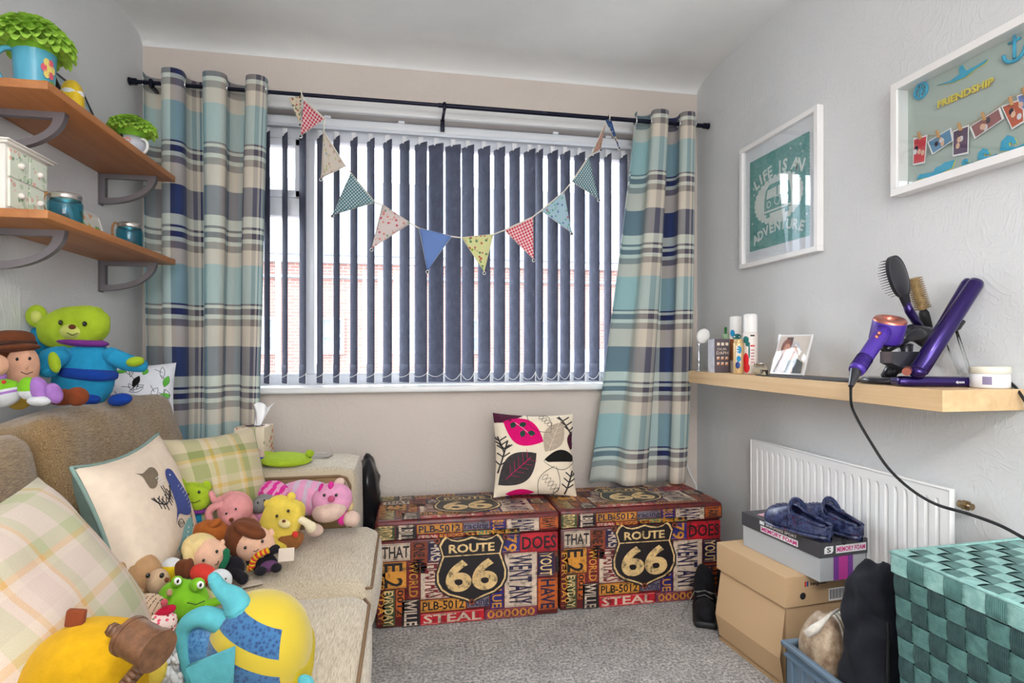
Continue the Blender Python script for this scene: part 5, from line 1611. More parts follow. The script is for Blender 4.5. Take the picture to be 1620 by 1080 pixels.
# ------------------------------------------------------------------ pictures on the right wall
def wall_frame(y0, y1, z0, z1, dep_, bw, M_fr, root, inset, back_m):
    """frame on the right wall; returns matrix of the picture plane (x towards the camera, y up)"""
    M = Matrix(((0, 0, -1, XR), (-1, 0, 0, y1), (0, 1, 0, z0), (0, 0, 0, 1)))
    Wd, H = y1-y0, z1-z0
    b = MB(M)
    for (a, c, d, e) in ((0, Wd, 0, bw), (0, Wd, H-bw, H), (0, bw, bw, H-bw), (Wd-bw, Wd, bw, H-bw)):
        b.box(((a+c)/2, (d+e)/2, dep_/2+.001), (c-a, e-d, dep_), M_fr, bev=.0012, smooth=False)
    b.build('frame', root)
    b = MB(M); b.rect(bw*.8, bw*.8, Wd-bw*.8, H-bw*.8, back_m, z=dep_-inset); bk = b.build('backing', root)
    return M, Wd, H
M_FW = plain('white_frame', (238, 236, 234), .35)
M_MAT = plain('white_mount', (236, 236, 240), .7); M_TEAL = leather('teal_poster_ink', (92, 152, 148), (126, 178, 172), 90); M_POST = plain('poster_cream', (226, 232, 226), .7)
lf = thing('picture_frame', 'white framed teal poster reading LIFE IS AN ADVENTURE, on the right wall', 'picture', (XR-.01, 2.08, 1.42))
M, Wd, H = wall_frame(1.833, 2.325, CAM_H+.355, CAM_H+.886, .026, .020, M_FW, lf, .018, M_MAT)
MP = M @ Matrix.Translation((0, 0, .009))
b = MB(MP)
x0, x1, y0, y1 = .055, Wd-.065, .07, H-.075
# perforated stamp edge
pts = []
def saw(ax, ay, bx_, by_, n):
    out = []
    for k in range(n):
        t = k/n; out.append((ax+(bx_-ax)*t, ay+(by_-ay)*t)); t = (k+.5)/n
        nx, ny = -(by_-ay), bx_-ax; l = math.hypot(nx, ny); out.append((ax+(bx_-ax)*t+nx/l*-.004, ay+(by_-ay)*t+ny/l*-.004))
    return out
b.prism(saw(x0, y0, x1, y0, 26)+saw(x1, y0, x1, y1, 28)+saw(x1, y1, x0, y1, 26)+saw(x0, y1, x0, y0, 28), 0, M_TEAL)
def arc_text(b, st, cx, cy, R, h, mt, a0, a1, M=None, z=.0006):
    n = len(st)
    for i, chh in enumerate(st):
        if chh == ' ': continue
        a = a0+(a1-a0)*i/(n-1)
        x, y = cx+R*math.sin(a), cy+R*math.cos(a)
        b.text(chh, x, y, h, mt, rot=-a, bold=.035, z=z)
pcx = (x0+x1)/2
arc_text(b, 'LIFE IS AN', pcx, y1-.40, .325, .044, M_POST, -.44, .44)
arc_text(b, 'ADVENTURE', pcx, y0-.30, .375, .038, M_POST, -.40, .40)
def ova(cx, cy, rx, ry, mt, z, n=28): b.prism([(cx+rx*math.cos(2*PI*k/n), cy+ry*math.sin(2*PI*k/n)) for k in range(n)], 0, mt, M=Matrix.Translation((0, 0, z)))
pcy = (y0+y1)/2-.008
for k in range(30):
    a = 2*PI*k/30; ova(pcx+.142*math.cos(a), pcy+.090*math.sin(a), .014, .012, M_POST, .0004, 10)
ova(pcx, pcy, .142, .088, M_POST, .0006)
vb = MB(MP)
b.prism([(pcx-.085, pcy-.05), (pcx+.085, pcy-.05), (pcx+.085, pcy+.005), (pcx+.075, pcy+.05), (pcx+.05, pcy+.068), (pcx-.05, pcy+.068), (pcx-.075, pcy+.05), (pcx-.085, pcy+.005)], 0, M_TEAL, M=Matrix.Translation((0, 0, .0008)))
for s in (-1, 1):
    b.prism([(pcx+s*.004, pcy+.012), (pcx+s*.070, pcy+.012), (pcx+s*.063, pcy+.048), (pcx+s*.004, pcy+.052)], 0, M_POST, M=Matrix.Translation((0, 0, .001)))
    ova(pcx+s*.055, pcy-.012, .014, .014, M_POST, .001, 18); ova(pcx+s*.055, pcy-.012, .010, .010, M_TEAL, .0012, 18)
    b.rect(pcx+s*.06-.012, pcy-.066, pcx+s*.06+.012, pcy-.05, M_TEAL, z=.0008)
ova(pcx, pcy-.005, .020, .020, M_POST, .001, 20); ova(pcx, pcy-.005, .015, .015, M_TEAL, .0012, 20)
b.rect(pcx-.09, pcy-.044, pcx+.09, pcy-.036, M_POST, z=.001)
rn = random.Random(4)
for k in range(46):
    x, y = rn.uniform(x0+.012, x1-.012), rn.uniform(y0+.012, y1-.012)
    if abs(y-pcy) < .10 and abs(x-pcx) < .155: continue
    if abs(y-(y1-.085)) < .055 and abs(x-pcx) < .15 or abs(y-(y0+.085)) < .045 and abs(x-pcx) < .16: continue
    ova(x, y, .006, .0025, M_POST, .0005, 8); ova(x, y, .0025, .006, M_POST, .0005, 8)
b.build('poster', lf)
b = MB(M); b.box((Wd/2, H/2, .0175), (Wd-.036, H-.036, .002), glassy('picture_glass', (252, 253, 253), .015)); b.build('glass', lf)

M_SAGE = plain('sage_grey_board', (176, 188, 180), .8); M_CYAN = plain('cyan_wood', (60, 168, 204), .55); M_YEL = plain('yellow_wood', (226, 214, 90), .55); M_PEG = plain('wood_peg', (196, 148, 96), .7)
ff = thing('box_frame', 'deep white box frame of pegged photos reading FRIENDSHIP, on the right wall', 'picture', (XR-.02, 1.22, 1.7))
yA, yB, zA, zB = .98, 1.497, CAM_H+.461, CAM_H+.799
M, Wd, H = wall_frame(yA, yB, zA, zB, .045, .022, M_FW, ff, .040, M_SAGE)
def fp(px, py):     # photo pixel to picture coordinates on the backing
    q = onX(px, py, XR-.006); return (yB-q.y, q.z-zA)
MP = M @ Matrix.Translation((0, 0, .0055))
def cut(name, fn, lb):
    b = MB(MP); fn(b); b.build(name, ff, label=lb)
def thick(b, pts, th=.004):
    P = [fp(*p) for p in pts]
    b.prism([(x+.0018, y-.0018) for x, y in P], .001, M_YEL, M=Matrix.Translation((0, 0, .0003))); b.prism(P, th, M_CYAN, M=Matrix.Translation((0, 0, .0006)))
cut('plane', lambda b: thick(b, [(1484, 135), (1505, 128), (1520, 117), (1519, 108), (1524, 103), (1530, 112), (1548, 103), (1563, 94), (1560, 99), (1540, 112), (1528, 122), (1510, 130)]), 'cyan cut out aeroplane')
def wheel(b):
    c = fp(1458, 144)
    b.tube([(c[0]+.021*math.cos(a*PI/12), c[1]+.021*math.sin(a*PI/12), .003) for a in range(24)], .0035, M_CYAN, n=6, closed=True)
    for k in range(8): b.cyl((c[0], c[1], .003), (c[0]+.021*math.cos(k*PI/4), c[1]+.021*math.sin(k*PI/4), .003), .002, M_CYAN, n=6)
    b.ell((c[0], c[1], .003), (.006, .006, .003), M_CYAN, n=10)
cut('ship_wheel', wheel, 'cyan cut out ship wheel')
def anchor(b):
    c = fp(1606, 75); k = .9
    x, y = c
    b.tube([(x, y+.030*k, .003), (x, y-.030*k, .003)], .004, M_CYAN, n=6); b.tube([(x-.014, y+.016, .003), (x+.014, y+.016, .003)], .0035, M_CYAN, n=6)
    b.tube([(x+.026*math.cos(a), y-.008+.026*math.sin(a), .003) for a in [PI+PI*j/12 for j in range(13)]], .0045, M_CYAN, n=6)
    b.tube([(x+.006*math.cos(a*PI/6), y+.036+.006*math.sin(a*PI/6), .003) for a in range(12)], .002, M_CYAN, n=5, closed=True)
cut('anchor', anchor, 'cyan cut out anchor')
def friend(b):
    a, c = fp(1485, 166), fp(1574, 127)
    st = 'FRIENDSHIP'
    ang = math.atan2(c[1]-a[1], c[0]-a[0]); mx_, my_ = (a[0]+c[0])/2, (a[1]+c[1])/2; Lw = math.hypot(c[0]-a[0], c[1]-a[1])
    b.text(st, mx_, my_, .018, M_YEL, w=Lw, rot=ang, bold=.035, z=.0045); b.text(st, mx_+.001, my_-.001, .018, M_PEG, w=Lw, rot=ang, bold=.035, z=.003)
    for i, ch_ in enumerate(''):
        t = (i+.5)/10
        x = a[0]+(c[0]-a[0])*t; y = a[1]+(c[1]-a[1])*t
        b.text(ch_, x, y, .018, M_YEL, bold=.03, z=.0045); b.text(ch_, x+.001, y-.001, .018, M_PEG, bold=.03, z=.002); b.text(ch_, x-.0012, y+.0012, .017, M_CREM, bold=.02, z=.0046) if False else None
cut('lettering', friend, 'yellow wooden letters reading FRIENDSHIP')
P_ = plain
phs = [([(1448, 219), (1470, 213), (1466, 258), (1447, 262)], (206, 60, 70)), ([(1470, 225), (1508, 202), (1512, 222), (1478, 245)], (90, 140, 176)), ([(1510, 207), (1536, 197), (1535, 243), (1510, 248)], (92, 70, 96)),
       ([(1537, 201), (1586, 170), (1592, 188), (1545, 220)], (150, 96, 96)), ([(1587, 168), (1622, 155), (1624, 193), (1604, 205)], (190, 90, 60)), ([(1612, 152), (1640, 142), (1644, 180), (1618, 172)], (110, 130, 190))]
rn = random.Random(9)
for i, (q, c) in enumerate(phs):
    b = MB(MP); P = [fp(*p) for p in q]
    zz = .006+.001*(i % 2)
    b.prism(P, .0006, M_WHT, M=Matrix.Translation((0, 0, zz)))
    cx, cy = sum(p[0] for p in P)/4, sum(p[1] for p in P)/4
    b.prism([(cx+(x-cx)*.88, cy+(y-cy)*.88) for x, y in P], 0, P_('snap_%d' % i, c, .35), M=Matrix.Translation((0, 0, zz+.0009)))
    for k in range(4):
        ox_, oy_ = cx+rn.uniform(-.014, .014), cy+rn.uniform(-.012, .012)
        b.prism([(ox_+.006*math.cos(a*PI/5), oy_+.008*math.sin(a*PI/5)) for a in range(10)], 0, P_('snap_tone_%d' % (k % 3), ((226, 186, 160), (50, 44, 60), (220, 220, 226))[k % 3], .35), M=Matrix.Translation((0, 0, zz+.0012+.0002*k)))
    b.build('snapshot', ff)
    tx, ty = (P[0][0]+P[1][0])/2, (P[0][1]+P[1][1])/2
    b = MB(MP); b.box((tx, ty+.002, zz+.004), (.006, .024, .006), M_PEG, rot=(0, 0, rad(15)), bev=.001); b.build('peg', ff)
def strl(b):
    pts = [fp(1446, 216), fp(1490, 214), fp(1530, 200), fp(1568, 180), fp(1600, 155), fp(1640, 140)]
    b.tube([(x, y, .006) for x, y in pts], .0008, M_PEG, n=5)
cut('string', strl, None) if False else None
b = MB(MP); strl(b); b.build('string', ff)
cut('boat', lambda b: thick(b, [(1452, 284), (1456, 276), (1478, 272), (1482, 265), (1490, 262), (1496, 257), (1511, 253), (1506, 266), (1480, 278)]), 'cyan cut out boat')
def wave(cx, cy, s):
    return [(cx-s, cy+s*.55), (cx-s*.9, cy-s*.2), (cx-s*.4, cy-s*.75), (cx+s*.1, cy-s*.6), (cx+s*.35, cy-s*.1), (cx+s*.1, cy), (cx-.1*s, cy-.2*s), (cx-.35*s, cy-.1*s), (cx-.3*s, cy+.15*s), (cx+.4*s, cy+.25*s), (cx+1.1*s, cy-.1*s), (cx+1.0*s, cy+.1*s), (cx, cy+s*.55)]
for (x, y, s) in ((1531, 257, 8), (1562, 245, 14), (1603, 228, 19)): cut('wave', lambda b, x=x, y=y, s=s: thick(b, wave(x, y, s)), 'cyan cut out wave')
b = MB(M); b.box((Wd/2, H/2, .040), (Wd-.04, H-.04, .002), glassy('picture_glass', (252, 253, 253), .015)); b.build('glass', ff)
# ------------------------------------------------------------------ things on the left wall shelves
M_TQ = plain('turquoise_glaze', (84, 168, 196), .25, coat=.4); M_PETAL = fabric('lime_petals', (166, 206, 80), .2, 60, .15, .2); M_PETD = fabric('deep_lime_petals', (120, 170, 50), .2, 60, .15, .2)
def flower_ball(name, label, c, R, Rz, seed, n=150, cut_=-.35):
    rnd = random.Random(seed); b = MB()
    b.ell(c, (R*.62, R*.62, Rz*.62), M_PETD, n=16)
    ga = PI*(3-math.sqrt(5))
    for i in range(n):
        z = 1-(i+.5)/n*(1-cut_)*1.0
        if z < cut_: break
        th = i*ga; rr = math.sqrt(max(0, 1-z*z))
        d = Vector((rr*math.cos(th), rr*math.sin(th), z))
        base = Vector((c[0]+d.x*R*.58, c[1]+d.y*R*.58, c[2]+d.z*Rz*.5))
        tip = Vector((c[0]+d.x*R*rnd.uniform(.93, 1.05), c[1]+d.y*R*rnd.uniform(.93, 1.05), c[2]+d.z*Rz*rnd.uniform(.93, 1.04)-.004*(1-z)))
        side = d.cross(Vector((0, 0, 1))); side = side.normalized() if side.length > .1 else Vector((1, 0, 0))
        upv = side.cross(d).normalized(); wv = R*rnd.uniform(.17, .23)
        def fn(u, v, base=base, tip=tip, side=side, upv=upv, wv=wv):
            p = base.lerp(tip, v); ww = wv*math.sin(PI*(.12+v*.80))**.55
            s = (u-.5)*2
            return p+side*ww*s+upv*(ww*.7*(s*s-.4)+R*.16*math.sin(PI*v))
        b.grid(fn, 4, 5, M_PETAL)
    return tag(b.build(name), label, 'artificial flower')
mc = Vector((-.985, 1.765, ZU))
mg = thing('mug', 'turquoise mug with a printed flower, on the upper shelf holding the large green bloom', 'mug', tuple(mc))
b = MB(); b.lathe([(0, .001), (.040, .001), (.043, .004), (.043, .020), (.046, .075), (.049, .128), (.050, .132), (.047, .132), (.044, .06), (.041, .01), (0, .008)], mc, M_TQ, n=32)
cp_ = plain('yellow_glaze_print', (226, 206, 110), .3); cq = plain('pink_glaze_print', (214, 90, 110), .3); cr_ = plain('green_glaze_print', (110, 170, 70), .3)
base = math.atan2(-mc.y, -mc.x)
def mugblob(b, a, z, ra, rz, mt, r=.0475, lift=.0008):
    pts = [(a+ra*math.cos(k*PI/8), z+rz*math.sin(k*PI/8)) for k in range(16)]
    V = [(mc.x+(r+lift)*math.cos(base+rad(x)), mc.y+(r+lift)*math.sin(base+rad(x)), mc.z+y) for x, y in pts]
    b.add(V, [list(range(16))], mt)
for k in range(6):
    a = k*PI/3; mugblob(b, 38+14*math.cos(a), .075+.018*math.sin(a), 9, .011, cq if k % 2 else cp_, .0478)
mugblob(b, 38, .075, 8, .009, cp_, .049); mugblob(b, 30, .035, 14, .007, cr_, .046); mugblob(b, 52, .04, 12, .006, cr_, .046)
b.build('cup', mg)
b = MB()
hdv = Vector((-CS, SN, 0))*1.0
hdv = (Vector((-.80, -.60, 0))).normalized()
pts = [mc+hdv*(.046+.034*math.sin(t)**.8)+Vector((0, 0, .070+.048*math.cos(t))) for t in [PI*k/14 for k in range(15)]]
b.tube(pts, .0065, M_TQ, n=10); b.build('handle', mg)
flower_ball('green_bloom', 'large lime green artificial bloom filling the turquoise mug', (mc.x-.002, mc.y, ZU+.143), .095, .075, 3, 150)
# grey white cup
c2 = Vector((-.955, 2.26, ZU))
M_CUP = plain('grey_white_glaze', (196, 196, 206), .3, coat=.3)
mg2 = thing('mug', 'grey and white round mug at the far end of the upper shelf', 'mug', tuple(c2))
b = MB(); b.lathe([(0, .001), (.028, .001), (.034, .01), (.042, .035), (.042, .055), (.036, .075), (.033, .074), (.038, .05), (.030, .01), (0, .008)], c2, M_CUP, n=28)
base2 = math.atan2(-c2.y, -c2.x)
for (a, z, rr, mt) in ((-20, .055, 16, plain('pink_glaze', (220, 150, 140), .3)), (-48, .066, 9, plain('dark_glaze', (60, 44, 46), .3))):
    V = [(c2.x+.0425*math.cos(base2+rad(a+rr*math.cos(k*PI/8))), c2.y+.0425*math.sin(base2+rad(a+rr*math.cos(k*PI/8))), c2.z+z+.010*math.sin(k*PI/8)) for k in range(16)]
    b.add(V, [list(range(16))], mt)
b.build('cup', mg2)
b = MB(); hv = Vector((.86, -.35, 0)).normalized()
b.tube([c2+hv*(.038+.026*math.sin(t))+Vector((0, 0, .042+.026*math.cos(t))) for t in [PI*k/12 for k in range(13)]], .005, M_WHITEP, n=8); b.build('handle', mg2)
flower_ball('green_bloom', 'smaller lime green artificial bloom in the grey and white mug', (c2.x, c2.y, ZU+.098), .080, .055, 7, 130, -.2)
# black framed picture behind
fr1 = thing('framed_photo', 'thin black photo frame leaning on the wall between the two mugs', 'picture', (-1.07, 2.03, ZU))
A_ = Vector((-1.005, 2.02, ZU)); Lx = .19; Hh = .212
M = frame(A_, (0, 1, 0), Vector((-.22, 0, 1))); 
Mf = frame(A_+Vector((0, Lx, 0)), (0, -1, 0), Vector((-.22, 0, 1)))
Mf = frame(A_, (0, 1, 0), Vector((-.42, 0, 1)))
b = MB(Mf)
M_FB = plain('black_frame', (24, 24, 28), .35)
for (x0, x1, y0, y1) in ((0, Lx, 0, .008), (0, Lx, Hh-.008, Hh), (0, .008, 0, Hh), (Lx-.008, Lx, 0, Hh)): b.box(((x0+x1)/2, (y0+y1)/2, 0), (x1-x0, y1-y0, .012), M_FB)
b.build('frame', fr1)
b = MB(Mf); b.box((Lx/2, Hh/2, 0), (Lx-.01, Hh-.01, .006), leather('pale_blue_picture', (120, 150, 160), (206, 220, 222), 25)); b.build('picture', fr1)
# yellow ornament by the mug
yo = thing('ornament', 'small yellow and blue ornament on the upper shelf beside the turquoise mug', 'ornament', (-.985, 1.92, ZU))
b = MB(); b.ell((-.985, 1.945, ZU+.066), (.029, .029, .066), plain('yellow_gloss', (232, 196, 40), .3), n=20, sq=.8); b.build('body', yo)
b = MB(); b.lathe([(0, 0), (.028, 0), (.029, .030), (0, .030)], (-.985, 1.945, ZU+.0005), plain('mid_blue_gloss', (60, 110, 180), .3), n=20); b.build('base', yo)
b = MB(); b.lathe([(.0285, .085), (.030, .092), (.0275, .099)], (-.985, 1.945, ZU), plain('white_band', (240, 240, 240), .3), n=20); b.build('band', yo)

# ---- lower shelf
dr_ = thing('mini_drawers', 'small white chest with four floral painted drawers on the lower shelf', 'chest of drawers', (-1.04, 1.745, ZLo))
M_CHW = plain('antique_white_paint', (232, 226, 218), .5)
dx0, dx1, dy0, dy1, dz0, dz1 = -1.105, -.985, 1.648, 1.822, ZLo+.001, ZLo+.165
b = MB(); b.box(((dx0+dx1)/2, (dy0+dy1)/2, (dz0+dz1)/2), (dx1-dx0, dy1-dy0, dz1-dz0), M_CHW, bev=.002)
b.box(((dx0+dx1)/2+.003, (dy0+dy1)/2, dz1+.003), (dx1-dx0+.016, dy1-dy0+.02, .007), M_CHW, bev=.002); b.box(((dx0+dx1)/2+.004, (dy0+dy1)/2, dz1+.008), (dx1-dx0+.026, dy1-dy0+.032, .004), M_CHW, bev=.001)
b.build('case', dr_)
def floral(name, ground, cols, sc=38):
    m, t, b = base_mat(name)
    v = t.new('ShaderNodeTexVoronoi'); t.link(coords(t), v.inputs['Vector']); v.inputs['Scale'].default_value = sc
    n = noise_n(t, coords(t), 25, 3)
    f = math_n(t, 'MULTIPLY', math_n(t, 'LESS_THAN', v.outputs['Distance'], .42), math_n(t, 'GREATER_THAN', n.outputs[0], .48))
    sp = t.new('ShaderNodeSeparateColor'); t.link(v.outputs['Color'], sp.inputs[0])
    r = ramp(t, sp.outputs[0], [(i/len(cols), rgb(*c)) for i, c in enumerate(cols)], 'CONSTANT')
    t.link(mixc(t, f, rgb(*ground), r.outputs[0]), b.inputs['Base Color']); b.inputs['Roughness'].default_value = .6
    return m
M_FLR = floral('floral_paper', (226, 232, 214), ((190, 206, 176), (226, 186, 170), (170, 198, 196), (150, 176, 140)), 60)
for i in range(2):
    for j in range(2):
        ya, yb = dy0+.010+i*.079, dy0+.010+i*.079+.073; za, zb = dz0+.008+j*.077, dz0+.008+j*.077+.071
        b = MB(); b.box((dx1+.001, (ya+yb)/2, (za+zb)/2), (.008, yb-ya, zb-za), M_FLR, bev=.001, smooth=False); dd = b.build('drawer', dr_)
        b = MB(); b.ell((dx1+.010, (ya+yb)/2, (za+zb)/2), (.008, .008, .008), M_CHW, n=12); b.build('knob', dd)
M_TG = glassy('teal_glass', (178, 228, 238), .04); M_ROPE = plain('jute_rope', (150, 110, 70), .9)
for (px, X, lb) in ((104, -.945, 'teal glass jar with rope handle beside the small white drawers'), (205, -.945, 'teal glass jar with rope handle at the far end of the lower shelf')):
    y = onX(px, 340, X).y; c = Vector((X, y, ZLo))
    j = thing('glass_jar', lb, 'jar', tuple(c), group='teal glass jars on the lower shelf')
    b = MB(); b.lathe([(0, .001), (.036, .001), (.041, .006), (.041, .060), (.036, .070), (.036, .078), (.034, .078), (.034, .070), (.038, .060), (.038, .008), (0, .006)], c, M_TG, n=30); b.build('glass', j)
    b = MB(); b.lathe([(.0365, .070), (.038, .072), (.038, .084), (.036, .086), (.035, .084), (.035, .072)], c, M_SILV, n=30); b.build('rim', j)
    b = MB(); hv = Vector((-.75, -.66, 0)).normalized()
    b.tube([c+hv*(.040+.012*math.sin(t))+Vector((0, 0, .055+.028*math.cos(t))) for t in [PI*k/10 for k in range(11)]], .004, M_ROPE, n=8); b.build('handle', j)
fr2 = thing('framed_photo', 'white photo frame with bright flower picture between the teal jars', 'picture', (-1.06, 2.05, ZLo))
A_ = Vector((-1.050, 2.12, ZLo)); Lx, Hh = .185, .130
Mf = frame(A_, (0, 1, 0), Vector((-.30, 0, 1))); b = MB(Mf)
for (x0, x1, y0, y1) in ((0, Lx, 0, .009), (0, Lx, Hh-.009, Hh), (0, .009, 0, Hh), (Lx-.009, Lx, 0, Hh)): b.box(((x0+x1)/2, (y0+y1)/2, 0), (x1-x0, y1-y0, .012), M_FW)
b.build('frame', fr2)
b = MB(Mf); b.box((Lx/2, Hh/2, 0), (Lx-.012, Hh-.012, .006), floral('bright_picture', (236, 232, 222), ((236, 190, 40), (220, 80, 120), (240, 150, 60), (120, 180, 90)), 30)); b.build('picture', fr2)
# ------------------------------------------------------------------ cushions on the sofa
def soft_plaid(name, ground, a, c, dcol, pu, pv):
    wf = seq([(26, rgb(*ground)), (20, rgb(*a)), (7, rgb(*ground)), (5, rgb(*c)), (9, rgb(*ground)), (18, rgb(*dcol)), (5, rgb(*ground)), (4, rgb(*c)), (10, rgb(*a))])
    return plaid(name, wf, wf, pv, pu, .5, 0, 500)
M_PL1 = soft_plaid('faded_green_check', (208, 192, 178), (178, 180, 142), (206, 164, 106), (200, 180, 170), .26, .30)
M_PL2 = soft_plaid('sage_check', (198, 184, 154), (136, 144, 90), (196, 162, 84), (172, 170, 124), .24, .27)
def pil(name, label, c, xa, ya, w, h, t, mat, back=None, seed=0, pinch=.10, piping=None, extra=None):
    M = frame(Vector(c), Vector(xa), Vector(ya))
    b = MB(); P = pillow(b, M, w, h, t, mat, back, seed=seed, pinch=pinch)
    if extra: extra(b, M, on_pillow(P, w, h))
    if piping:
        o = thing(name, label, 'cushion', tuple(c)); b.build('cover', o)
        p = MB(); pts = []
        for k in range(80):
            s = k/20; e = int(s) % 4; f_ = s-int(s)
            a, c2 = ((f_, 0), (1, f_), (1-f_, 1), (0, 1-f_))[e]
            q = P(a, c2, 1); pts.append((q[0], q[1], 0))
        p.tube(pts, .005, piping, n=6, closed=True, M=M); p.build('piping', o)
        return o
    return tag(b.build(name), label, 'cushion')
M_LIN = fabric('natural_linen', (222, 204, 184), .05, 40, .25, .1, fine=1500); M_SGR = fabric('dusty_teal_cloth', (128, 152, 144), .08, 60, .2, .1)
M_BIRDB = fabric('indigo_applique', (62, 74, 132), .06, 80, .2, .1); M_BIRDT = fabric('teal_applique', (120, 168, 166), .06, 80, .2, .1); M_BIRDG = fabric('taupe_applique', (120, 106, 88), .12, 80, .2, .1); M_INKK = plain('black_thread', (40, 36, 38), .8); M_WHF = plain('white_thread', (240, 240, 240), .8)
def birds(b, M, f):
    f0 = f; f = lambda x, y, lift=.0015: f0(x-.065, y, lift)
    def bird(cx, cy, s, mt, ang):
        pts = [(-1.0, -.75), (-.55, -.35), (-.35, .1), (-.1, .7), (.25, .95), (.55, .8), (.60, .45), (.62, .0), (.55, -.55), (.25, -.9), (-.1, -.8), (-.5, -.55)]
        ca, sa = math.cos(ang), math.sin(ang)
        P = [(cx+s*(x*ca-y*sa), cy+s*(x*sa+y*ca)) for x, y in pts]
        # round the outline
        Q = smooth(([Vector((x, y, 0)) for x, y in P]+[Vector((P[0][0], P[0][1], 0))]), 3)
        patch(b, M, f, [(q.x, q.y) for q in Q[:-1]], mt, .0016)
        return lambda x, y: (cx+s*(x*ca-y*sa), cy+s*(x*sa+y*ca))
    g = bird(.028, .105, .048, M_BIRDG, rad(-60))
    for k in range(14): patch(b, M, f, leaf(.045+.010*(k % 4), .090-.008*(k//4), .006, .004, k), M_WHF, .0022, .02)
    stroke(b, M, f, [(.045, .065), (.050, .035)], .0012, M_INKK); stroke(b, M, f, [(.058, .065), (.060, .035)], .0012, M_INKK)
    h = bird(.120, .020, .078, M_BIRDB, rad(8))
    for k in range(26): 
        p = h(.28+.08*(k % 4), -.65+.14*(k//4)); patch(b, M, f, [(p[0]+.0016*math.cos(a), p[1]+.0016*math.sin(a)) for a in (0, 1.57, 3.14, 4.71)], M_WHF, .0024, .05)
    e = h(.25, .70); patch(b, M, f, [(e[0]+.003*math.cos(a), e[1]+.003*math.sin(a)) for a in [i*1.05 for i in range(6)]], M_WHF, .0024, .05)
    for dx in (0, .008): stroke(b, M, f, [(.150+dx, -.035), (.158+dx, -.09)], .0008, M_INKK)
    t_ = bird(.105, -.105, .066, M_BIRDT, rad(-28))
    for k in range(5): patch(b, M, f, leaf(.098+.008*k, -.125+.011*k, .008, .006, k), M_WHF, .0024, .05)
    # twig
    tw = [(-.020, .048), (.000, .028), (.030, .015), (.055, .020), (.080, .030), (.098, .052)]
    stroke(b, M, f, tw, .0017, M_INKK)
    for (x, y) in tw[1:-1]+[(.015, .022), (.068, .025)]:
        stroke(b, M, f, [(x, y), (x-.012, y+.020)], .0013, M_INKK); stroke(b, M, f, [(x, y), (x+.014, y+.016)], .0011, M_INKK); stroke(b, M, f, [(x, y), (x+.004, y-.016)], .0012, M_INKK)
    stroke(b, M, f, leaf(.092, -.055, .045, .022, rad(-20)), .0009, M_INKK, closed=True)
    for k in range(5): stroke(b, M, f, [(.078+.007*k, -.044-.003*k), (.080+.007*k, -.062)], .0008, M_INKK)
pil('cushion', 'cream linen cushion with embroidered birds and teal piping, against the sofa back', (-.665, 1.64, .635), (.02, 1, .03), (-.30, 0, 1), .43, .37, .15, M_LIN, M_SGR, 4, .13, M_SGR, birds)
pil('cushion', 'sage green checked cushion at the far end of the sofa by the armrest', onY(347, 762, 1.97), (.72, .69, .02), (-.35, .22, 1), .32, .33, .13, M_PL2, None, 6, .10)
pil('cushion', 'large faded cream and green checked cushion nearest on the sofa at the left', (-.635, 1.125, .615), (.02, 1, .10), (-.55, -.19, .81), .46, .40, .16, M_PL1, None, 9, .08)
M_DOOD = fabric('white_printed_cotton', (228, 230, 238), .03, 40, .15, .1)
M_DG1 = fabric('green_doodle', (96, 176, 70), .05, 60, .1, .1); M_DR1 = fabric('red_doodle', (196, 50, 60), .05, 60, .1, .1)
def doodles(b, M, f):
    rn = random.Random(12)
    for k in range(44):
        x, y = rn.uniform(-.115, .12), rn.uniform(-.12, .12); a = rn.uniform(0, 3)
        c = (M_DG1, M_BLK, M_DG1, M_DR1, M_BIRDG)[k % 5]
        L = leaf(x, y, rn.uniform(.03, .06), rn.uniform(.012, .024), a)
        if k % 2: patch(b, M, f, L, c, .0015, .012)
        stroke(b, M, f, L, .0009, M_INKK, closed=True); stroke(b, M, f, [(x, y), (x+.03*math.cos(a+1), y+.03*math.sin(a+1))], .0009, M_INKK)
pil('cushion', 'white cushion with green and black leaf doodles on the sofa back by the curtain', onY(210, 634, 2.34), (.93, .36, 0), (-.30, .20, 1), .28, .29, .12, M_DOOD, None, 11, .08, None, doodles)

# ------------------------------------------------------------------ soft toys
RV = Vector((CS, -SN, 0)); FV = Vector((SN, CS, 0)); UV_ = Vector((0, 0, 1))
PC = {}
def plush(c, nap=.5):
    c = tuple(int(v*.9) for v in c); k = 'plush_%02x%02x%02x' % c
    if k not in PC: PC[k] = fabric(k, c, .10, 45, nap, .45, .95, 1100)
    return PC[k]
EYE = plain('black_bead_eye', (18, 16, 18), .12, coat=.6); EYEW = plain('white_felt', (238, 238, 238), .7); THR = plain('dark_stitching', (40, 30, 30), .8)
def bl3(b, px, py, Y, rx, ry, mat, rd=None, roll=0, sq=1.0, wob=.0, seed=0, n=28, matf=None):
    c = onY(px, py, Y); d = c.x*SN+c.y*CS; s = d/907; u = (px-810)/907
    rd = (min(rx, ry)*.85 if rd is None else rd)*s
    ax = math.sqrt(max((rx*s)**2-(u*rd)**2, (.55*rx*s)**2)); az = ry*s
    m = Matrix(((RV.x, FV.x, 0, c.x), (RV.y, FV.y, 0, c.y), (0, 0, 1, c.z), (0, 0, 0, 1))) @ Matrix.Rotation(-rad(roll), 4, 'Y')
    b.ell((0, 0, 0), (ax, rd, az), mat, M=m, sq=sq, wob=wob, seed=seed, n=n, matf=matf)
    return c, s
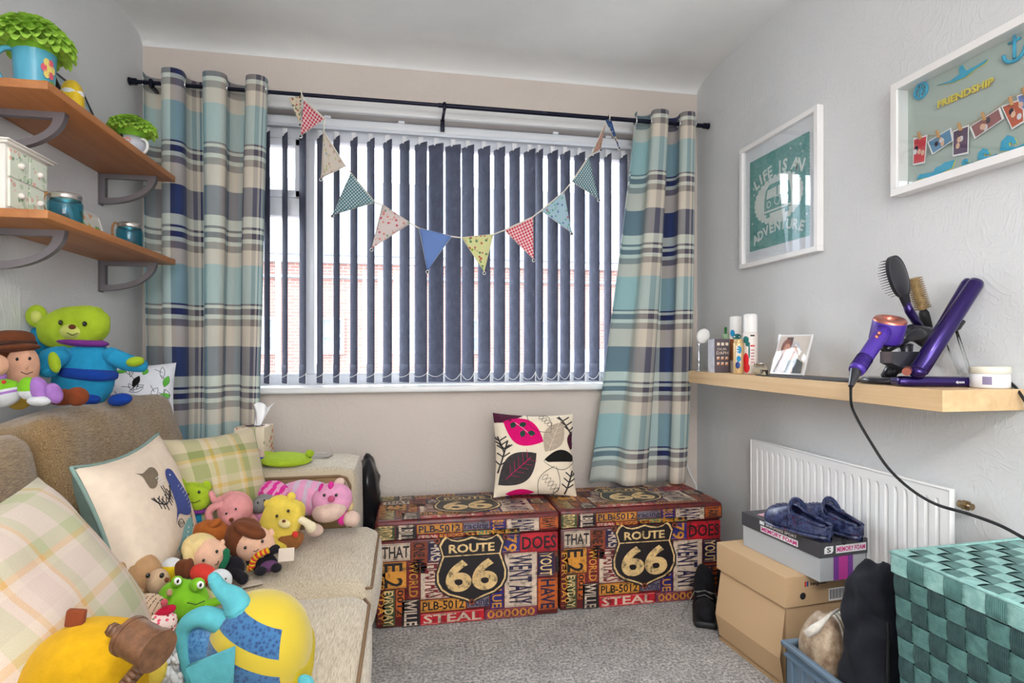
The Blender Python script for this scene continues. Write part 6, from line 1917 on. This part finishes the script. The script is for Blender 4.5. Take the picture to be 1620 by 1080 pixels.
def limb(b, pts, Y, r, mat, n=12):
    """pts in photo pixels; tapering stuffed limb with round ends"""
    P = [onY(p[0], p[1], Y+(p[2] if len(p) > 2 else 0)) for p in pts]; s = dep(pts[0][0], Y)/907
    R = [(r[i] if isinstance(r, (list, tuple)) else r)*s for i in range(len(P))]
    PP = smooth(P, 4); RR = []
    for i in range(len(PP)):
        t = i/4; j = min(int(t), len(R)-2) if len(R) > 1 else 0; f_ = t-j; RR.append(R[j]*(1-f_)+R[min(j+1, len(R)-1)]*f_)
    b.tube(PP, RR, mat, n=n); b.ell(PP[0], (RR[0],)*3, mat, n=n); b.ell(PP[-1], (RR[-1],)*3, mat, n=n)
def toy(name, label, cat, px, py, Y): return thing(name, label, cat, tuple(onY(px, py, Y)))
def eyes(o, lst, Y, r=3.2, white=False):
    for (x, y) in lst:
        b = MB()
        if white: bl3(b, x, y, Y, r*1.9, r*1.9, EYEW, rd=r*.7, n=16); bl3(b, x+.5, y, Y-.004, r*.8, r*.9, EYE, rd=r*1.0, n=12)
        else: bl3(b, x, y, Y, r, r, EYE, rd=r, n=14)
        b.build('eye', o)
def part(o, name, fn, **kw):
    b = MB(); fn(b); return b.build(name, o, **kw)
def seam(b, pts, Y, r=.0011, mt=None): b.tube([onY(x, y, Y) for x, y in pts], r, mt or THR, n=5)

LIME = plush((168, 196, 46)); SKY = plush((38, 150, 196)); DBL = plush((24, 66, 160)); PURP = plush((124, 50, 140)); LIM2 = plush((132, 200, 44)); PEACH = plush((232, 176, 146)); BRN = plush((112, 62, 36)); TAN = plush((196, 154, 112)); YEL = plush((236, 200, 30)); MAG = plush((220, 50, 150)); PNK = plush((232, 160, 196)); RPNK = plush((222, 150, 150)); GRY = plush((140, 138, 138)); YLW = plush((232, 204, 84)); BLKP = plush((34, 32, 38)); CREAM = plush((232, 206, 146)); REDP = plush((214, 60, 50)); TEALB = plush((90, 176, 186)); ORNG = plush((176, 96, 40)); WHP = plush((226, 228, 230)); LAV = plush((170, 120, 196)); BOOT = plush((136, 66, 36)); PINKW = plush((226, 196, 180))
# big green and blue toy on the sofa back
Y0 = 1.95
o = toy('plush_toy', 'big lime green soft toy in a blue suit, sitting on the sofa back', 'soft toy', 135, 640, Y0)
part(o, 'body', lambda b: (bl3(b, 134, 592, Y0, 50, 52, SKY, 30, roll=-4, sq=.85, wob=.06), bl3(b, 62, 538, Y0+.05, 22, 26, SKY, 12, roll=-30)))
part(o, 'head', lambda b: bl3(b, 118, 518, Y0-.01, 58, 33, LIME, 26, roll=9, sq=.85, wob=.06))
part(o, 'ear', lambda b: (bl3(b, 58, 500, Y0, 18, 18, LIME, 9), bl3(b, 58, 501, Y0-.012, 10, 10, plush((206, 214, 110)), 6))); part(o, 'ear', lambda b: (bl3(b, 152, 500, Y0, 15, 15, LIME, 8), bl3(b, 152, 501, Y0-.012, 8, 8, plush((206, 214, 110)), 6)))
part(o, 'muzzle', lambda b: bl3(b, 114, 524, Y0-.050, 20, 12, plush((206, 214, 110)), 14))
part(o, 'nose', lambda b: bl3(b, 114, 517, Y0-.072, 6, 4, BRN, 4))
part(o, 'collar', lambda b: bl3(b, 128, 541, Y0-.012, 46, 8, PURP, 26, roll=-5))
part(o, 'belt', lambda b: bl3(b, 140, 591, Y0-.020, 44, 10, DBL, 27, roll=-6, sq=.6))
part(o, 'arm', lambda b: limb(b, [(98, 562), (82, 568, -.03), (76, 582, -.05)], Y0-.05, [15, 18, 15], SKY)); part(o, 'arm', lambda b: limb(b, [(176, 562), (198, 572), (222, 578)], Y0-.02, [13, 14, 11], SKY))
part(o, 'hand_patch', lambda b: bl3(b, 86, 573, Y0-.125, 10, 17, LIME, 7, roll=12)); part(o, 'hand_patch', lambda b: bl3(b, 214, 572, Y0-.045, 15, 8, LIME, 10, roll=10))
part(o, 'foot', lambda b: bl3(b, 190, 632, Y0-.02, 20, 10, DBL, 14, roll=10)); part(o, 'foot', lambda b: bl3(b, 142, 632, Y0-.04, 18, 9, DBL, 14))
eyes(o, [(96, 510), (134, 512)], Y0-.068, 4.2)
part(o, 'mouth', lambda b: seam(b, [(106, 526), (114, 530), (123, 527)], Y0-.076))
# rag doll with a brown hat
Y0 = 1.75
o = toy('rag_doll', 'rag doll in a wide brown hat on the sofa back, at the left edge', 'doll', 30, 640, Y0)
part(o, 'head', lambda b: bl3(b, 36, 582, Y0, 27, 34, PEACH, 20, roll=-4, sq=.9)); part(o, 'hair', lambda b: bl3(b, 20, 570, Y0+.03, 24, 28, BRN, 18))
part(o, 'hat', lambda b: (bl3(b, 22, 538, Y0, 33, 16, BRN, 26, sq=.75), bl3(b, 28, 550, Y0-.01, 38, 7, BRN, 30, roll=6)))
part(o, 'hat_band', lambda b: bl3(b, 23, 544, Y0-.006, 33, 5, plush((70, 44, 34)), 27, roll=5, sq=.6))
eyes(o, [(27, 568), (47, 567)], Y0-.048, 2.8)
part(o, 'nose', lambda b: bl3(b, 42, 580, Y0-.056, 3, 4, PEACH, 4)); part(o, 'mouth', lambda b: seam(b, [(33, 588), (42, 592), (52, 588)], Y0-.050))
part(o, 'body', lambda b: bl3(b, 30, 628, Y0, 24, 20, plush((206, 170, 70)), 16))
part(o, 'boot', lambda b: (limb(b, [(92, 628), (104, 628)], Y0-.05, [13, 13], BOOT), bl3(b, 122, 627, Y0-.06, 20, 15, BOOT, 14)))
# green, white and purple toy
Y0 = 1.64
o = toy('plush_toy', 'white, green and purple soft toy slumped on the sofa back at the left edge', 'soft toy', 30, 640, Y0)
part(o, 'head', lambda b: bl3(b, -8, 578, Y0, 24, 18, PEACH, 16)); part(o, 'hood', lambda b: bl3(b, -14, 596, Y0+.01, 26, 12, LAV, 16))
part(o, 'body', lambda b: bl3(b, 4, 622, Y0, 34, 22, WHP, 18, roll=14, matf=lambda x, y, z: LIM2 if z > .25 else (LAV if -.15 < z < .0 else None), n=36))
part(o, 'button', lambda b: bl3(b, 6, 604, Y0-.045, 4, 3, REDP, 3)); 
part(o, 'arm', lambda b: (bl3(b, 44, 614, Y0-.02, 17, 18, LIM2, 13, matf=lambda x, y, z: WHP if z < -.2 else None), bl3(b, 63, 616, Y0-.02, 16, 21, LAV, 13, roll=20), bl3(b, 86, 622, Y0-.02, 14, 17, LAV, 12, roll=20), bl3(b, 62, 634, Y0-.03, 20, 8, WHP, 10)))
# small green and blue toy in the pile
Y0 = 1.86
o = toy('plush_toy', 'small lime green soft toy in blue, leaning between the bird and sage cushions', 'soft toy', 305, 845, Y0)
part(o, 'body', lambda b: bl3(b, 304, 824, Y0, 20, 25, SKY, 16)); part(o, 'head', lambda b: bl3(b, 306, 786, Y0-.01, 28, 23, LIME, 18, roll=-10, sq=.9))
part(o, 'collar', lambda b: bl3(b, 307, 806, Y0-.012, 21, 5, PURP, 16, roll=-10)); part(o, 'ear', lambda b: bl3(b, 286, 766, Y0, 9, 10, LIME, 5)); part(o, 'ear', lambda b: bl3(b, 327, 769, Y0, 8, 9, LIME, 5))
part(o, 'arm', lambda b: limb(b, [(290, 812), (292, 822), (294, 835)], Y0-.03, [7, 7, 8], LIME)); eyes(o, [(297, 782), (315, 778)], Y0-.046, 2.6); part(o, 'mouth', lambda b: seam(b, [(300, 794), (308, 795), (317, 791)], Y0-.050))
# pink long eared toy
Y0 = 1.84
o = toy('plush_rabbit', 'dusty pink long eared rabbit soft toy in the middle of the pile', 'soft toy', 370, 850, Y0)
part(o, 'head', lambda b: (bl3(b, 372, 804, Y0, 29, 27, RPNK, 22), bl3(b, 368, 818, Y0-.03, 17, 15, RPNK, 16))); part(o, 'body', lambda b: bl3(b, 384, 834, Y0+.02, 26, 26, RPNK, 20))
part(o, 'ear', lambda b: limb(b, [(366, 782), (350, 790), (340, 792), (334, 780)], Y0, [6, 6, 5, 4], RPNK)); part(o, 'ear', lambda b: limb(b, [(352, 798), (338, 802), (330, 812), (334, 826)], Y0-.02, [6, 6, 6, 5], RPNK))
eyes(o, [(358, 812), (373, 805)], Y0-.056, 2.0); part(o, 'nose', lambda b: bl3(b, 366, 822, Y0-.066, 4, 3, BRN, 3)); part(o, 'mouth', lambda b: seam(b, [(366, 823), (367, 828), (371, 830)], Y0-.068))
# grey toy behind
Y0 = 1.96
o = toy('plush_toy', 'small grey soft toy tucked between the rabbit and the pink striped cat', 'soft toy', 420, 810, Y0)
part(o, 'head', lambda b: (bl3(b, 420, 794, Y0, 19, 14, GRY, 14, roll=10), bl3(b, 410, 800, Y0-.02, 12, 11, GRY, 10))); part(o, 'body', lambda b: bl3(b, 418, 820, Y0, 20, 14, PNK, 12))
eyes(o, [(408, 795), (418, 791)], Y0-.045, 1.6)
# striped cat
Y0 = 2.02
def catst(x, y, z): return (MAG if int((x+1.0)*4.2) % 2 else None)
o = toy('plush_cat', 'fluffy pink and magenta striped cat soft toy lying by the armrest', 'soft toy', 500, 830, Y0)
part(o, 'body', lambda b: bl3(b, 486, 786, Y0, 46, 27, PNK, 24, roll=-6, wob=.08, matf=lambda x, y, z: (plush((206, 186, 204)) if int((x+1.03)*5) % 2 else None), n=40))
part(o, 'tail', lambda b: bl3(b, 434, 784, Y0-.03, 27, 24, PNK, 20, roll=-30, matf=catst, n=40, wob=.06))
part(o, 'head', lambda b: (bl3(b, 526, 790, Y0-.05, 33, 27, PNK, 24, roll=12, wob=.06), bl3(b, 521, 808, Y0-.075, 28, 17, PINKW, 20, roll=14)))
part(o, 'head_stripe', lambda b: (bl3(b, 524, 768, Y0-.070, 5, 7, MAG, 8, roll=8), bl3(b, 508, 771, Y0-.060, 4, 7, MAG, 8, roll=-15), bl3(b, 540, 774, Y0-.062, 4, 7, MAG, 8, roll=30)))
part(o, 'ear', lambda b: bl3(b, 537, 763, Y0-.05, 9, 7, PINKW, 5, roll=30)); part(o, 'ear', lambda b: bl3(b, 552, 800, Y0-.04, 7, 9, CREAM, 5)); part(o, 'nose', lambda b: bl3(b, 524, 789, Y0-.116, 6, 5, plush((206, 90, 130)), 5))
eyes(o, [(513, 783), (532, 783)], Y0-.106, 2.6)
part(o, 'paw', lambda b: (bl3(b, 556, 820, Y0-.08, 14, 12, PINKW, 12), bl3(b, 542, 818, Y0-.07, 9, 12, MAG, 11))); part(o, 'paw', lambda b: bl3(b, 497, 838, Y0-.13, 15, 10, PINKW, 12, roll=-10))
# yellow bear
Y0 = 1.80
o = toy('plush_bear', 'square yellow soft toy bear in brown trousers, before the striped cat', 'soft toy', 455, 865, Y0)
part(o, 'body', lambda b: bl3(b, 446, 822, Y0, 31, 36, YLW, 15, roll=-20, sq=.5, wob=.04)); part(o, 'trousers', lambda b: bl3(b, 458, 850, Y0-.004, 22, 13, plush((150, 96, 50)), 15, roll=-20, sq=.6))
part(o, 'ear', lambda b: bl3(b, 424, 797, Y0, 7, 7, YLW, 5)); part(o, 'ear', lambda b: bl3(b, 461, 785, Y0, 7, 7, YLW, 5))
part(o, 'muzzle', lambda b: bl3(b, 450, 828, Y0-.038, 10, 7, plush((244, 226, 160)), 6, roll=-20)); part(o, 'nose', lambda b: bl3(b, 449, 824, Y0-.052, 3, 2.4, BRN, 2)); eyes(o, [(438, 816), (456, 808)], Y0-.040, 2.6)
part(o, 'arm', lambda b: limb(b, [(432, 846), (436, 858), (448, 866)], Y0-.03, [6, 5, 6], YLW)); part(o, 'arm', lambda b: limb(b, [(472, 820), (484, 826), (492, 834)], Y0-.02, [6, 6, 9], plush((240, 226, 190)))); part(o, 'bow', lambda b: bl3(b, 467, 845, Y0-.045, 5, 5, REDP, 3))
# brown haired doll with a scarf
Y0 = 1.68
SK = plush((238, 190, 162))
o = toy('rag_doll', 'rag doll with brown hair, dark coat and striped scarf, tag at its side', 'doll', 400, 905, Y0)
part(o, 'head', lambda b: bl3(b, 402, 860, Y0, 34, 28, SK, 22, roll=-18)); part(o, 'hair', lambda b: (bl3(b, 386, 850, Y0+.016, 31, 32, BRN, 24, roll=-18), bl3(b, 396, 838, Y0-.020, 27, 11, BRN, 15, roll=-24)))
eyes(o, [(388, 866), (415, 856)], Y0-.046, 2.6); part(o, 'mouth', lambda b: seam(b, [(401, 871), (405, 872), (409, 868)], Y0-.048)); part(o, 'ear', lambda b: bl3(b, 429, 842, Y0, 5, 6, SK, 4))
part(o, 'coat', lambda b: (bl3(b, 414, 888, Y0-.01, 26, 16, BLKP, 14, roll=-12), limb(b, [(422, 874), (436, 868)], Y0-.02, [7, 7], BLKP)))
part(o, 'trousers', lambda b: bl3(b, 426, 895, Y0-.03, 16, 9, plush((110, 70, 110)), 9)); part(o, 'foot', lambda b: bl3(b, 412, 903, Y0-.05, 10, 7, BLKP, 9)); part(o, 'foot', lambda b: bl3(b, 437, 898, Y0-.05, 9, 7, BLKP, 9))
GOLDP = plush((230, 180, 40))
def scarf(b):
    q = [(425, 870), (416, 874), (406, 880), (400, 888), (398, 897), (392, 899)]
    P = smooth([onY(x, y, Y0-.052) for x, y in q], 3)
    for i in range(len(P)-1): b.tube([P[i], P[i+1]], .0085, (REDP if i % 2 else GOLDP), n=8)
part(o, 'scarf', scarf)
part(o, 'swing_tag', lambda b: b.box(onY(453, 877, Y0-.04), (.044, .0012, .034), plain('pale_card', (206, 192, 176), .6), rot=(rad(-20), rad(-6), rad(-14))))
# orange brown haired doll
Y0 = 1.76
o = toy('rag_doll', 'doll seen from behind with thick orange brown hair, behind the blonde doll', 'doll', 332, 870, Y0)
part(o, 'hair', lambda b: (bl3(b, 332, 845, Y0, 33, 23, ORNG, 24, wob=.10), bl3(b, 340, 828, Y0-.02, 12, 7, ORNG, 9, roll=30))); part(o, 'body', lambda b: bl3(b, 338, 872, Y0+.01, 20, 18, BLKP, 12))
# blonde doll
Y0 = 1.60
o = toy('rag_doll', 'blonde rag doll lying face up with a green scarf and black robe', 'doll', 335, 915, Y0)
part(o, 'head', lambda b: bl3(b, 330, 880, Y0, 32, 28, SK, 22, roll=-14)); part(o, 'hair', lambda b: (bl3(b, 318, 868, Y0+.014, 32, 24, CREAM, 24, roll=-20), bl3(b, 302, 880, Y0-.016, 12, 20, CREAM, 14, roll=20)))
eyes(o, [(343, 872), (322, 886)], Y0-.044, 2.6); part(o, 'mouth', lambda b: seam(b, [(340, 893), (344, 892), (346, 887)], Y0-.038)); part(o, 'ear', lambda b: bl3(b, 352, 858, Y0, 4, 5, SK, 4))
part(o, 'robe', lambda b: (bl3(b, 368, 898, Y0+.01, 20, 18, BLKP, 13), limb(b, [(372, 905), (384, 915)], Y0-.01, [8, 9], BLKP))); part(o, 'scarf', lambda b: limb(b, [(358, 872), (358, 884), (351, 897)], Y0-.035, [5, 5, 5], plush((30, 110, 76))))
part(o, 'swing_tag', lambda b: b.box(onY(398, 923, Y0), (.050, .03, .0012), plain('pale_card', (206, 192, 176), .6), rot=(0, 0, .4)))
# tan puppy
Y0 = 1.50
o = toy('plush_puppy', 'tan velvety soft toy puppy head down beside the bird cushion', 'soft toy', 215, 945, Y0)
part(o, 'head', lambda b: (bl3(b, 212, 908, Y0, 47, 37, TAN, 32, roll=-14, wob=.05), bl3(b, 250, 920, Y0-.03, 19, 20, plush((214, 180, 146)), 18))); part(o, 'ear', lambda b: limb(b, [(192, 895), (195, 915), (205, 930), (222, 936)], Y0-.075, [6, 8, 8, 5], TAN))
eyes(o, [(234, 910), (256, 910)], Y0-.082, 4.2); part(o, 'nose', lambda b: bl3(b, 264, 917, Y0-.062, 4, 4, BRN, 3)); part(o, 'body', lambda b: bl3(b, 200, 944, Y0+.03, 34, 22, TAN, 24))
# small yellow toy with a brown hat
Y0 = 1.54
o = toy('plush_toy', 'tiny yellow soft toy with a round brown hat, between puppy and blonde doll', 'soft toy', 275, 915, Y0)
part(o, 'body', lambda b: bl3(b, 272, 902, Y0, 20, 20, YEL, 14, matf=lambda x, y, z: WHP if z > .45 else None, n=30)); part(o, 'hat', lambda b: (bl3(b, 291, 899, Y0-.035, 14, 14, BRN, 10, sq=.7), bl3(b, 299, 899, Y0-.04, 8, 16, BRN, 13)))
# red haired doll
Y0 = 1.50
o = toy('rag_doll', 'small rag doll with red hair and pale face, above the teal fish fin', 'doll', 335, 950, Y0)
part(o, 'hair', lambda b: bl3(b, 322, 908, Y0, 23, 15, REDP, 16, roll=-25)); part(o, 'head', lambda b: bl3(b, 348, 918, Y0-.01, 20, 18, WHP, 14)); part(o, 'body', lambda b: bl3(b, 336, 940, Y0, 17, 15, plush((214, 206, 150)), 12)); eyes(o, [(345, 911), (357, 915)], Y0-.034, 1.5)
part(o, 'foot', lambda b: bl3(b, 352, 946, Y0-.02, 9, 6, BRN, 6))
# bright green toy
Y0 = 1.42
o = toy('plush_frog', 'bright green round soft toy frog behind the striped bear', 'soft toy', 290, 980, Y0)
part(o, 'body', lambda b: bl3(b, 290, 948, Y0, 42, 31, LIM2, 28, roll=-12, wob=.04)); part(o, 'eye_bump', lambda b: bl3(b, 312, 925, Y0-.02, 13, 11, LIM2, 11)); part(o, 'eye_bump', lambda b: bl3(b, 280, 920, Y0-.02, 10, 9, LIM2, 9))
eyes(o, [(317, 925), (281, 919)], Y0-.050, 3.2, True); part(o, 'foot', lambda b: limb(b, [(325, 958), (340, 952), (352, 948)], Y0-.01, [7, 7, 6], LIM2)); part(o, 'mouth', lambda b: seam(b, [(296, 953), (310, 956), (324, 950)], Y0-.062))
part(o, 'cheek', lambda b: bl3(b, 268, 937, Y0-.055, 5, 6, plush((190, 150, 120)), 4))
# striped bear in floral dress
Y0 = 1.33
STR = check_mat('floral_dress_cotton', (222, 196, 190), ((160, 40, 60), (206, 80, 100), (110, 130, 90)), 110, 'floral')
def dress():
    m, t, b = base_mat('ditsy_floral')
    v = t.new('ShaderNodeTexVoronoi'); t.link(coords(t), v.inputs['Vector']); v.inputs['Scale'].default_value = 130
    sp = t.new('ShaderNodeSeparateColor'); t.link(v.outputs['Color'], sp.inputs[0])
    r = ramp(t, sp.outputs[0], [(0, rgb(150, 30, 54)), (.25, rgb(214, 90, 110)), (.5, rgb(232, 196, 190)), (.75, rgb(232, 210, 204)), (.88, rgb(110, 130, 90))], 'CONSTANT')
    t.link(mixc(t, math_n(t, 'LESS_THAN', v.outputs['Distance'], .45), rgb(228, 206, 200), r.outputs[0]), b.inputs['Base Color']); b.inputs['Roughness'].default_value = .85
    return m
M_DRESS = dress(); FAWN = plush((206, 178, 152))
o = toy('plush_bear', 'pinstriped fawn teddy bear in a red floral hood with a daisy', 'soft toy', 235, 1010, Y0)
part(o, 'head', lambda b: bl3(b, 218, 968, Y0, 46, 25, FAWN, 26, roll=22, matf=lambda x, y, z: THR if abs(((x*1.0-z*.5)*5) % 1-.5) < .07 else None, n=110)); part(o, 'hood', lambda b: bl3(b, 236, 1000, Y0-.01, 52, 27, M_DRESS, 26, roll=33, wob=.05))
part(o, 'nose', lambda b: bl3(b, 260, 953, Y0-.04, 6, 6, plush((206, 90, 100)), 5)); part(o, 'collar', lambda b: limb(b, [(250, 972), (262, 966), (272, 962)], Y0-.02, [6, 8, 6], plush((206, 30, 66))))
def daisy(b):
    for k in range(9): bl3(b, 193+8*math.cos(k*.7), 966+8*math.sin(k*.7), Y0-.058, 4.4, 2.2, EYEW, 1.5, roll=-k*40, n=8)
    bl3(b, 193, 966, Y0-.062, 4.5, 4.5, plain('daisy_yellow', (236, 196, 60), .6), 3, n=10)
part(o, 'daisy', daisy); eyes(o, [(219, 962)], Y0-.055, 2.2)
# big yellow toy with strap and barrel
Y0 = 1.00
o = toy('plush_toy', 'big yellow soft toy with a brown strap and barrel, at the bottom left corner', 'soft toy', 150, 1100, Y0)
part(o, 'body', lambda b: bl3(b, 148, 1078, Y0, 112, 98, plush((214, 164, 18), .6), 84, sq=.92, wob=.05, n=44)); part(o, 'top_tab', lambda b: b.box(onY(120, 977, Y0-.01), (.026, .012, .026), BOOT, bev=.003, rot=(0, rad(8), 0)))
M_STRP = leather('brown_faux_leather', (84, 54, 34), (116, 80, 54), 60)
def strap(b):
    P = smooth([onY(x, y, Y0+dy) for x, y, dy in ((175, 995, -.060), (205, 1008, -.075), (238, 1030, -.095), (222, 1055, -.105), (196, 1085, -.11), (170, 1120, -.11))], 4)
    for i in range(len(P)-1):
        b.box((P[i]+P[i+1])/2, ((P[i]-P[i+1]).length*1.3, .005, .020), M_STRP, M=None, rot=None) if False else b.tube([P[i], P[i+1]], .010, M_STRP, n=6)
part(o, 'strap', strap)
part(o, 'barrel', lambda b: (b.cyl(onY(205, 1005, Y0-.10), onY(247, 1028, Y0-.125), .0265, M_STRP, n=26), b.cyl(onY(243, 1026, Y0-.1225), onY(250, 1030, Y0-.127), .029, M_STRP, n=26), b.cyl(onY(203, 1004, Y0-.099), onY(208, 1007, Y0-.102), .028, M_STRP, n=26)))
part(o, 'arm', lambda b: bl3(b, 238, 1062, Y0, 28, 26, plush((236, 206, 80), .9), 22, wob=.1))
# fluffy white toy
Y0 = 1.10
o = toy('plush_toy', 'fluffy pale blue white soft toy between the yellow toy and the fish', 'soft toy', 275, 1090, Y0)
def fluff(b):
    rn = random.Random(5); bl3(b, 272, 1060, Y0, 26, 34, WHP, 22, wob=.1)
    for k in range(60): bl3(b, 272+rn.uniform(-22, 22), 1058+rn.uniform(-32, 32), Y0-.010-rn.uniform(0, .02), rn.uniform(4, 8), rn.uniform(4, 8), WHP, 5, n=10, wob=.4, seed=k)
part(o, 'body', fluff)
# big tropical fish
Y0 = 1.09
FY1 = plush((204, 182, 38), .6); FBL = leather('blue_scale_cloth', (36, 84, 140), (86, 140, 180), 170)
o = toy('plush_fish', 'large yellow and blue banded fish soft toy with teal fins, front of the sofa', 'soft toy', 400, 1100, Y0)
FYc, FBc = (184, 162, 34), ((14, 46, 94), (46, 96, 140))
def banded(name, c, ax, R, bands, stop):
    m, t, b = base_mat(name)
    tc = t.new('ShaderNodeTexCoord')
    a = (RV*ax[0]+UV_*ax[2])/R
    vm = t.new('ShaderNodeVectorMath', operation='DOT_PRODUCT'); sb_ = t.new('ShaderNodeVectorMath', operation='SUBTRACT')
    t.link(tc.outputs['Object'], sb_.inputs[0]); sb_.inputs[1].default_value = c
    t.link(sb_.outputs[0], vm.inputs[0]); vm.inputs[1].default_value = a
    f = math_n(t, 'ADD', math_n(t, 'MULTIPLY', vm.outputs['Value'], .25), .5)
    st = []; p = 0.0
    for hi, cc_, fl in bands: st.append((max(0, p), (1, 1, 1, 1) if fl else (0, 0, 0, 1))); p = hi*.25+.5
    r = ramp(t, f, st, 'CONSTANT')
    v2 = t.new('ShaderNodeVectorMath', operation='DOT_PRODUCT'); s2 = t.new('ShaderNodeVectorMath', operation='SUBTRACT')
    t.link(tc.outputs['Object'], s2.inputs[0]); s2.inputs[1].default_value = stop; t.link(s2.outputs[0], v2.inputs[0]); v2.inputs[1].default_value = RV
    msk = math_n(t, 'MULTIPLY', r.outputs[0], math_n(t, 'LESS_THAN', v2.outputs['Value'], 0.0))
    vo = t.new('ShaderNodeTexVoronoi'); t.link(tc.outputs['Object'], vo.inputs['Vector']); vo.inputs['Scale'].default_value = 150
    rs = ramp(t, vo.outputs['Distance'], [(.1, rgb(*FBc[0])), (.6, rgb(*FBc[1]))])
    t.link(mixc(t, msk, rgb(*FYc), rs.outputs[0]), b.inputs['Base Color'])
    b.inputs['Roughness'].default_value = .85; b.inputs['Sheen Weight'].default_value = .3
    n = noise_n(t, tc.outputs['Object'], 1000, 2); bump(t, b, n.outputs[0], .4, .0015)
    return m
def fb(x, y, z):
    t = z*.92-x*(-.42)
    if -.9 < x < .62 and .14 < t < .60: return FBL
    if -.9 < x < .42 and -.85 < t < -.28: return FBL
    return None
part(o, 'body', lambda b: bl3(b, 412, 1022, Y0, 84, 86, banded('fish_banded_plush', onY(412, 1022, Y0), (.42, 0, .92), .00113*86, [(-.75, FYc, 0), (.02, FBc, 1), (.30, FYc, 0), (.72, FBc, 1), (2, FYc, 0)], onY(466, 1022, Y0)), 66, n=48, sq=.95))
part(o, 'face', lambda b: bl3(b, 474, 1040, Y0, 26, 58, FY1, 44, n=36, wob=.08))
part(o, 'fin', lambda b: bl3(b, 484, 1078, Y0-.05, 14, 10, TEALB, 8, roll=-30))
part(o, 'tail_base', lambda b: bl3(b, 322, 1025, Y0, 40, 52, FBL, 26, roll=-8, n=36, sq=.85))
def fin(b, q, r, nm=None): limb(b, q, Y0-.02, r, TEALB)
part(o, 'fin', lambda b: fin(b, [(352, 985), (322, 975), (298, 985), (288, 1005), (292, 1035), (300, 1065), (310, 1095)], [18, 16, 13, 10, 9, 9, 9]))
part(o, 'fin', lambda b: fin(b, [(378, 962), (368, 945), (350, 932), (338, 914)], [22, 18, 12, 9])); part(o, 'fin', lambda b: fin(b, [(345, 985), (368, 978), (388, 958)], [15, 16, 12]))
part(o, 'fin', lambda b: (b.prism([(0, 0), (.075, .03), (.07, -.06), (.02, -.05)], .012, TEALB, M=frame(onY(300, 1050, Y0-.075), RV, UV_), smooth=True)))

# ------------------------------------------------------------------ on the far armrest
ZA = .642
tx = thing('tissue_box', 'floral cube tissue box with a tissue pulled up, on the far armrest', 'tissue box', (-.575, 2.395, ZA))
M_TBX = floral('floral_tissue_card', (222, 206, 182), ((206, 110, 90), (226, 160, 140), (150, 60, 60), (170, 160, 120)), 48)
b = MB(); T = Matrix.Translation((-.578, 2.392, ZA)) @ Matrix.Rotation(rad(-6), 4, 'Z'); b.box((0, 0, .0625), (.112, .112, .125), M_TBX, bev=.002, M=T)
b.cyl((0, 0, .1252), (0, 0, .1256), .035, M_BLKR, n=20, M=T); b.build('box', tx)
M_TIS = plain('white_tissue', (240, 240, 242), .8)
b = MB()
def tis(u, v): 
    s = (u-.5)*2; w_ = .010+.028*v
    return T @ Vector((.010+.028*v+s*w_, .012*math.sin(u*9+v*4)*(.3+v), .122+.085*v+.010*math.sin(u*7)*v))
b.grid(tis, 14, 12, M_TIS); b.build('tissue', tx, solid=.001)
Y0 = 2.24
o = toy('plush_mask', 'flat lime green plush sleep mask lying on the far armrest', 'sleep mask', 450, 735, Y0)
part(o, 'pad', lambda b: bl3(b, 450, 726, Y0, 46, 9, LIME, 44, roll=-4, wob=.05)); part(o, 'ear', lambda b: bl3(b, 490, 717, Y0, 7, 6, LIME, 6)); part(o, 'ear', lambda b: bl3(b, 408, 733, Y0-.02, 7, 6, LIME, 6)); part(o, 'lobe', lambda b: bl3(b, 420, 722, Y0+.02, 14, 8, LIME, 20))
part(o, 'strap', lambda b: limb(b, [(492, 720), (486, 727), (470, 731)], Y0, [2, 2, 2], BLKP))
Y0 = 2.2
o = toy('plush_toy', 'small cream and navy striped soft toy lying on the armrest below the tissue box', 'soft toy', 402, 735, Y0)
part(o, 'body', lambda b: bl3(b, 404, 722, Y0, 16, 13, PINKW, 14, roll=-30, matf=lambda x, y, z: DBL if abs(z-.3) < .18 else None, n=30))
b = MB(); b.box((-.40, 2.37, ZA+.004), (.19, .09, .004), M_WHT, rot=(0, 0, .1)); b.box((-.36, 2.365, ZA+.0075), (.15, .08, .002), plain('magazine_cover', (150, 140, 130), .4), rot=(0, 0, -.15)); tag(b.build('magazine'), 'thin papers lying on the far armrest behind the green mask', 'papers')
M_BIN = plain('black_polythene', (22, 22, 26), .28, coat=.2)
b = MB(); b.ell((-.158, 2.55, .34), (.052, .085, .285), M_BIN, n=48, wob=.0)
for i, v in enumerate(b.v):
    q = noise.noise(Vector((v.x*14, v.y*14, v.z*7)))*.045+noise.noise(v*32)*.014; d = (v-Vector((-.150, 2.55, .34))); d.z *= .1
    b.v[i] = v+d.normalized()*q if d.length > 1e-4 else v
tag(b.build('bin_bag'), 'crumpled black plastic bag stuffed behind the far sofa arm', 'bag')
